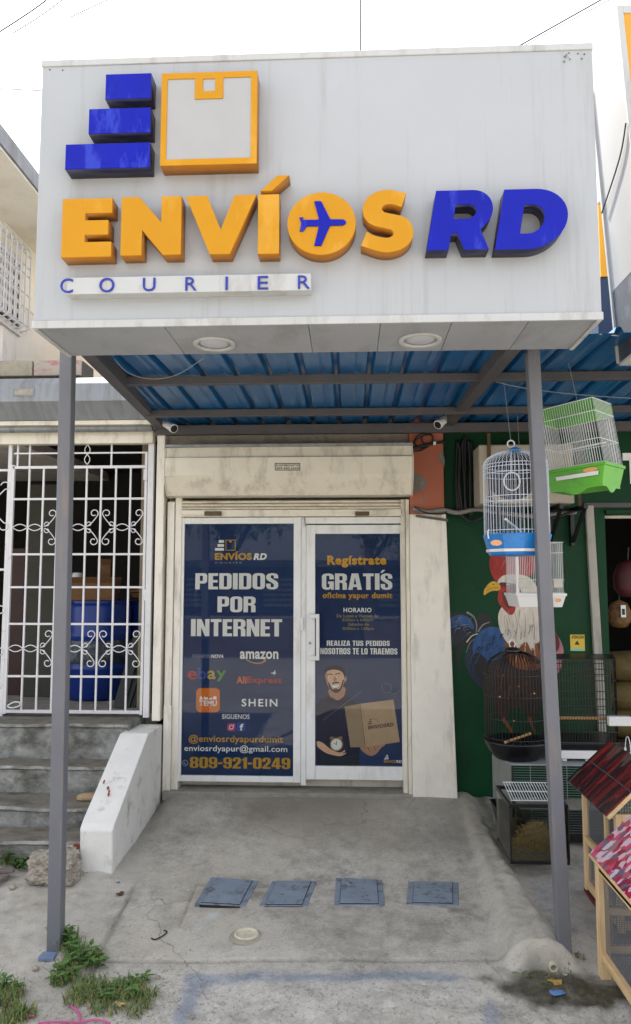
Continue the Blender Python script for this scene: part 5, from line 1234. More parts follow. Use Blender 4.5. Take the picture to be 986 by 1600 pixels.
c = at(974, 955, .42); tgc = thing('price_card', 'small white card hung on the toy bundle in the doorway', 'card', c)
g = MB(); g.box(c.x-.02, c.x+.02, c.y-.002, c.y, c.z-.05, c.z+.05); g.build('card', M_PW, tgc); g = MB(); g.box(c.x-.012, c.x+.012, c.y-.003, c.y-.0022, c.z-.03, c.z+.02); g.build('printed_bird', M_INK, tgc)

# ---- air conditioner on the wall with its pipes
ac = thing('air_conditioner', 'beige air conditioner condenser on brackets behind the hanging cages', 'air conditioner', (X(830, 740, -.2), -.2, Z(830, 785, -.3)))
ax0, ax1, az0, az1 = X(749, 740, -.33), X(897, 740, -.33), Z(830, 787, -.33), Z(830, 694, -.33)
M_ACB = mat('beige ac casing', '#a39c8c', .5, var=.05, dirt_or_gloss='#6d665a', dirt_or_gloss_amt=.4)
g = MB(); g.box(ax0, ax1, -.33, -.06, az0, az1); g.build('casing', M_ACB, ac, bevel=.012)
fc = at(800, 742, -.332); n = 30; ro = .19
g = MB(); g.ring([(fc.x+ro*math.cos(2*math.pi*i/n), -.338, fc.z+ro*math.sin(2*math.pi*i/n)) for i in range(n)], [(fc.x+(ro-.012)*math.cos(2*math.pi*i/n), -.338, fc.z+(ro-.012)*math.sin(2*math.pi*i/n)) for i in range(n)], (0, .01, 0)); fg = g.build('fan_ring', M_BLACK, ac)
g = MB(); g.lathe([(.001, 0), (ro-.012, 0)], (0, 0, 0), 30, cap=False); g.v = [Vector((fc.x+v.x, -.3305, fc.z+v.y)) for v in g.v]; g.build('fan_recess', M_BLACK, fg)
g = MB()
for r in (.05, .08, .11, .14, .17): g.tube([(fc.x+r*math.cos(2*math.pi*i/24), -.337, fc.z+r*math.sin(2*math.pi*i/24)) for i in range(24)], .002, 4, closed=True)
g.build('fan_guard', M_STEELD, fg)
for i in range(7):
    g = MB(); zz_ = az0+.05+i*.055; g.box(fc.x+.24, ax1-.03, -.334, -.3302, zz_, zz_+.02); g.build('louvre', M_ACB, ac)
for p in (775, 868, 905):
    x_ = X(p, 790, -.2); g = MB(); g.box(x_-.015, x_+.015, -.36, YW, az0-.04, az0-.005); g.box(x_-.014, x_+.014, -.02, YW, az0-.3, az0-.04); g.beam((x_, -.33, az0-.04), (x_, 0, az0-.28), .025, .02); g.build('bracket', M_BLACK, ac)
for p, zt_a in ((764, 677), (903, 700)):
    x_ = X(p, 700, -.34); g = MB(); g.box(x_-.012, x_+.012, -.345, -.332, az0-.02, Z(p, zt_a, -.34)); g.build('strap', mat('rusty strap', '#4a3a22', .7, var=.3), ac)
cab = thing('cable_bundle', 'black cables hanging down the green wall beside the terracotta pier', 'cables', (X(727, 740, 0), 0, 2))
for k in range(7):
    x_ = X(714+k*3.6, 740, -.01); rs = random.Random(k)
    g = MB(); g.tube(smooth_loop([Vector((x_+rs.uniform(-.01, .01), -.01-.008*(k % 2), Z(720, 686+rs.uniform(-6, 6), 0))), Vector((x_+rs.uniform(-.02, .02), -.015, Z(720, 720, 0))), Vector((x_+rs.uniform(-.02, .02), -.02, Z(720, 760, 0))), Vector((x_+rs.uniform(-.005, .005), -.02, Z(720, 802+rs.uniform(-2, 8), 0)))], 6, False), .011, 7); g.build('cable', M_RUBBER, cab, smooth=True)
cp = thing('pipe_run', 'grey insulated pipes running along the pier below the terracotta paint', 'pipe', (X(720, 800, -.1), -.1, 2.1))
M_INS = mat('grey pipe sleeve', '#7d7a74', .7, var=.2, scale=15)
g = MB(); g.tube(smooth_loop([at(645, 794, -.1), at(668, 800, -.1), at(692, 797, -.1), at(715, 801, -.08), at(745, 796, -.05), at(775, 800, -.1), at(830, 806, -.12), at(900, 800, -.08)], 6, False), .018, 8); g.build('sleeve', M_INS, cp, smooth=True)
g = MB(); g.tube(smooth_loop([at(648, 792, -.12), at(664, 801, -.125), at(690, 803, -.12), at(700, 797, -.1)], 6, False), .006, 6); g.build('cable', M_RUBBER, cp, smooth=True)
g = MB(); g.beam(at(650, 806, -.1), at(700, 813, -.09), .02, .018); g.build('flat_bar', M_STEELD, cp)
g = MB(); g.tube(smooth_loop([at(720, 803, -.05), at(735, 815, -.06), at(760, 806, -.06), at(790, 808, -.1), at(850, 812, -.12), at(905, 796, -.1)], 6, False), .012, 7); g.build('cable', M_RUBBER, cp, smooth=True)
lp = thing('cable_coil', 'loops of black cable tied at the top of the terracotta pier', 'cable', (X(662, 690, -.1), -.1, 2.6))
for (cx_, cy_, rx_, ry_, ph_) in ((662, 688, 14, 12, .2), (660, 692, 17, 13, .6), (668, 686, 9, 9, 0)):
    g = MB(); g.tube([at(cx_+rx_*math.cos(2*math.pi*i/22+ph_), cy_+ry_*math.sin(2*math.pi*i/22), -.10-.012*math.sin(i)) for i in range(22)], .006, 6, closed=True); g.build('loop', M_RUBBER, lp, smooth=True)
g = MB(); g.tube(smooth_loop([at(640, 702, -.11), at(660, 697, -.11), at(678, 693, -.11), at(696, 690, -.1)], 5, False), .012, 7); g.build('tied_run', M_RUBBER, lp, smooth=True)
g = MB(); g.box(*[f for f in (X(677, 693, -.12), X(681, 693, -.12))], -.13, -.095, Z(679, 695, -.12), Z(679, 690.5, -.12)); g.build('clip', M_WPLAS, lp)

# ------------------------------------------------------------------ hanging and standing cages
def ringpts(c, r, z, n=40, sx=1, sy=1): return [(c[0]+r*sx*math.cos(2*math.pi*i/n), c[1]+r*sy*math.sin(2*math.pi*i/n), z) for i in range(n)]
def dome_bars(g, c, r, z0, zs, zt, n, wr, sy=1.0, seg=9):
    """vertical bars that bend over to the crown"""
    for k in range(n):
        a = 2*math.pi*k/n; p = [Vector((c[0]+r*math.cos(a), c[1]+r*sy*math.sin(a), z0)), Vector((c[0]+r*math.cos(a), c[1]+r*sy*math.sin(a), zs))]
        for i in range(1, seg+1):
            t = i/seg*math.pi/2; rr_ = r*math.cos(t)*.97+.03*r
            p.append(Vector((c[0]+rr_*math.cos(a), c[1]+rr_*sy*math.sin(a), zs+(zt-zs)*math.sin(t))))
        g.tube(p, wr, 4, caps=False)
# blue dome cage
YC = -1.80
cx_ = X(806, 770, YC); c = (cx_, YC); r_ = (X(853, 780, YC)-X(757, 780, YC))/2*1.04
zt_, zs_, z0_, zb_ = Z(806, 704, YC), Z(806, 728, YC), Z(806, 836, YC), Z(806, 868, YC)
M_BTRAY = mat('blue cage plastic', '#1b78c4', .35, var=.08, dirt_or_gloss='#15507e', dirt_or_gloss_amt=.5, dirt_or_gloss_scale=(12, 12, 12)); M_WIREL = mat('pale blue coated wire', '#ccd4e4', .35, var=.03); M_CARDL = mat('printed label', '#c9b690', .5, var=.3, scale=60, hue='#d88a4a')
bc = thing('blue_birdcage', 'white wire dome birdcage with a blue tray hanging by the right post', 'birdcage', (cx_, YC, zb_))
g = MB(); dome_bars(g, c, r_, z0_, zs_, zt_, 52, .0013); g.build('dome_wire', M_WIREL, bc, kind='stuff')
for py_ in (728, 733, 742, 778, 786, 830): g = MB(); g.tube(ringpts(c, r_+.001, Z(806, py_, YC-.0), 44), .0018, 5, closed=True); g.build('hoop', M_WIREL, bc)
g = MB(); g.lathe([(r_*1.02, z0_+.004-zb_), (r_*1.06, z0_-zb_), (r_*1.04, z0_-.012-zb_), (r_*.93, .03), (r_*.9, .012), (r_*.86, 0), (r_*.5, -.004), (.001, -.004)], (cx_, YC, zb_), 10, rot=.3); g.build('tray', M_BTRAY, bc, bevel=.004)
g = MB(); g.lathe([(r_*.945, .018), (r_*.95, .018), (r_*.975, .033), (r_*.97, .033)], (cx_, YC, zb_), 10, rot=.3, cap=False); g.build('tray_band', M_WPLAS, bc)
g = MB(); g.lathe([(.034, 0), (.03, .012), (.014, .022), (.001, .024)], (cx_, YC, zt_-.004), 16); g.build('cap', M_BTRAY, bc, smooth=True)
g = MB(); g.tube([(cx_-.02+.019*math.cos(2*math.pi*i/18), YC, zt_+.038+.019*math.sin(2*math.pi*i/18)) for i in range(18)], .004, 6, closed=True); g.build('hook_ring', M_WPLAS, bc, smooth=True)
cw = at(800, 752, YC-.02); g = MB(); g.tube([(cw.x+.043*math.cos(2*math.pi*i/26), YC-.02, cw.z+.05*math.sin(2*math.pi*i/26)) for i in range(26)], .0045, 6, closed=True); sw = g.build('swing_ring', M_WPLAS, bc, smooth=True)
g = MB(); g.cyl((cw.x, YC-.02, cw.z+.05), (cw.x, YC-.02, zt_), .002, n=5); g.build('swing_wire', M_WIREL, sw)
g = MB(); g.cyl(at(790, 811, YC-.1), at(815, 832, YC+.1), .007, n=8); g.build('perch', M_WPLAS, bc)
pc = at(776, 848, YC-r_*1.02); g = MB(); g.lathe([(.028, 0), (.001, 0)], (0, 0, 0), 18, cap=False); g.v = [Vector((pc.x+v.x, pc.y+.008-.3*v.x, pc.z+v.y*.55)) for v in g.v]; g.build('sticker', M_CARDL, bc)
for px_ in (764,): p = at(px_, 836, YC-.08); g = MB(); g.tube([p+Vector((0, 0, .03)), p+Vector((-.008, -.01, .01)), p+Vector((-.004, -.012, -.02))], .004, 6); g.build('clip', M_WPLAS, bc)
hw_ = thing('hanger_wire', 'thin wire holding the blue tray birdcage from the roof', 'wire', (cx_, YC, zt_), 'thin hanger wires')
g = MB(); g.tube([(cx_-.02, YC, zt_+.05), (cx_-.03, YC+.1, Z(799, 590, YC))], .0015, 4); g.build('strand', M_WIREG, hw_)

# green cage, hung a little crooked
def box_cage(name, label, P0, A, B, h, tray_h, wm, tm, nA, nB, wr=.0013, lean=Vector((0, 0, 0)), tray_out=.012, top=None, rails=(.0, .33, .62, .92), group=None, roof_skirt=None):
    """P0 near bottom corner of the wire part; A, B edge vectors; bars rise by h"""
    P0 = Vector(P0); A = Vector(A); B = Vector(B); C = Vector((0, 0, h))+lean
    t = thing(name, label, 'birdcage', P0+(A+B)/2-Vector((0, 0, tray_h)), group)
    g = MB(); Q = lambda a, b, z: P0+A*a+B*b+C*z
    for a0, b0, a1, b1, n in ((0, 0, 1, 0, nA), (0, 1, 1, 1, nA), (0, 0, 0, 1, nB), (1, 0, 1, 1, nB)):
        for i in range(n+1):
            u = i/n; g.tube([Q(a0+(a1-a0)*u, b0+(b1-b0)*u, 0), Q(a0+(a1-a0)*u, b0+(b1-b0)*u, 1)], wr, 4, caps=False)
    for i in range(nA+1): g.tube([Q(i/nA, 0, 1), Q(i/nA, 1, 1)], wr, 4, caps=False)
    g.build('wire_walls', wm, t, kind='stuff')
    for z in rails:
        g = MB(); g.tube([Q(0, 0, z), Q(1, 0, z), Q(1, 1, z), Q(0, 1, z)], wr*1.6, 5, closed=True); g.build('rail', wm, t)
    g = MB(); g.tube([Q(0, 0, 1), Q(1, 0, 1), Q(1, 1, 1), Q(0, 1, 1)], wr*1.8, 5, closed=True); g.build('rail', wm, t)
    # tapered tray
    ua, ub = A.normalized(), B.normalized(); o_ = tray_out
    top_ = [P0-ua*o_-ub*o_, P0+A+ua*o_-ub*o_, P0+A+B+ua*o_+ub*o_, P0+B-ua*o_+ub*o_]
    low = [p+(P0+A/2+B/2-p)*.16-Vector((0, 0, tray_h)) for p in top_]
    g = MB(); mid = [p+Vector((0, 0, -.012)) for p in top_]; mi2 = [p+(P0+A/2+B/2-p)*.04-Vector((0, 0, .014)) for p in top_]
    g.add(low+mi2+mid+[p+Vector((0, 0, .004)) for p in top_], [(3, 2, 1, 0)]+[(r0_*4+i, r0_*4+(i+1) % 4, r0_*4+4+(i+1) % 4, r0_*4+4+i) for r0_ in (0, 1, 2) for i in range(4)]+[(12, 13, 14, 15)])
    tr = g.build('tray', tm, t, bevel=.004)
    if roof_skirt:
        g = MB(); z0s = 1-roof_skirt
        g.add([Q(0, 0, z0s)+(-ua-ub)*.001*0, Q(1, 0, z0s), Q(1, 1, z0s), Q(0, 1, z0s), Q(0, 0, 1), Q(1, 0, 1), Q(1, 1, 1), Q(0, 1, 1)], [(4, 5, 6, 7)])
        g.build('roof_panel', tm, t, solid=.003, recalc=False)
    return t, Q, tr, top_, low
M_LIME = mat('lime green plastic', '#58a82a', .4, var=.08, dirt_or_gloss='#3f6a24', dirt_or_gloss_amt=.5, dirt_or_gloss_scale=(12, 12, 12))
YN = -2.02
P0 = at(944, 722, YN)
gc, Q, tr, tp_, lw_ = box_cage('green_birdcage', 'white wire birdcage with lime green roof and tray hanging beside the right post', P0, (-.215, .30, -.005), (.155, .165, 0), .345, .12, M_WIREW, M_LIME, 24, 15,
                               lean=Vector((-.05, 0, .0)), rails=(.02, .38, .80), roof_skirt=.2)
# lime back of the roof, seen through the bars
g = MB(); g.add([Q(1, 0.0, .80), Q(1, 1, .80), Q(1, 1, 1), Q(1, 0.0, 1)], [(0, 1, 2, 3)]); g.add([Q(0, 1, .80), Q(1, 1, .80), Q(1, 1, 1), Q(0, 1, 1)], [(0, 1, 2, 3)]); g.build('roof_skirt', M_LIME, gc, solid=.003, recalc=False)
a, b = tp_[0], tp_[1]
for u0, u1, z0s, z1s, m_, nm_ in ((.08, .80, -.062, -.042, M_WPLAS, 'tray_band'),):
    g = MB(); off = Vector((-.008, -.006, 0)); dn = (P0-(tp_[0]+tp_[1]+tp_[2]+tp_[3])/4)
    lo = lambda u, z: (a+(b-a)*u)+((lw_[0]+(lw_[1]-lw_[0])*u)-(a+(b-a)*u))*(-z/.12)+off
    g.add([lo(u0, z0s), lo(u1, z0s), lo(u1, z1s), lo(u0, z1s)], [(0, 1, 2, 3)]); g.build(nm_, m_, gc, solid=.008)
lo2 = lambda u, z: (a+(b-a)*u)+((lw_[0]+(lw_[1]-lw_[0])*u)-(a+(b-a)*u))*(-z/.12)+Vector((-.004, -.003, 0))
g = MB(); g.poly([lo2(.22+.12*math.cos(t_), -.03+.012*math.sin(t_)) for t_ in np.linspace(0, 2*math.pi, 16, endpoint=False)]); g.build('sticker', M_CARDL, gc, recalc=False)
g = MB(); g.cyl(Q(0.05, .45, .35), Q(.95, .55, .35), .005, n=8); g.build('perch', M_WPLAS, gc)
# scalloped foot under the tray
for (i0, i1) in ((0, 1), (3, 0)):
    pts_ = [lw_[i0]+(lw_[i1]-lw_[i0])*u+Vector((0, 0, -.028*max(0, -math.cos(u*2*math.pi)) if .2 < u < .8 else -.0)) for u in np.linspace(0, 1, 15)]
    base_ = [p.copy() for p in pts_]; top2 = [lw_[i0]+(lw_[i1]-lw_[i0])*u+Vector((0, 0, .01)) for u in np.linspace(0, 1, 15)]
    g = MB(); g.grid([base_, top2]); g.build('foot', M_LIME, gc, solid=.006)
hw2 = thing('hanger_wire', 'thin wire holding the lime green birdcage from the roof', 'wire', Q(.4, .5, 1), 'thin hanger wires')
q_ = Q(.42, .5, 1); g = MB(); g.tube([q_, q_+Vector((.0, 0, .03)), Vector((q_.x-.01, q_.y+.1, Z(900, 560, -1.8)))], .002, 4); g.build('strand', M_WIREG, hw2)
g = MB(); g.tube([q_+Vector((-.015, 0, .0)), q_+Vector((-.01, 0, .03)), q_+Vector((.012, 0, .03)), q_+Vector((.015, 0, 0))], .003, 5); g.build('twist', M_LIME, hw2)

# small white cage against the wall
YS = -.95
x0_, x1_ = X(808, 900, YS), X(883, 900, YS)
wc_, Q, tr, tp_, lw_ = box_cage('white_birdcage', 'small white wire birdcage with white tray below the blue cage', (x0_, YS, Z(845, 928, YS)), (x1_-x0_, 0.02, 0), (-.02, .26, 0), Z(845, 847, YS)-Z(845, 928, YS), Z(845, 928, YS)-Z(845, 949, YS), M_WIREW, M_WPLAS, 26, 14, rails=(.02, .27, .8), wr=.0012)
g = MB(); g.tube([Q(0, 0, 0), Q(0, 0, 1)], .012, 6); g.build('corner_strip', M_WPLAS, wc_)
for u in (.02, .76):
    g = MB(); a_ = Q(u, -.02, .12); g.box(a_.x, a_.x+.06, a_.y-.006, a_.y+.002, a_.z, a_.z+.06)
    g.build('feeder', mat('clear plastic feeder', '#b9b6ac', .3), wc_, bevel=.003)
g = MB(); a_ = at(872, 938, YS-.012); g.poly([(a_.x+.02*math.cos(t_), a_.y-.006, a_.z+.012*math.sin(t_)) for t_ in np.linspace(0, 2*math.pi, 12, endpoint=False)]); g.build('sticker', M_CARDL, wc_, recalc=False)
hw3 = thing('hanger_wire', 'thin wire holding the small white birdcage from the roof', 'wire', Q(.5, .5, 1), 'thin hanger wires')
q_ = Q(.3, .5, 1); g = MB(); g.tube([q_, Vector((q_.x, q_.y+.1, Z(800, 640, -.9)))], .0015, 4); g.build('strand', M_WIREG, hw3)

# grey wire crate standing by the wall
yF, yR = -.77, -.43
P0 = Vector((X(800, 1195, yF), yF, hz(1.3, -.6)+.02)); ztop = Z(800, 1196, yF)
crate = thing('grey_wire_crate', 'grey wire crate with flat lid under the black dome cage', 'cage', (P0.x+.3, -.6, P0.z))
x1_ = P0.x+.80
g = MB()
for z in np.arange(P0.z+.05, ztop-.01, .016):
    g.tube([(P0.x, yF, z), (x1_, yF, z)], .0012, 4, caps=False)
for z in np.arange(P0.z+.05, ztop-.01, .03):
    g.tube([(P0.x, yF, z), (P0.x-.06, yR, z)], .0012, 4, caps=False)
for x in np.arange(P0.x, x1_+.01, .12): g.tube([(x, yF, P0.z), (x, yF, ztop)], .002, 4)
for y in np.linspace(yF, yR, 8): u = (y-yF)/(yR-yF); g.tube([(P0.x-.06*u, y, P0.z), (P0.x-.06*u, y, ztop)], .0015, 4)
g.build('wire_walls', M_WIREG, crate, kind='stuff')
M_LIDG = mat('grey lid', '#8d9296', .5, var=.06, dirt_or_gloss='#5d5d5a', dirt_or_gloss_amt=.4)
g = MB(); g.add([(P0.x-.008, yF-.008, ztop), (x1_, yF-.008, ztop), (x1_, yR, ztop), (P0.x-.066, yR, ztop), (P0.x-.008, yF-.008, ztop+.012), (x1_, yF-.008, ztop+.012), (x1_, yR, ztop+.012), (P0.x-.066, yR, ztop+.012)], [(0, 3, 2, 1), (4, 5, 6, 7), (0, 1, 5, 4), (1, 2, 6, 5), (2, 3, 7, 6), (3, 0, 4, 7)]); g.build('lid', M_LIDG, crate, bevel=.004)
g = MB(); g.add([(P0.x-.005, yF+.002, P0.z), (P0.x-.065, yR, P0.z), (P0.x-.065, yR, ztop), (P0.x-.005, yF+.002, ztop)], [(0, 1, 2, 3)]); g.build('side_panel', mat('dusty clear panel', '#6f7470', .4, var=.15), crate, solid=.004)
g = MB(); g.box(P0.x-.03, x1_, yF+.004, yR, P0.z-.01, P0.z+.10); g.build('base_tray', M_BLACK, crate, bevel=.006)
g = MB(); g.cyl((P0.x+.002, yF-.006, P0.z), (P0.x+.002, yF-.006, ztop), .005, n=6); g.build('corner_rod', M_BLACK, crate)

# black dome cage on the crate
YK = -.62; kx = X(806, 1100, YK); c = (kx, YK); kr = (X(855, 1100, YK)-X(758, 1100, YK))/2
k0 = ztop+.014; kzt, kzs, kz0 = Z(806, 1017, YK), Z(806, 1052, YK), Z(806, 1157, YK)
bk = thing('black_dome_cage', 'black wire dome cage with black bowl tray standing in front of the mural', 'birdcage', (kx, YK, k0))
g = MB(); dome_bars(g, c, kr, kz0, kzs, kzt, 54, .0026, sy=.85); g.build('dome_wire', M_WIREB, bk, kind='stuff')
for py_ in (1052, 1085, 1120, 1150): g = MB(); g.tube([(p[0], YK+(p[1]-YK)*.85, p[2]) for p in ringpts(c, kr+.001, Z(806, py_, YK), 40)], .0022, 5, closed=True); g.build('hoop', M_WIREB, bk)
g = MB(); hh = kz0+.012-k0; g.lathe([(.001, .012), (kr*.66, .012), (kr*.98, hh*.9), (kr*1.03, hh*.92), (kr*1.05, hh), (kr*1.02, hh*.86), (kr*.92, hh*.45), (kr*.72, .01), (kr*.66, 0), (.001, 0)], (kx, YK, k0), 28, sy=.85); g.build('bowl', M_BLACK, bk, smooth=True)
g = MB(); g.lathe([(kr*.27, -.012), (kr*.25, .012), (kr*.14, .024), (.001, .028)], (kx-.015, YK, kzt), 18); g.build('cap', M_BLACK, bk, smooth=True)
g = MB(); g.tube([(kx-.015+.02*math.cos(2*math.pi*i/18), YK, kzt+.05+.028*math.sin(2*math.pi*i/18)) for i in range(18)], .004, 6, closed=True); g.build('hook_ring', M_WPLAS, bk, smooth=True)
M_DOWEL = mat('pale wood dowel', '#b08a58', .6, var=.15, scale=10, stretch=(1, 8, 8))
g = MB(); g.cyl(at(789, 1160, YK-.16), at(829, 1146, YK-.05), .009, n=10); g.build('perch', M_DOWEL, bk)
g = MB(); rs = random.Random(3)
for i in range(60):
    a_ = rs.uniform(0, 6.28); r0_ = kr*.8*math.sqrt(rs.random()); p_ = Vector((kx+r0_*math.cos(a_), YK+r0_*.8*math.sin(a_), k0+hh*.55)); s_ = rs.uniform(.006, .014)
    g.poly([p_+Vector((s_*math.cos(b_)*rs.uniform(.4, 1), s_*math.sin(b_)*rs.uniform(.4, 1), rs.uniform(0, .006))) for b_ in (0, 1.5, 3, 4.5)])
g.build('seed_husks', mat('pale husks', '#8f959c', .8, var=.2), bk, kind='stuff', recalc=False)
for px_, py_ in ((811, 1074), (835, 1085), (781, 1090), (803, 1128)):
    p_ = at(px_, py_, YK-kr*.8); g = MB(); g.lathe([(.001, 0), (.006, .003), (.006, .009), (.001, .012)], p_, 8); g.build('bead', M_DOWEL, bk)

# tall black square cage further right
YQ = -.55
qx0, qx1 = X(862, 1100, YQ-.1), X(958, 1100, YQ-.1)
P0 = Vector((qx0, YQ-.17, Z(900, 1160, YQ-.17)))
sq, Q, tr, tp_, lw_ = box_cage('black_square_cage', 'tall black wire cage with wooden perch right of the post', P0, (qx1-qx0, 0, 0), (.10, .34, 0), Z(900, 1030, YQ-.17)-P0.z, .055, M_WIREB, M_BLACK, 22, 14, wr=.0022, rails=(.0, .12, .33, .52, .74, .88))
g = MB(); g.add([Q(0, 0, 1), Q(1, 0, 1), Q(1, 1, 1), Q(0, 1, 1)], [(0, 1, 2, 3)]); g.build('roof_mesh', M_WIREB, sq, solid=.006, recalc=False)
g = MB(); g.cyl(Q(-.02, .1, .28), Q(.82, .1, .28), .011, n=10); g.build('perch', M_DOWEL, sq)
p_ = Q(.84, -.03, .21); g = MB(); g.box(p_.x, p_.x+.15, p_.y-.03, p_.y+.02, p_.z, p_.z+.062); g.build('feed_cup', M_WPLAS, sq, bevel=.006)
g = MB(); p_ = Q(.3, -.01, .4); g.tube([p_, p_+Vector((.25, 0, 0)), p_+Vector((.25, 0, .22)), p_+Vector((0, 0, .22))], .003, 5, closed=True); g.build('door_frame', M_WIREB, sq)
zlow = P0.z-.055
st_ = thing('white_crate', 'white plastic crate under the tall black cage', 'crate', (qx0+.25, YQ, zlow))
g = MB(); g.box(qx0+.03, qx1+.03, YQ-.15, YQ+.15, zlow-.06, zlow-.003); g.build('top_rim', M_WPLAS, st_, bevel=.008)
zz0 = ztop+.016
zg_ = hz(qx1, YQ)
for xx in (qx0+.05, (qx0+qx1)/2, qx1-.02):
    g = MB(); g.box(xx, xx+.03, YQ-.14, YQ-.11, ztop+.014 if xx < x1_-.02 else zg_, zlow-.05); g.build('upright', M_WPLAS, st_)
g = MB(); g.box(qx0+.045, qx1+.015, YQ+.1, YQ+.14, ztop+.014, zlow-.05); g.build('back_panel', M_WPLAS, st_)

# glass tank with hay
ty0, ty1 = -1.23, -.83
tx0 = X(797, 1300, ty0); tx1 = tx0+.345
tz0 = Z(800, 1350, ty0); tz1 = Z(797, 1256, ty0)
tank = thing('glass_tank', 'black rimmed glass tank with hay bedding on the ground behind the post', 'tank', ((tx0+tx1)/2, -1.03, tz0))
def rim(z0, z1, o, nm):
    g = MB(); g.ring([(tx0-o, ty0-o, z0), (tx1+o, ty0-o, z0), (tx1+o, ty1+o, z0), (tx0-o, ty1+o, z0)], [(tx0+.012, ty0+.012, z0), (tx1-.012, ty0+.012, z0), (tx1-.012, ty1-.012, z0), (tx0+.012, ty1-.012, z0)], (0, 0, z1-z0)); g.build(nm, M_BLACK, tank, bevel=.002)
rim(tz0, tz0+.018, .004, 'base_rim'); rim(tz1-.022, tz1, .004, 'top_rim')
M_TG = glass('tank glass', (.93, .97, .95))
for nm, b_ in (('front_pane', (tx0, tx1, ty0, ty0+.004)), ('back_pane', (tx0, tx1, ty1-.004, ty1)), ('side_pane', (tx0, tx0+.004, ty0+.004, ty1-.004)), ('side_pane', (tx1-.004, tx1, ty0+.004, ty1-.004))):
    g = MB(); g.box(*b_, tz0+.018, tz1-.022); g.build(nm, M_TG, tank)
for xx, yy in ((tx0, ty0), (tx1, ty0)): g = MB(); g.cyl((xx+.003, yy+.002, tz0+.01), (xx+.003, yy+.002, tz1-.01), .005, n=6); g.build('corner_seal', M_BLACK, tank)
g = MB(); g.box(tx0+.006, tx1-.006, ty0+.006, ty1-.006, tz0+.004, tz0+.035); g.build('bedding', mat('seed bedding', '#6d6148', .9, var=.35, scale=70, bump=.006, bscale=90), tank)
hay = thing('hay_pile', 'heap of brown hay inside the glass tank', 'hay', ((tx0+tx1)/2, -1.0, tz0+.035)); hay['kind'] = 'stuff'
g = MB(); rs = random.Random(8)
hc = Vector((tx0+.21, -1.03, tz0+.035))
for i in range(2600):
    u, v, w = rs.gauss(0, .055), rs.gauss(0, .06), rs.random()
    rad = min(1, math.hypot(u/.13, v/.16)); zt2 = .15*(1-rad**2)
    p_ = hc+Vector((max(-.19, min(.12, u*1.3)), max(-.17, min(.16, v)), w*max(.02, zt2)))
    d_ = Vector((rs.uniform(-1, 1), rs.uniform(-1, 1), rs.uniform(-.6, .6))).normalized()*rs.uniform(.015, .04); s_ = d_.orthogonal().normalized()*.0012
    q1_ = p_+d_
    if not (tx0+.01 < q1_.x < tx1-.01 and ty0+.01 < q1_.y < ty1-.01 and q1_.z > tz0+.03): continue
    g.add([p_-s_, p_+s_, q1_+s_, q1_-s_], [(0, 1, 2, 3)])
g.build('straws', mat('brown hay', '#96774a', .9, var=.35, scale=50), hay, recalc=False, kind='stuff')
rk = thing('wire_rack', 'small white wire rack lying on the open glass tank', 'rack', ((tx0+tx1)/2, -1.05, tz1))
g = MB()
ra, rb_ = Vector((tx0+.0, ty0+.16, tz1+.085)), Vector((tx0+.02, ty0+.03, tz1+.012)); wv = Vector((.27, 0, .0))
for i in range(17): g.tube([ra+wv*(i/16), rb_+wv*(i/16)], .0022, 5)
g.build('rungs', M_WIREW, rk, kind='stuff')
for p_ in (ra, rb_, (ra+rb_)/2): g = MB(); g.tube([p_-Vector((.004, 0, 0)), p_+wv+Vector((.004, 0, 0))], .003, 6); g.build('rail', M_WIREW, rk)
# black tray leaning between crate and wall
tr_ = thing('black_bin', 'black plastic bin wedged beside the grey crate', 'bin', at(778, 1275, -.75))
g = MB(); bx0 = X(776, 1260, -.6); bz = hz(bx0+.05, -.7)
g.add([(bx0+.03, -.86, bz), (bx0+.14, -.88, bz), (bx0+.16, -.5, bz), (bx0+.04, -.5, bz), (bx0-.03, -.88, bz+.22), (bx0+.12, -.9, bz+.22), (bx0+.14, -.48, bz+.22), (bx0-.02, -.48, bz+.22)], [(0, 3, 2, 1), (0, 1, 5, 4), (1, 2, 6, 5), (2, 3, 7, 6), (3, 0, 4, 7)]); g.build('tub', M_BLACK, tr_, solid=.006, bevel=.003)
g = MB(); g.tube([(bx0-.03, -.88, bz+.22), (bx0+.12, -.9, bz+.22), (bx0+.14, -.48, bz+.22), (bx0-.02, -.48, bz+.22)], .007, 6, closed=True); g.build('rim', M_BLACK, tr_)

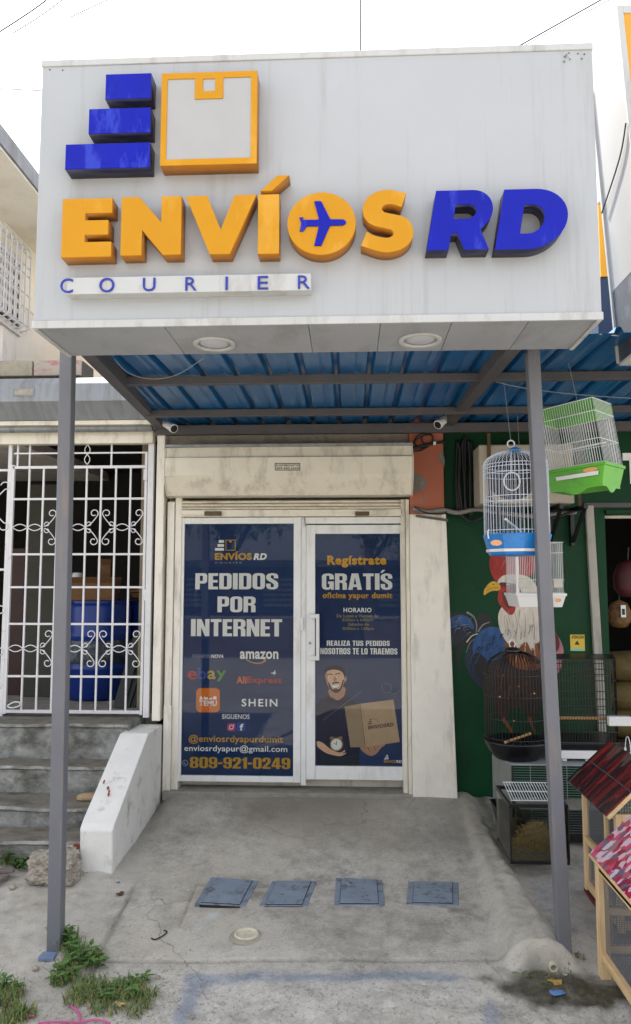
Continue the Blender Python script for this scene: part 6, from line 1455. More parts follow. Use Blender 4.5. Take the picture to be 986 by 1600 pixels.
# ---- wooden aviaries
M_PINE = mat('pale pine', '#d9bc90', .65, var=.14, scale=5, stretch=(6, 6, .8), dirt_or_gloss='#9a7446', dirt_or_gloss_amt=.5, dirt_or_gloss_scale=(30, 30, 2)); M_PINEH = mat('pale pine lengthwise', '#d7b88a', .65, var=.14, scale=5, stretch=(.9, .9, 6), dirt_or_gloss='#9a7446', dirt_or_gloss_amt=.5, dirt_or_gloss_scale=(3, 3, 40))
M_MESH = mat('dark wire mesh', '#5a5e62', .5, var=.1)
def print_sheet(name, cols, scale, stretch):
    m = bpy.data.materials.new(name); m.use_nodes = True; N = m.node_tree.nodes; L = m.node_tree.links; b = N['Principled BSDF']
    t = N.new('ShaderNodeTexCoord'); mp = N.new('ShaderNodeMapping'); mp.inputs['Scale'].default_value = stretch; L.new(t.outputs['Object'], mp.inputs['Vector'])
    v = N.new('ShaderNodeTexVoronoi'); v.inputs['Scale'].default_value = scale; v.inputs['Randomness'].default_value = 1
    n = N.new('ShaderNodeTexNoise'); n.inputs['Scale'].default_value = 9; n.inputs['Detail'].default_value = 4; L.new(mp.outputs[0], n.inputs['Vector'])
    ma = N.new('ShaderNodeVectorMath'); ma.operation = 'MULTIPLY_ADD'; L.new(n.outputs['Color'], ma.inputs[0]); ma.inputs[1].default_value = (.12, .12, .12); L.new(mp.outputs[0], ma.inputs[2]); L.new(ma.outputs[0], v.inputs['Vector'])
    sp = N.new('ShaderNodeSeparateColor'); L.new(v.outputs['Color'], sp.inputs[0]); r = N.new('ShaderNodeValToRGB'); r.color_ramp.interpolation = 'CONSTANT'
    while len(r.color_ramp.elements) < len(cols): r.color_ramp.elements.new(.5)
    for i, c_ in enumerate(cols): r.color_ramp.elements[i].position = i/len(cols); r.color_ramp.elements[i].color = lin(c_)
    L.new(sp.outputs[0], r.inputs[0]); L.new(r.outputs[0], b.inputs['Base Color']); b.inputs['Roughness'].default_value = .3
    return m
M_RF1 = print_sheet('dark red patterned sheet', ['#3a0e12', '#5c1418', '#16181f', '#6e1a1c', '#5a4a48', '#2a0c10', '#84281f', '#1c1a1e', '#4a1014'], 7, (.9, 4.5, .9))
M_RF2 = print_sheet('pink patterned sheet', ['#a81844', '#8a6a72', '#c8b4c4', '#7e1636', '#b04a58', '#c63a66', '#5e5a70', '#8e1c3c', '#d0a8b0'], 24, (1, 1.6, 1))
def mesh_panel(nm, parent, corner, ea, eb, na, nb, wr=.0014, m=M_MESH):
    g = MB(); corner = Vector(corner); ea = Vector(ea); eb = Vector(eb)
    for i in range(na+1): g.tube([corner+ea*(i/na), corner+ea*(i/na)+eb], wr, 3, caps=False)
    for i in range(nb+1): g.tube([corner+eb*(i/nb), corner+eb*(i/nb)+ea], wr, 3, caps=False)
    return g.build(nm, m, parent, kind='stuff')
def stick(parent, p, q, w=.03, h=.03, nm='rail', m=M_PINEH, up=(0, 0, 1)):
    g = MB(); g.beam(p, q, w, h, up); return g.build(nm, m, parent, bevel=.0025)
# first aviary
ax_, ay0, ay1 = 1.385, -1.86, -1.33
aw = .36; az_, ae = hz(1.5, -1.6)+.02, .40
av = thing('red_roof_aviary', 'small wooden aviary with dark red patterned roof behind the front aviary', 'aviary', (ax_+aw/2, -1.6, az_))
for (x, y) in ((ax_, ay0), (ax_, ay1), (ax_+aw, ay0), (ax_+aw, ay1)): stick(av, (x, y, az_+.0), (x, y, ae), .032, .032, 'corner_post', M_PINE, (0, 1, 0))
stick(av, (ax_-.001, (ay0+ay1)/2-.10, az_+.03), (ax_-.001, (ay0+ay1)/2-.10, ae), .026, .026, 'door_post', M_PINE, (0, 1, 0))
for z in (az_+.045, az_+.30, ae-.02): stick(av, (ax_-.002, ay0+.016, z), (ax_-.002, ay1-.016, z), .026, .035)
for z in (az_+.045, ae-.02, ): stick(av, (ax_+.016, ay0-.002, z), (ax_+aw-.016, ay0-.002, z), .026, .035); stick(av, (ax_+.016, ay1, z), (ax_+aw-.016, ay1, z), .026, .035)
g = MB(); g.box(ax_-.02, ax_+aw+.02, ay0-.02, ay1+.02, az_-.012, az_+.012); g.build('red_floor_tray', mat('dark red board paint', '#5c1a22', .5, var=.1), av, bevel=.003)
mesh_panel('mesh_side', av, (ax_+.004, ay0, az_+.03), (0, ay1-ay0, 0), (0, 0, ae-az_-.03), 40, 42); mesh_panel('mesh_front', av, (ax_, ay0+.004, az_+.03), (aw, 0, 0), (0, 0, ae-az_-.03), 28, 42); mesh_panel('mesh_back', av, (ax_, ay1-.004, az_+.03), (aw, 0, 0), (0, 0, ae-az_-.03), 24, 30)
rx, rz = ax_+aw/2, .635
for s_ in (-1, 1):
    e = Vector((rx+s_*(aw/2+.075), 0, ae-.0))
    d_ = (Vector((rx, 0, rz))-e); nrm_ = Vector((-d_.z*s_, 0, abs(d_.x))).normalized()*.004
    g = MB(); pp = [Vector((e.x, ay0-.05, e.z)), Vector((rx, ay0-.05, rz)), Vector((rx, ay1+.09, rz)), Vector((e.x, ay1+.09, e.z))]
    g.prism(pp, (0, 0, .007)); rp = g.build('roof_board', M_RF1, av)
    for y_ in (ay0-.046, ay1+.08):
        stick(av, Vector((e.x+.01*-s_, y_, e.z-.012)), Vector((rx, y_, rz-.012)), .012, .02, 'rake_strip')
    if s_ < 0:
        g = MB(); ym = (ay0+ay1)/2-.06
        mid = e+(Vector((rx, 0, rz))-e)*.5
        g.tube([Vector((mid.x, ay0-.05, mid.z+.0085)), Vector((mid.x, ay1+.09, mid.z+.0085))], .0035, 5); g.build('seam_strip', M_STEELD, rp)
mesh_panel('mesh_gable', av, (ax_, ay0+.006, ae), (aw, 0, 0), (0, 0, .09), 28, 8)
for z in (az_+.06, az_+.19):
    g = MB(); g.box(ax_-.022, ax_-.0155, -1.80, -1.77, z, z+.04); g.build('hinge', M_BLACK, av, bevel=.002)
g = MB(); hx_ = Vector((rx, -1.55, rz+.007)); g.tube(smooth_loop([hx_+Vector((0, -.045, 0)), hx_+Vector((0, -.03, .06)), hx_+Vector((0, 0, .085)), hx_+Vector((0, .03, .06)), hx_+Vector((0, .045, 0))], 5, False), .0025, 6); g.build('wire_handle', M_WIREW, av)
g = MB()
for s_ in (-1, 1): g.tube([hx_+Vector((.0, s_*.045+.01*math.cos(t_), .006+.01*math.sin(t_))) for t_ in np.linspace(0, 6, 12)], .003, 5, closed=True)
g.build('eyelet', M_WPLAS, av)
# second aviary, nearer
_f = atg(945, 1528); bx_, by1 = _f.x, _f.y; by0 = by1-.62; bw = .42
bz_ = _f.z; be = Z(945, 1342, by1)
av2 = thing('pink_roof_aviary', 'tall wooden aviary with pink patterned roof at the right edge', 'aviary', (bx_+bw/2, -2.7, bz_))
for (x, y) in ((bx_, by1), (bx_, by0), (bx_+bw, by1), (bx_+bw, by0)): stick(av2, (x, y, hz(min(x, 2.8), y)), (x, y, be), .048, .048, 'corner_post', M_PINE, (0, 1, 0))
zr0 = Z(950, 1492, by1)
zA_ = Z(965, 1423, by1); zB2 = Z(965, 1482, by1)
for z in (zA_, zB2, be-.03): stick(av2, (bx_+.024, by1, z), (bx_+bw-.024, by1, z), .03, .035)
for z in (zr0-.0, zA_+.20, be-.03): stick(av2, (bx_-.004, by1-.024, z), (bx_-.004, by0+.024, z), .03, .04)
stick(av2, (bx_+.035, by1+.006, zB2-.0), (bx_+.035, by1+.006, be), .022, .022, 'door_post', M_PINE, (0, 1, 0))
mesh_panel('mesh_side', av2, (bx_+.004, by1, zr0), (0, by0-by1, 0), (0, 0, be-zr0), 50, 46); mesh_panel('mesh_back', av2, (bx_, by1-.01, zr0), (bw, 0, 0), (0, 0, be-zr0), 34, 46); mesh_panel('floor_mesh', av2, (bx_, by0, zr0), (bw, 0, 0), (0, by1-by0, 0), 34, 46)
rx2, rz2 = bx_+bw/2+.02, be+.24
for s_ in (-1, 1):
    e = Vector((rx2+s_*(bw/2+.06), 0, be+.0))
    g = MB(); g.prism([Vector((e.x, by0-.06, e.z)), Vector((rx2, by0-.06, rz2)), Vector((rx2, by1+.05, rz2)), Vector((e.x, by1+.05, e.z))], (0, 0, .007)); g.build('roof_board', M_RF2, av2)
    stick(av2, Vector((e.x, by0-.06, e.z+.001)), Vector((e.x, by1+.05, e.z+.001)), .008, .014, 'eave_strip')
    stick(av2, Vector((e.x-s_*.02, by1+.03, e.z-.008)), Vector((rx2, by1+.03, rz2-.012)), .014, .02, 'rake_strip')
# ------------------------------------------------------------------ neighbour's box sign, upper right
ns_ = thing('neighbour_sign', 'white and yellow box sign of the pet shop leaning beside the courier sign', 'sign', (1.6, -2.2, 2.8))
nyf, nyb = -2.37, -1.95
_a, _b = at(963, 10, -2.37), at(986, 231, -2.37)
lx = lambda z: _a.x+(_b.x-_a.x)*(z-_a.z)/(_b.z-_a.z)*1.0
ztN, zbN, zk = _a.z, Z(962, 556, -2.08), Z(955, 439, -2.1)
def slab(x_off0, x_off1, y0, y1, z0, z1):
    return [(lx(z0)+x_off0, y0, z0), (lx(z0)+x_off1, y0, z0), (lx(z0)+x_off1, y1, z0), (lx(z0)+x_off0, y1, z0), (lx(z1)+x_off0, y0, z1), (lx(z1)+x_off1, y0, z1), (lx(z1)+x_off1, y1, z1), (lx(z1)+x_off0, y1, z1)]
M_NW = mat('white sign tin', '#a3a3a1', .45, var=.03, dirt_or_gloss='#a8a49a', dirt_or_gloss_amt=.4, dirt_or_gloss_scale=(3, 3, 3), dirt_or_gloss_lo=.6, dirt_or_gloss_hi=.7)
M_NYL = mat('yellow sign face', '#d89a1c', .4, var=.06); M_NGR = mat('scratched grey tin', '#5a6068', .35, metal=.5, var=.25, scale=5, dirt_or_gloss='#9aa0a6', dirt_or_gloss_amt=.5, dirt_or_gloss_scale=(6, 6, 6))
g = MB(); g.hexa(slab(.004, 2.2, nyf+.012, nyb, zk, ztN-.01)); g.build('box_side', M_NW, ns_)
g = MB(); g.hexa(slab(.004, 2.2, nyf+.012, nyb, zbN, zk-.003)); g.build('lower_box', M_NGR, ns_)
g = MB(); g.hexa(slab(.03, 2.2, nyf, nyf+.011, zbN+.03, ztN-.04)); g.build('yellow_face', M_NYL, ns_)
g = MB(); g.hexa(slab(0, .03, nyf-.006, nyf+.012, zbN, ztN)); g.build('front_edge', M_TRIM, ns_, bevel=.002)
g = MB(); g.hexa(slab(0.0301, 2.2, nyf-.006, nyf+.0115, ztN-.04, ztN)); g.build('top_edge', M_TRIM, ns_, bevel=.002)
g = MB(); g.hexa(slab(-.006, .012, nyb-.002, nyb+.02, zbN, ztN-.15)); g.build('back_edge', M_TRIM, ns_, bevel=.002)
g = MB(); g.hexa(slab(.0, 2.2, nyf, nyb, zbN-.015, zbN-.001)); g.build('bottom_edge', M_TRIM, ns_, bevel=.002)
g = MB(); a = Vector((lx(4.0), -2.10, 3.66)); 
g.tube(smooth_loop([Vector((lx(3.95)+.002, nyf+.02, 3.86)), Vector((lx(3.85)-.0, -2.24, 3.74)), Vector((lx(3.75)-.002, nyb, 3.60))], 4, False), .004, 5); g.build('cable', M_RUBBER, ns_)
yb_ = thing('side_boarding', 'narrow yellow and dark blue boarding between the two box signs', 'boarding', (1.4, -1.6, 2.9))
g = MB(); g.box(X(936, 350, -1.55), X(948, 350, -1.55), -1.55, -1.35, Z(942, 432, -1.55), Z(942, 318, -1.55)); g.build('shaft', M_NYL, yb_)
g = MB(); g.box(X(930, 350, -1.55), X(1060, 350, -1.55), -1.54, -1.36, Z(942, 540, -1.55), Z(942, 432, -1.55)-.002); g.build('blue_foot', mat('deep blue board', '#0f2f52', .5, var=.15), yb_)
g = MB(); g.box(X(936, 350, -1.55)-.002, X(948, 350, -1.55)+.002, -1.555, -1.345, Z(942, 318, -1.55)+.001, Z(942, 314, -1.55)); g.build('cap', M_TRIM, yb_)

# ------------------------------------------------------------------ overhead wires
def cable(label, pts, r, name='overhead_wire'):
    t = thing(name, label, 'wire', pts[0], 'overhead wires'); g = MB(); g.tube(smooth_loop([Vector(p) for p in pts], 6, False), r, 6); g.build('strand', M_RUBBER, t, smooth=True)
cable('dark overhead cable crossing the sky at the upper right', [at(800, 78, 3.0), at(880, 33, 3.2), at(960, -12, 3.5), at(1100, -90, 4)], .009)
cable('thinner overhead cable just under the dark one at the upper right', [at(800, 82, 3.0), at(880, 38, 3.2), at(960, -4, 3.5), at(1100, -80, 4)], .005)
cable('vertical thin wire standing above the middle of the sign', [at(563.5, 90, 1.5), at(563.5, 30, 1.5), at(563.5, -60, 1.5)], .008)
cable('thin wire in the sky at the far upper left corner', [at(-20, 62, 9), at(30, 30, 9), at(70, 2, 9), at(120, -40, 9)], .016)
cable('second faint wire at the upper left, right of the corner one', [at(20, 52, 9), at(60, 27, 9), at(100, -2, 9)], .012)
cable('third faint wire sloping at the upper left sky', [at(110, 27, 9), at(150, 8, 9), at(190, -10, 9)], .012)
cable('short level wire meeting the left edge of the sign', [at(-30, 137, 6), at(30, 140, 6), at(90, 143, 6)], .009)

# ------------------------------------------------------------------ things set in and lying on the pavement
M_LID = mat('blue grey painted iron', '#7a8796', .55, var=.12, scale=12, dirt_or_gloss='#4a4238', dirt_or_gloss_amt=.7, dirt_or_gloss_scale=(14, 14, 14), dirt_or_gloss_lo=.52, dirt_or_gloss_hi=.64, bump=.001, bscale=60)
LBL = ['leftmost blue grey meter cover in the ramp, skewed, its corner raised', 'second blue grey meter cover from the left, rusty dark front edge', 'third blue grey meter cover from the left, nearly square with a rim',
       'rightmost blue grey meter cover, smallest, near the concrete ridge']
QD = [((330, 1371), (404, 1376), (383, 1418), (304, 1416)), ((425, 1376), (495, 1377), (480, 1418), (405, 1418)), ((525, 1373), (597, 1374), (601, 1417), (522, 1416)), ((638, 1376), (716, 1377), (717, 1413), (635, 1413))]
for k, qd in enumerate(QD):
    P = [atg(*p) for p in qd]; cen = sum(P, Vector())/4
    zb_ = max(hz(p.x, p.y) for p in P)
    def zpl(p): return float(H0(p.x, p.y))-.002+(vnoise(np.array(p.x), np.array(p.y), 3, 6)-.5)*.02
    P = [Vector((p.x, p.y, float(zpl(p)))) for p in P]
    if k == 0: P[3].z += .012
    t = thing('meter_cover', LBL[k], 'cover', cen, 'meter covers set in the ramp')
    ins = lambda f: [p+(cen-p)*f for p in P]
    g = MB(); g.prism([Vector((p.x, p.y, p.z-.03)) for p in P], (0, 0, .036)); g.build('frame', M_LID, t, bevel=.003)
    W = [P[0]+(P[1]-P[0])*.12+(P[3]-P[0])*.04, P[1]+(P[0]-P[1])*.12+(P[2]-P[1])*.04, P[2]+(P[3]-P[2])*.12+(P[1]-P[2])*.05, P[3]+(P[2]-P[3])*.12+(P[0]-P[3])*.05]
    g = MB(); g.prism([p+Vector((0, 0, .0065)) for p in W], (0, 0, .007)); g.build('lid', M_LID, t, bevel=.002)
    g = MB()
    for i in range(4): a_, b_ = W[i]+Vector((0, 0, .007)), W[(i+1) % 4]+Vector((0, 0, .007)); g.tube([a_, b_], .003, 4)
    g.build('seam', M_RUBBER, t)
    if k < 2:
        g = MB(); a_, b_ = P[3]+(P[2]-P[3])*.1, P[3]+(P[2]-P[3])*.9; g.beam(a_+Vector((0, -.004, -.002)), b_+Vector((0, -.004, -.002)), .008, .012); g.build('rusty_lip', mat('dark rust', '#1f1714', .8, var=.4, scale=40), t)
    g = MB()
    rs = random.Random(k)
    for _ in range(2):
        p_ = cen+(P[0]-P[1])*rs.uniform(-.2, .2)+(P[0]-P[3])*rs.uniform(-.25, .25)+Vector((0, 0, .0135)); g.lathe([(.001, .001), (.006, 0)], p_, 8)
    g.build('keyhole', M_RUBBER, t)
# clean-out pipe
pc_ = atg(385, 1462); pv = thing('cleanout_pipe', 'open cream plastic pipe end set flush in the ramp', 'pipe', pc_)
n = 28; M_PVC = mat('cream pvc', '#c9c4ae', .5, var=.08, dirt_or_gloss='#7d7662', dirt_or_gloss_amt=.5, dirt_or_gloss_scale=(20, 20, 20))
cc = pc_+Vector((0, 0, .003))
g = MB(); g.lathe([(.058, -.06), (.062, -.01), (.066, .004), (.062, .012), (.056, .012), (.053, .010), (.05, .005), (.03, .004), (.001, .004)], cc, n); g.build('collar', M_PVC, pv, smooth=True)
g = MB(); rr2 = [(.066, .004), (.078, .003), (.092, -.008)]; g.lathe(rr2, cc, n, cap=False); g.build('mortar_ring', M_BLOCK, pv, smooth=True)
# drain pipe in the nose of the ridge
p_ = at(866, 1514, -2.09); p_.z = max(p_.z, hz(p_.x, -2.14)+.03)
dp = thing('drain_pipe', 'small white pipe end poking from the nose of the concrete ridge', 'pipe', p_)
n = 20; a_, b_ = p_+Vector((0, .12, .01)), p_+Vector((0, .008, 0))
g = MB(); g.ring([b_+Vector((.021*math.cos(2*math.pi*i/n), 0, .021*math.sin(2*math.pi*i/n))) for i in range(n)], [b_+Vector((.014*math.cos(2*math.pi*i/n), 0, .014*math.sin(2*math.pi*i/n))) for i in range(n)], (0, .14, .0)); g.build('pipe', M_PVC, dp)
g = MB(); g.lathe([(.001, 0), (.0138, 0)], (0, 0, 0), 16, cap=False); g.v = [Vector((b_.x+v.x, b_.y+.05, b_.z+v.y)) for v in g.v]; g.build('bore', M_BLACK, dp)

def lump(name, label, cat, c, sx, sy, sz, m, seed, sub=3, amp=.28, sink=.25):
    t = thing(name, label, cat, c); bm = bmesh.new(); bmesh.ops.create_icosphere(bm, subdivisions=sub, radius=1)
    for v in bm.verts:
        p = v.co.copy(); nn = mnoise.noise(p*1.3+Vector((seed, 0, 0)))*amp*1.2+mnoise.noise(p*3.1+Vector((0, seed, 0)))*amp*.5+mnoise.noise(p*8+Vector((0, 0, seed)))*amp*.35+mnoise.noise(p*17+Vector((seed, 0, seed)))*amp*.22
        q_ = p*(1+nn); q_ = Vector((math.copysign(abs(q_.x)**.85, q_.x), math.copysign(abs(q_.y)**.85, q_.y), math.copysign(abs(q_.z)**.8, q_.z)))
        v.co = Vector((q_.x*sx, q_.y*sy, q_.z*sz+sz*(1-sink)))
    me_ = bpy.data.meshes.new('stone'); bm.to_mesh(me_); bm.free(); me_.materials.append(m)
    o = bpy.data.objects.new('stone', me_); COL.objects.link(o); o.parent = t
    return t
M_RUB = mat('pebbly rubble', '#9d968a', .9, var=.25, scale=18, dirt_or_gloss='#5c564c', dirt_or_gloss_amt=.7, dirt_or_gloss_scale=(24, 24, 24), dirt_or_gloss_lo=.5, dirt_or_gloss_hi=.62, bump=.012, bscale=38)
c = atg(80, 1382); lump('rubble_rock', 'big lump of broken pebbly concrete behind the left post', 'rock', c+Vector((0, .08, 0)), .155, .13, .105, M_RUB, 3.3, 5, .34)
c = at(133, 1236, -.75); lump('flat_stone', 'flat pale stone resting on the concrete step by the white wall', 'stone', Vector((c.x, -.70, .093)), .075, .05, .022, mat('tan stone', '#9a8468', .85, var=.2, bump=.004), 8.1, 3, .2, .1)
for k, (px, py, s_) in enumerate(((55, 1515, .018), (247, 1528, .013), (20, 1390, .022), (300, 1592, .014))):
    c = atg(px, py); lump('pebble', ['pale pebble beside the left post foot', 'small pebble near the grass edge on the apron', 'pebble below the wood scraps at the left edge', 'pebble at the bottom edge beside the grass'][k], 'pebble', c, s_, s_*.8, s_*.6, M_RUB, k*2.2+1, 2, .2, .3)
rs = random.Random(77)
gr = thing('gravel', 'loose gravel and grit scattered on the left pavement', 'gravel', (-1.5, -2.2, -.3)); gr['kind'] = 'stuff'
g = MB()
for i in range(900):
    if i < 560: px, py = rs.uniform(-40, 330), 1600-abs(rs.gauss(0, 60))
    else: px, py = rs.uniform(0, 986), rs.uniform(1380, 1640)
    p_ = atg(px, py) if i % 3 == 0 or i < 560 else atg(px, py)
    s_ = rs.uniform(.0025, .007) if i < 560 else rs.uniform(.0015, .004)
    q_ = [p_+Vector((s_*math.cos(a)*rs.uniform(.6, 1), s_*math.sin(a)*rs.uniform(.6, 1), 0)) for a in (0, 1.6, 3.1, 4.7)]; tpz = p_+Vector((0, 0, s_*rs.uniform(.6, 1)))
    g.add(q_+[tpz], [(0, 1, 4), (1, 2, 4), (2, 3, 4), (3, 0, 4)])
g.build('grit', mat('grey grit', '#8b857a', .9, var=.5, scale=30), gr, recalc=False, kind='stuff')

# plants
M_GR = mat('grass green', '#40562a', .7, var=.5, scale=40, hue='#647a3a'); M_GRD = mat('dry grass', '#9a8f5a', .8, var=.3, scale=30); M_LF = mat('weed leaf', '#335426', .6, var=.5, scale=40, hue='#527236')
def blades(g, p, n, spread, h, rs, w=.003):
    for _ in range(n):
        a, r_ = rs.uniform(0, 6.28), spread*math.sqrt(rs.random()); b = Vector((p.x+r_*math.cos(a), p.y+r_*math.sin(a), 0)); b.z = float(H0(b.x, b.y))-.003
        d = rs.uniform(0, 6.28); hh = h*rs.uniform(.5, 1.2); ln = hh*rs.uniform(.4, 1.3)
        dr = Vector((math.cos(d), math.sin(d), 0)); sd_ = Vector((-dr.y, dr.x, 0))*w*rs.uniform(.6, 1.3)
        p1 = b+dr*ln*.25+Vector((0, 0, hh*.6)); p2 = b+dr*ln*.65+Vector((0, 0, hh*.9)); p3 = b+dr*ln+Vector((0, 0, hh*.8))
        g.add([b-sd_, b+sd_, p1+sd_*.8, p1-sd_*.8, p2+sd_*.5, p2-sd_*.5, p3], [(0, 1, 2, 3), (3, 2, 4, 5), (5, 4, 6)])
def leaf(g, b, d, ln, w, up=.3, fold=.25):
    d = d.normalized(); s_ = d.cross(Vector((0, 0, 1)));  s_ = s_.normalized() if s_.length > 1e-4 else Vector((1, 0, 0)); nn = s_.cross(d)
    pts = [b, b+d*ln*.35+s_*w+nn*w*fold, b+d*ln*.35, b+d*ln*.35-s_*w+nn*w*fold, b+d*ln*.75+s_*w*.6-nn*ln*.05, b+d*ln*.75-nn*ln*.08, b+d*ln*.75-s_*w*.6-nn*ln*.05, b+d*ln-nn*ln*.18]
    g.add(pts, [(0, 1, 2), (0, 2, 3), (1, 4, 5, 2), (2, 5, 6, 3), (4, 7, 5), (5, 7, 6)])
def patch(name, label, spots, seed, weeds=()):
    t = thing(name, label, 'grass', atg(*spots[0][:2])); t['kind'] = 'stuff'; rs = random.Random(seed); g = MB(); g2 = MB(); g3 = MB()
    for (px, py, n, sp, h) in spots:
        p = atg(px, py); blades(g, p, int(n*.8), sp, h, rs, .0024); blades(g2, p, n//2, sp*1.15, h*.7, rs, .002)
    g.build('blades', M_GR, t, recalc=False, kind='stuff'); g2.build('dry_blades', M_GRD, t, recalc=False, kind='stuff')
    for (px, py, n, h) in weeds:
        p = atg(px, py); 
        for _ in range(n):
            a = rs.uniform(0, 6.28); st = Vector((p.x+rs.gauss(0, .03), p.y+rs.gauss(0, .03), p.z)); tip = st+Vector((.4*h*math.cos(a), .4*h*math.sin(a), h*rs.uniform(.6, 1.1)))
            g3.tube([st, (st+tip)/2+Vector((0, 0, .1*h)), tip], [.0025, .002, .001], 4)
            for j in range(9):
                u = .2+.8*j/8; q_ = st.lerp(tip, u); aa = j*2.4+a
                leaf(g3, q_, Vector((math.cos(aa), math.sin(aa), rs.uniform(.0, .6))), rs.uniform(.03, .055), rs.uniform(.009, .016))
    if weeds: g3.build('weed_leaves', M_LF, t, recalc=False, kind='stuff')
patch('weed_patch', 'green weeds growing at the foot of the left post', [(105, 1480, 90, .06, .08), (120, 1500, 110, .07, .08), (140, 1500, 70, .06, .07), (100, 1530, 110, .06, .07), (96, 1466, 30, .03, .08)], 5,
      [(102, 1484, 5, .09), (112, 1495, 5, .08), (125, 1508, 5, .07), (95, 1530, 5, .06), (150, 1505, 3, .05), (95, 1470, 2, .07)])
patch('grass_tuft', 'trampled grass patch on the pavement below the left post weeds', [(140, 1545, 190, .08, .05), (190, 1552, 200, .09, .05), (225, 1556, 120, .06, .045), (170, 1572, 170, .08, .045), (215, 1580, 90, .06, .04), (120, 1560, 100, .06, .045)], 6, [(205, 1545, 4, .04), (160, 1560, 4, .04)])
patch('corner_grass', 'grass growing at the lower left corner of the picture', [(10, 1560, 150, .08, .06), (5, 1590, 170, .09, .06), (35, 1592, 110, .06, .05), (-15, 1545, 80, .06, .06)], 7, [(8, 1548, 3, .06)])
patch('step_weeds', 'low green weeds against the lowest concrete step', [(15, 1352, 60, .06, .05), (30, 1350, 50, .05, .04)], 8, [(12, 1348, 6, .09), (25, 1350, 6, .07), (38, 1352, 4, .05), (5, 1338, 4, .1)])
patch('drain_moss', 'mossy tufts around the white drain pipe', [(815, 1522, 80, .04, .012), (850, 1530, 90, .05, .012), (885, 1505, 60, .04, .012), (905, 1495, 40, .03, .012)], 9)
# pink plastic strap, hook, litter
M_PK = mat('pink plastic', '#c04a8a', .4, var=.1)
ps = thing('pink_strap', 'bright pink plastic strap lying in the grass at the bottom left', 'strap', atg(125, 1590))
for pts in (((108, 1566), (115, 1572), (122, 1578), (126, 1588), (124, 1594)), ((60, 1600), (90, 1598), (124, 1594), (150, 1592), (172, 1597)), ((30, 1580), (42, 1584), (52, 1588))):
    g = MB(); g.tube(smooth_loop([atg(a, b, .012) for a, b in pts], 5, False), .0042, 5); g.build('strand', M_PK, ps, smooth=True)
hk = thing('bent_wire', 'small bent dark wire lying on the apron', 'wire', atg(247, 1463))
g = MB(); g.tube(smooth_loop([atg(a, b, .006) for a, b in ((236, 1464), (242, 1466), (250, 1463), (258, 1458), (261, 1454), (256, 1452))], 5, False), .0035, 5); g.build('strand', M_RUBBER, hk)
def scrap(name, label, cat, px, py, s_, m, seed, flat=.3):
    c = atg(px, py, .004); t = thing(name, label, cat, c); rs = random.Random(seed); n = 9; g = MB()
    ring_ = [c+Vector((s_*math.cos(2*math.pi*i/n)*rs.uniform(.6, 1.1), s_*.7*math.sin(2*math.pi*i/n)*rs.uniform(.5, 1.1), s_*flat*rs.random())) for i in range(n)]
    g.add(ring_+[c+Vector((0, 0, s_*flat*.6))], [(i, (i+1) % n, n) for i in range(n)]); g.build('sheet', m, t, solid=.001, recalc=False)
scrap('fruit_peel', 'yellowish fruit peel lying below the drain pipe', 'peel', 868, 1532, .045, mat('tan peel', '#b08a44', .6, var=.2), 1, .5)
scrap('blue_wrapper', 'crumpled light blue wrapper on the wet ground', 'wrapper', 870, 1549, .04, mat('blue wrapper', '#5f86bd', .3, var=.2), 2, .5)
scrap('bottle_cap', 'white bottle cap beside the drain pipe', 'cap', 884, 1527, .012, M_WPLAS, 3, .8)
scrap('paper_bit', 'scrap of blue paper on the pavement beside the white wall', 'paper', 185, 1378, .016, mat('blue bit', '#4f76a8', .5), 4)
scrap('dry_leaf', 'curled brown dry leaf on the pavement left of the ramp', 'leaf', 187, 1398, .028, mat('dry leaf', '#4a342a', .8, var=.3), 5, .6)
scrap('tan_leaf', 'pale tan leaf lying in the trampled grass', 'leaf', 186, 1574, .03, mat('tan leaf', '#b7a070', .8, var=.2), 6, .6)
scrap('white_chip', 'white paint chip on the ramp left of the covers', 'chip', 294, 1391, .012, M_WPLAS, 7)
wd = thing('broken_boards', 'grey broken boards lying at the left edge by the steps', 'boards', atg(5, 1370))
for k, (a, b, w_) in enumerate((((-30, 1372), (18, 1355), .07), ((-25, 1384), (10, 1366), .06), ((-20, 1362), (22, 1360), .04))):
    g = MB(); g.beam(atg(*a, .02+.012*k), atg(*b, .02+.012*k), w_, .014); g.build('board', mat('grey weathered board', '#6e6660', .9, var=.25, scale=8, stretch=(1, 6, 6)), wd, bevel=.002)

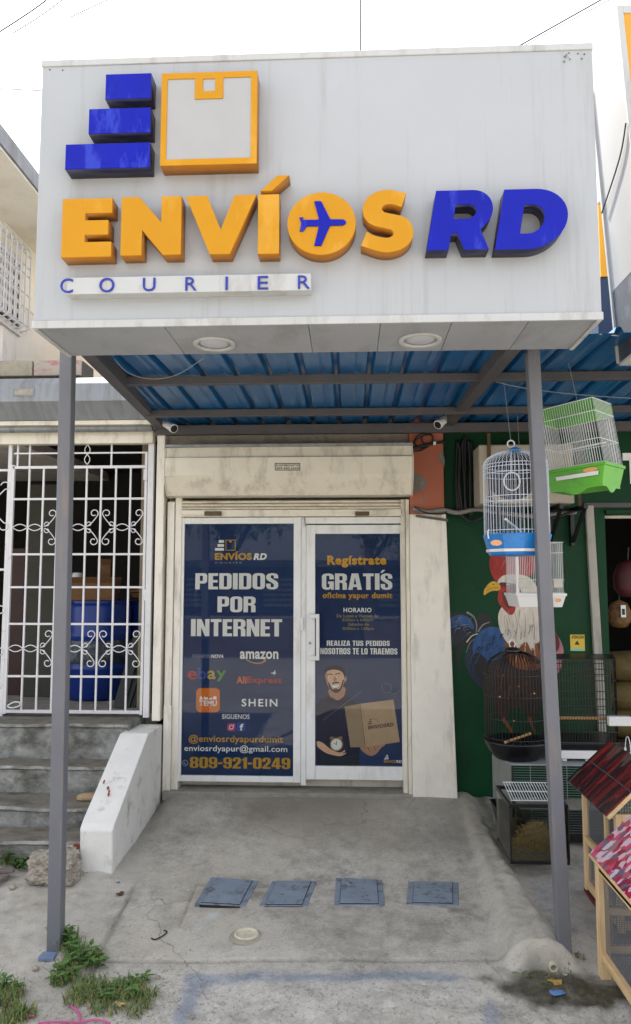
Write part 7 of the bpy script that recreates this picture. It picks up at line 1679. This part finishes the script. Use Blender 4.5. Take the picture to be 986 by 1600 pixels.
# ------------------------------------------------------------------ across the street, seen mirrored in the glass
M_BARK = mat('bark', '#5a4a3a', .9, var=.3, scale=8, bump=.01); M_LEAFT = mat('tree leaf', '#3d5a22', .6, var=.4, scale=3, hue='#5e7a34')
def tree(label, x, y, h, r, seed):
    t = thing('street_tree', label, 'tree', (x, y, -.42), 'trees across the street'); rs = random.Random(seed); g = MB()
    g.tube([(x, y, -.45), (x+.1, y, h*.2), (x, y+.1, h*.45), (x+.1, y, h*.7)], [.2, .17, .13, .05], 8)
    for k in range(6):
        a = k*1.05; g.tube([(x, y, h*(.35+.05*k)), (x+r*.4*math.cos(a), y+r*.4*math.sin(a), h*.6+.1*k), (x+r*.75*math.cos(a), y+r*.75*math.sin(a), h*.72)], [.08, .05, .02], 6)
    g.build('trunk', M_BARK, t, smooth=True); g = MB()
    cl = [(rs.gauss(0, r*.45), rs.gauss(0, r*.45), h*.72+rs.gauss(0, h*.12)) for _ in range(26)]
    for _ in range(3800):
        c_ = rs.choice(cl); p = Vector((x+c_[0]+rs.gauss(0, r*.2), y+c_[1]+rs.gauss(0, r*.2), c_[2]+rs.gauss(0, r*.16)))
        leaf(g, p, Vector((rs.uniform(-1, 1), rs.uniform(-1, 1), rs.uniform(-.7, .5))), rs.uniform(.12, .24), .05)
    g.build('crown', M_LEAFT, t, recalc=False)
tree('leafy street tree mirrored in the upper part of the left poster glass', -3.4, -14.6, 5.6, 2.0, 1)
tree('third street tree mirrored in the glass, behind the left one', -6.2, -15.4, 5.2, 2.0, 3)
tree('fourth street tree mirrored in the glass between the others', .6, -16.0, 5.4, 1.9, 4)
tree('second street tree mirrored in the glass, nearer the door', 3.6, -15.0, 5.0, 1.8, 2)
oh = thing('opposite_house', 'low pale house across the street mirrored in the shop glass', 'house', (0, -18, -.4))
M_OH = mat('beige house across', '#6e5d4e', .8, var=.06)
g = MB(); g.box(-7, 6, -22, -17.5, -.44, 2.0); g.build('wall', M_OH, oh)
g = MB(); g.box(-7.4, 6.4, -22.2, -17.0, 2.0, 2.2); g.build('roof', M_CONC, oh)
for x in (-5, -2.2, 1.2, 4):
    g = MB(); g.box(x-.5, x+.5, -17.56, -17.45, .7, 1.7); w_ = g.build('window', M_SHOPIN, oh); g = MB()
    for k in range(6): g.box(x-.5, x+.5, -17.44, -17.41, .75+k*.16, .85+k*.16)
    g.build('louvres', M_WPAINT, w_)
g = MB(); g.box(-.9, 0, -17.56, -17.45, -.44, 1.6); g.build('door', mat('brown door', '#4a3426', .6), oh)
fw = thing('garden_wall', 'low pale garden wall across the street mirrored in the posters', 'wall', (0, -14.2, -.4))
g = MB(); g.box(-30, -1.2, -14.1, -13.95, -.45, .55); g.build('wall_run', M_OH, fw); g = MB(); g.box(.4, 30, -14.1, -13.95, -.45, .55); g.build('wall_run', M_OH, fw)
g = MB(); g.box(-30, -1.2, -14.14, -13.91, .55, .62); g.build('coping', M_CONC, fw); g = MB(); g.box(.4, 30, -14.14, -13.91, .55, .62); g.build('coping', M_CONC, fw)
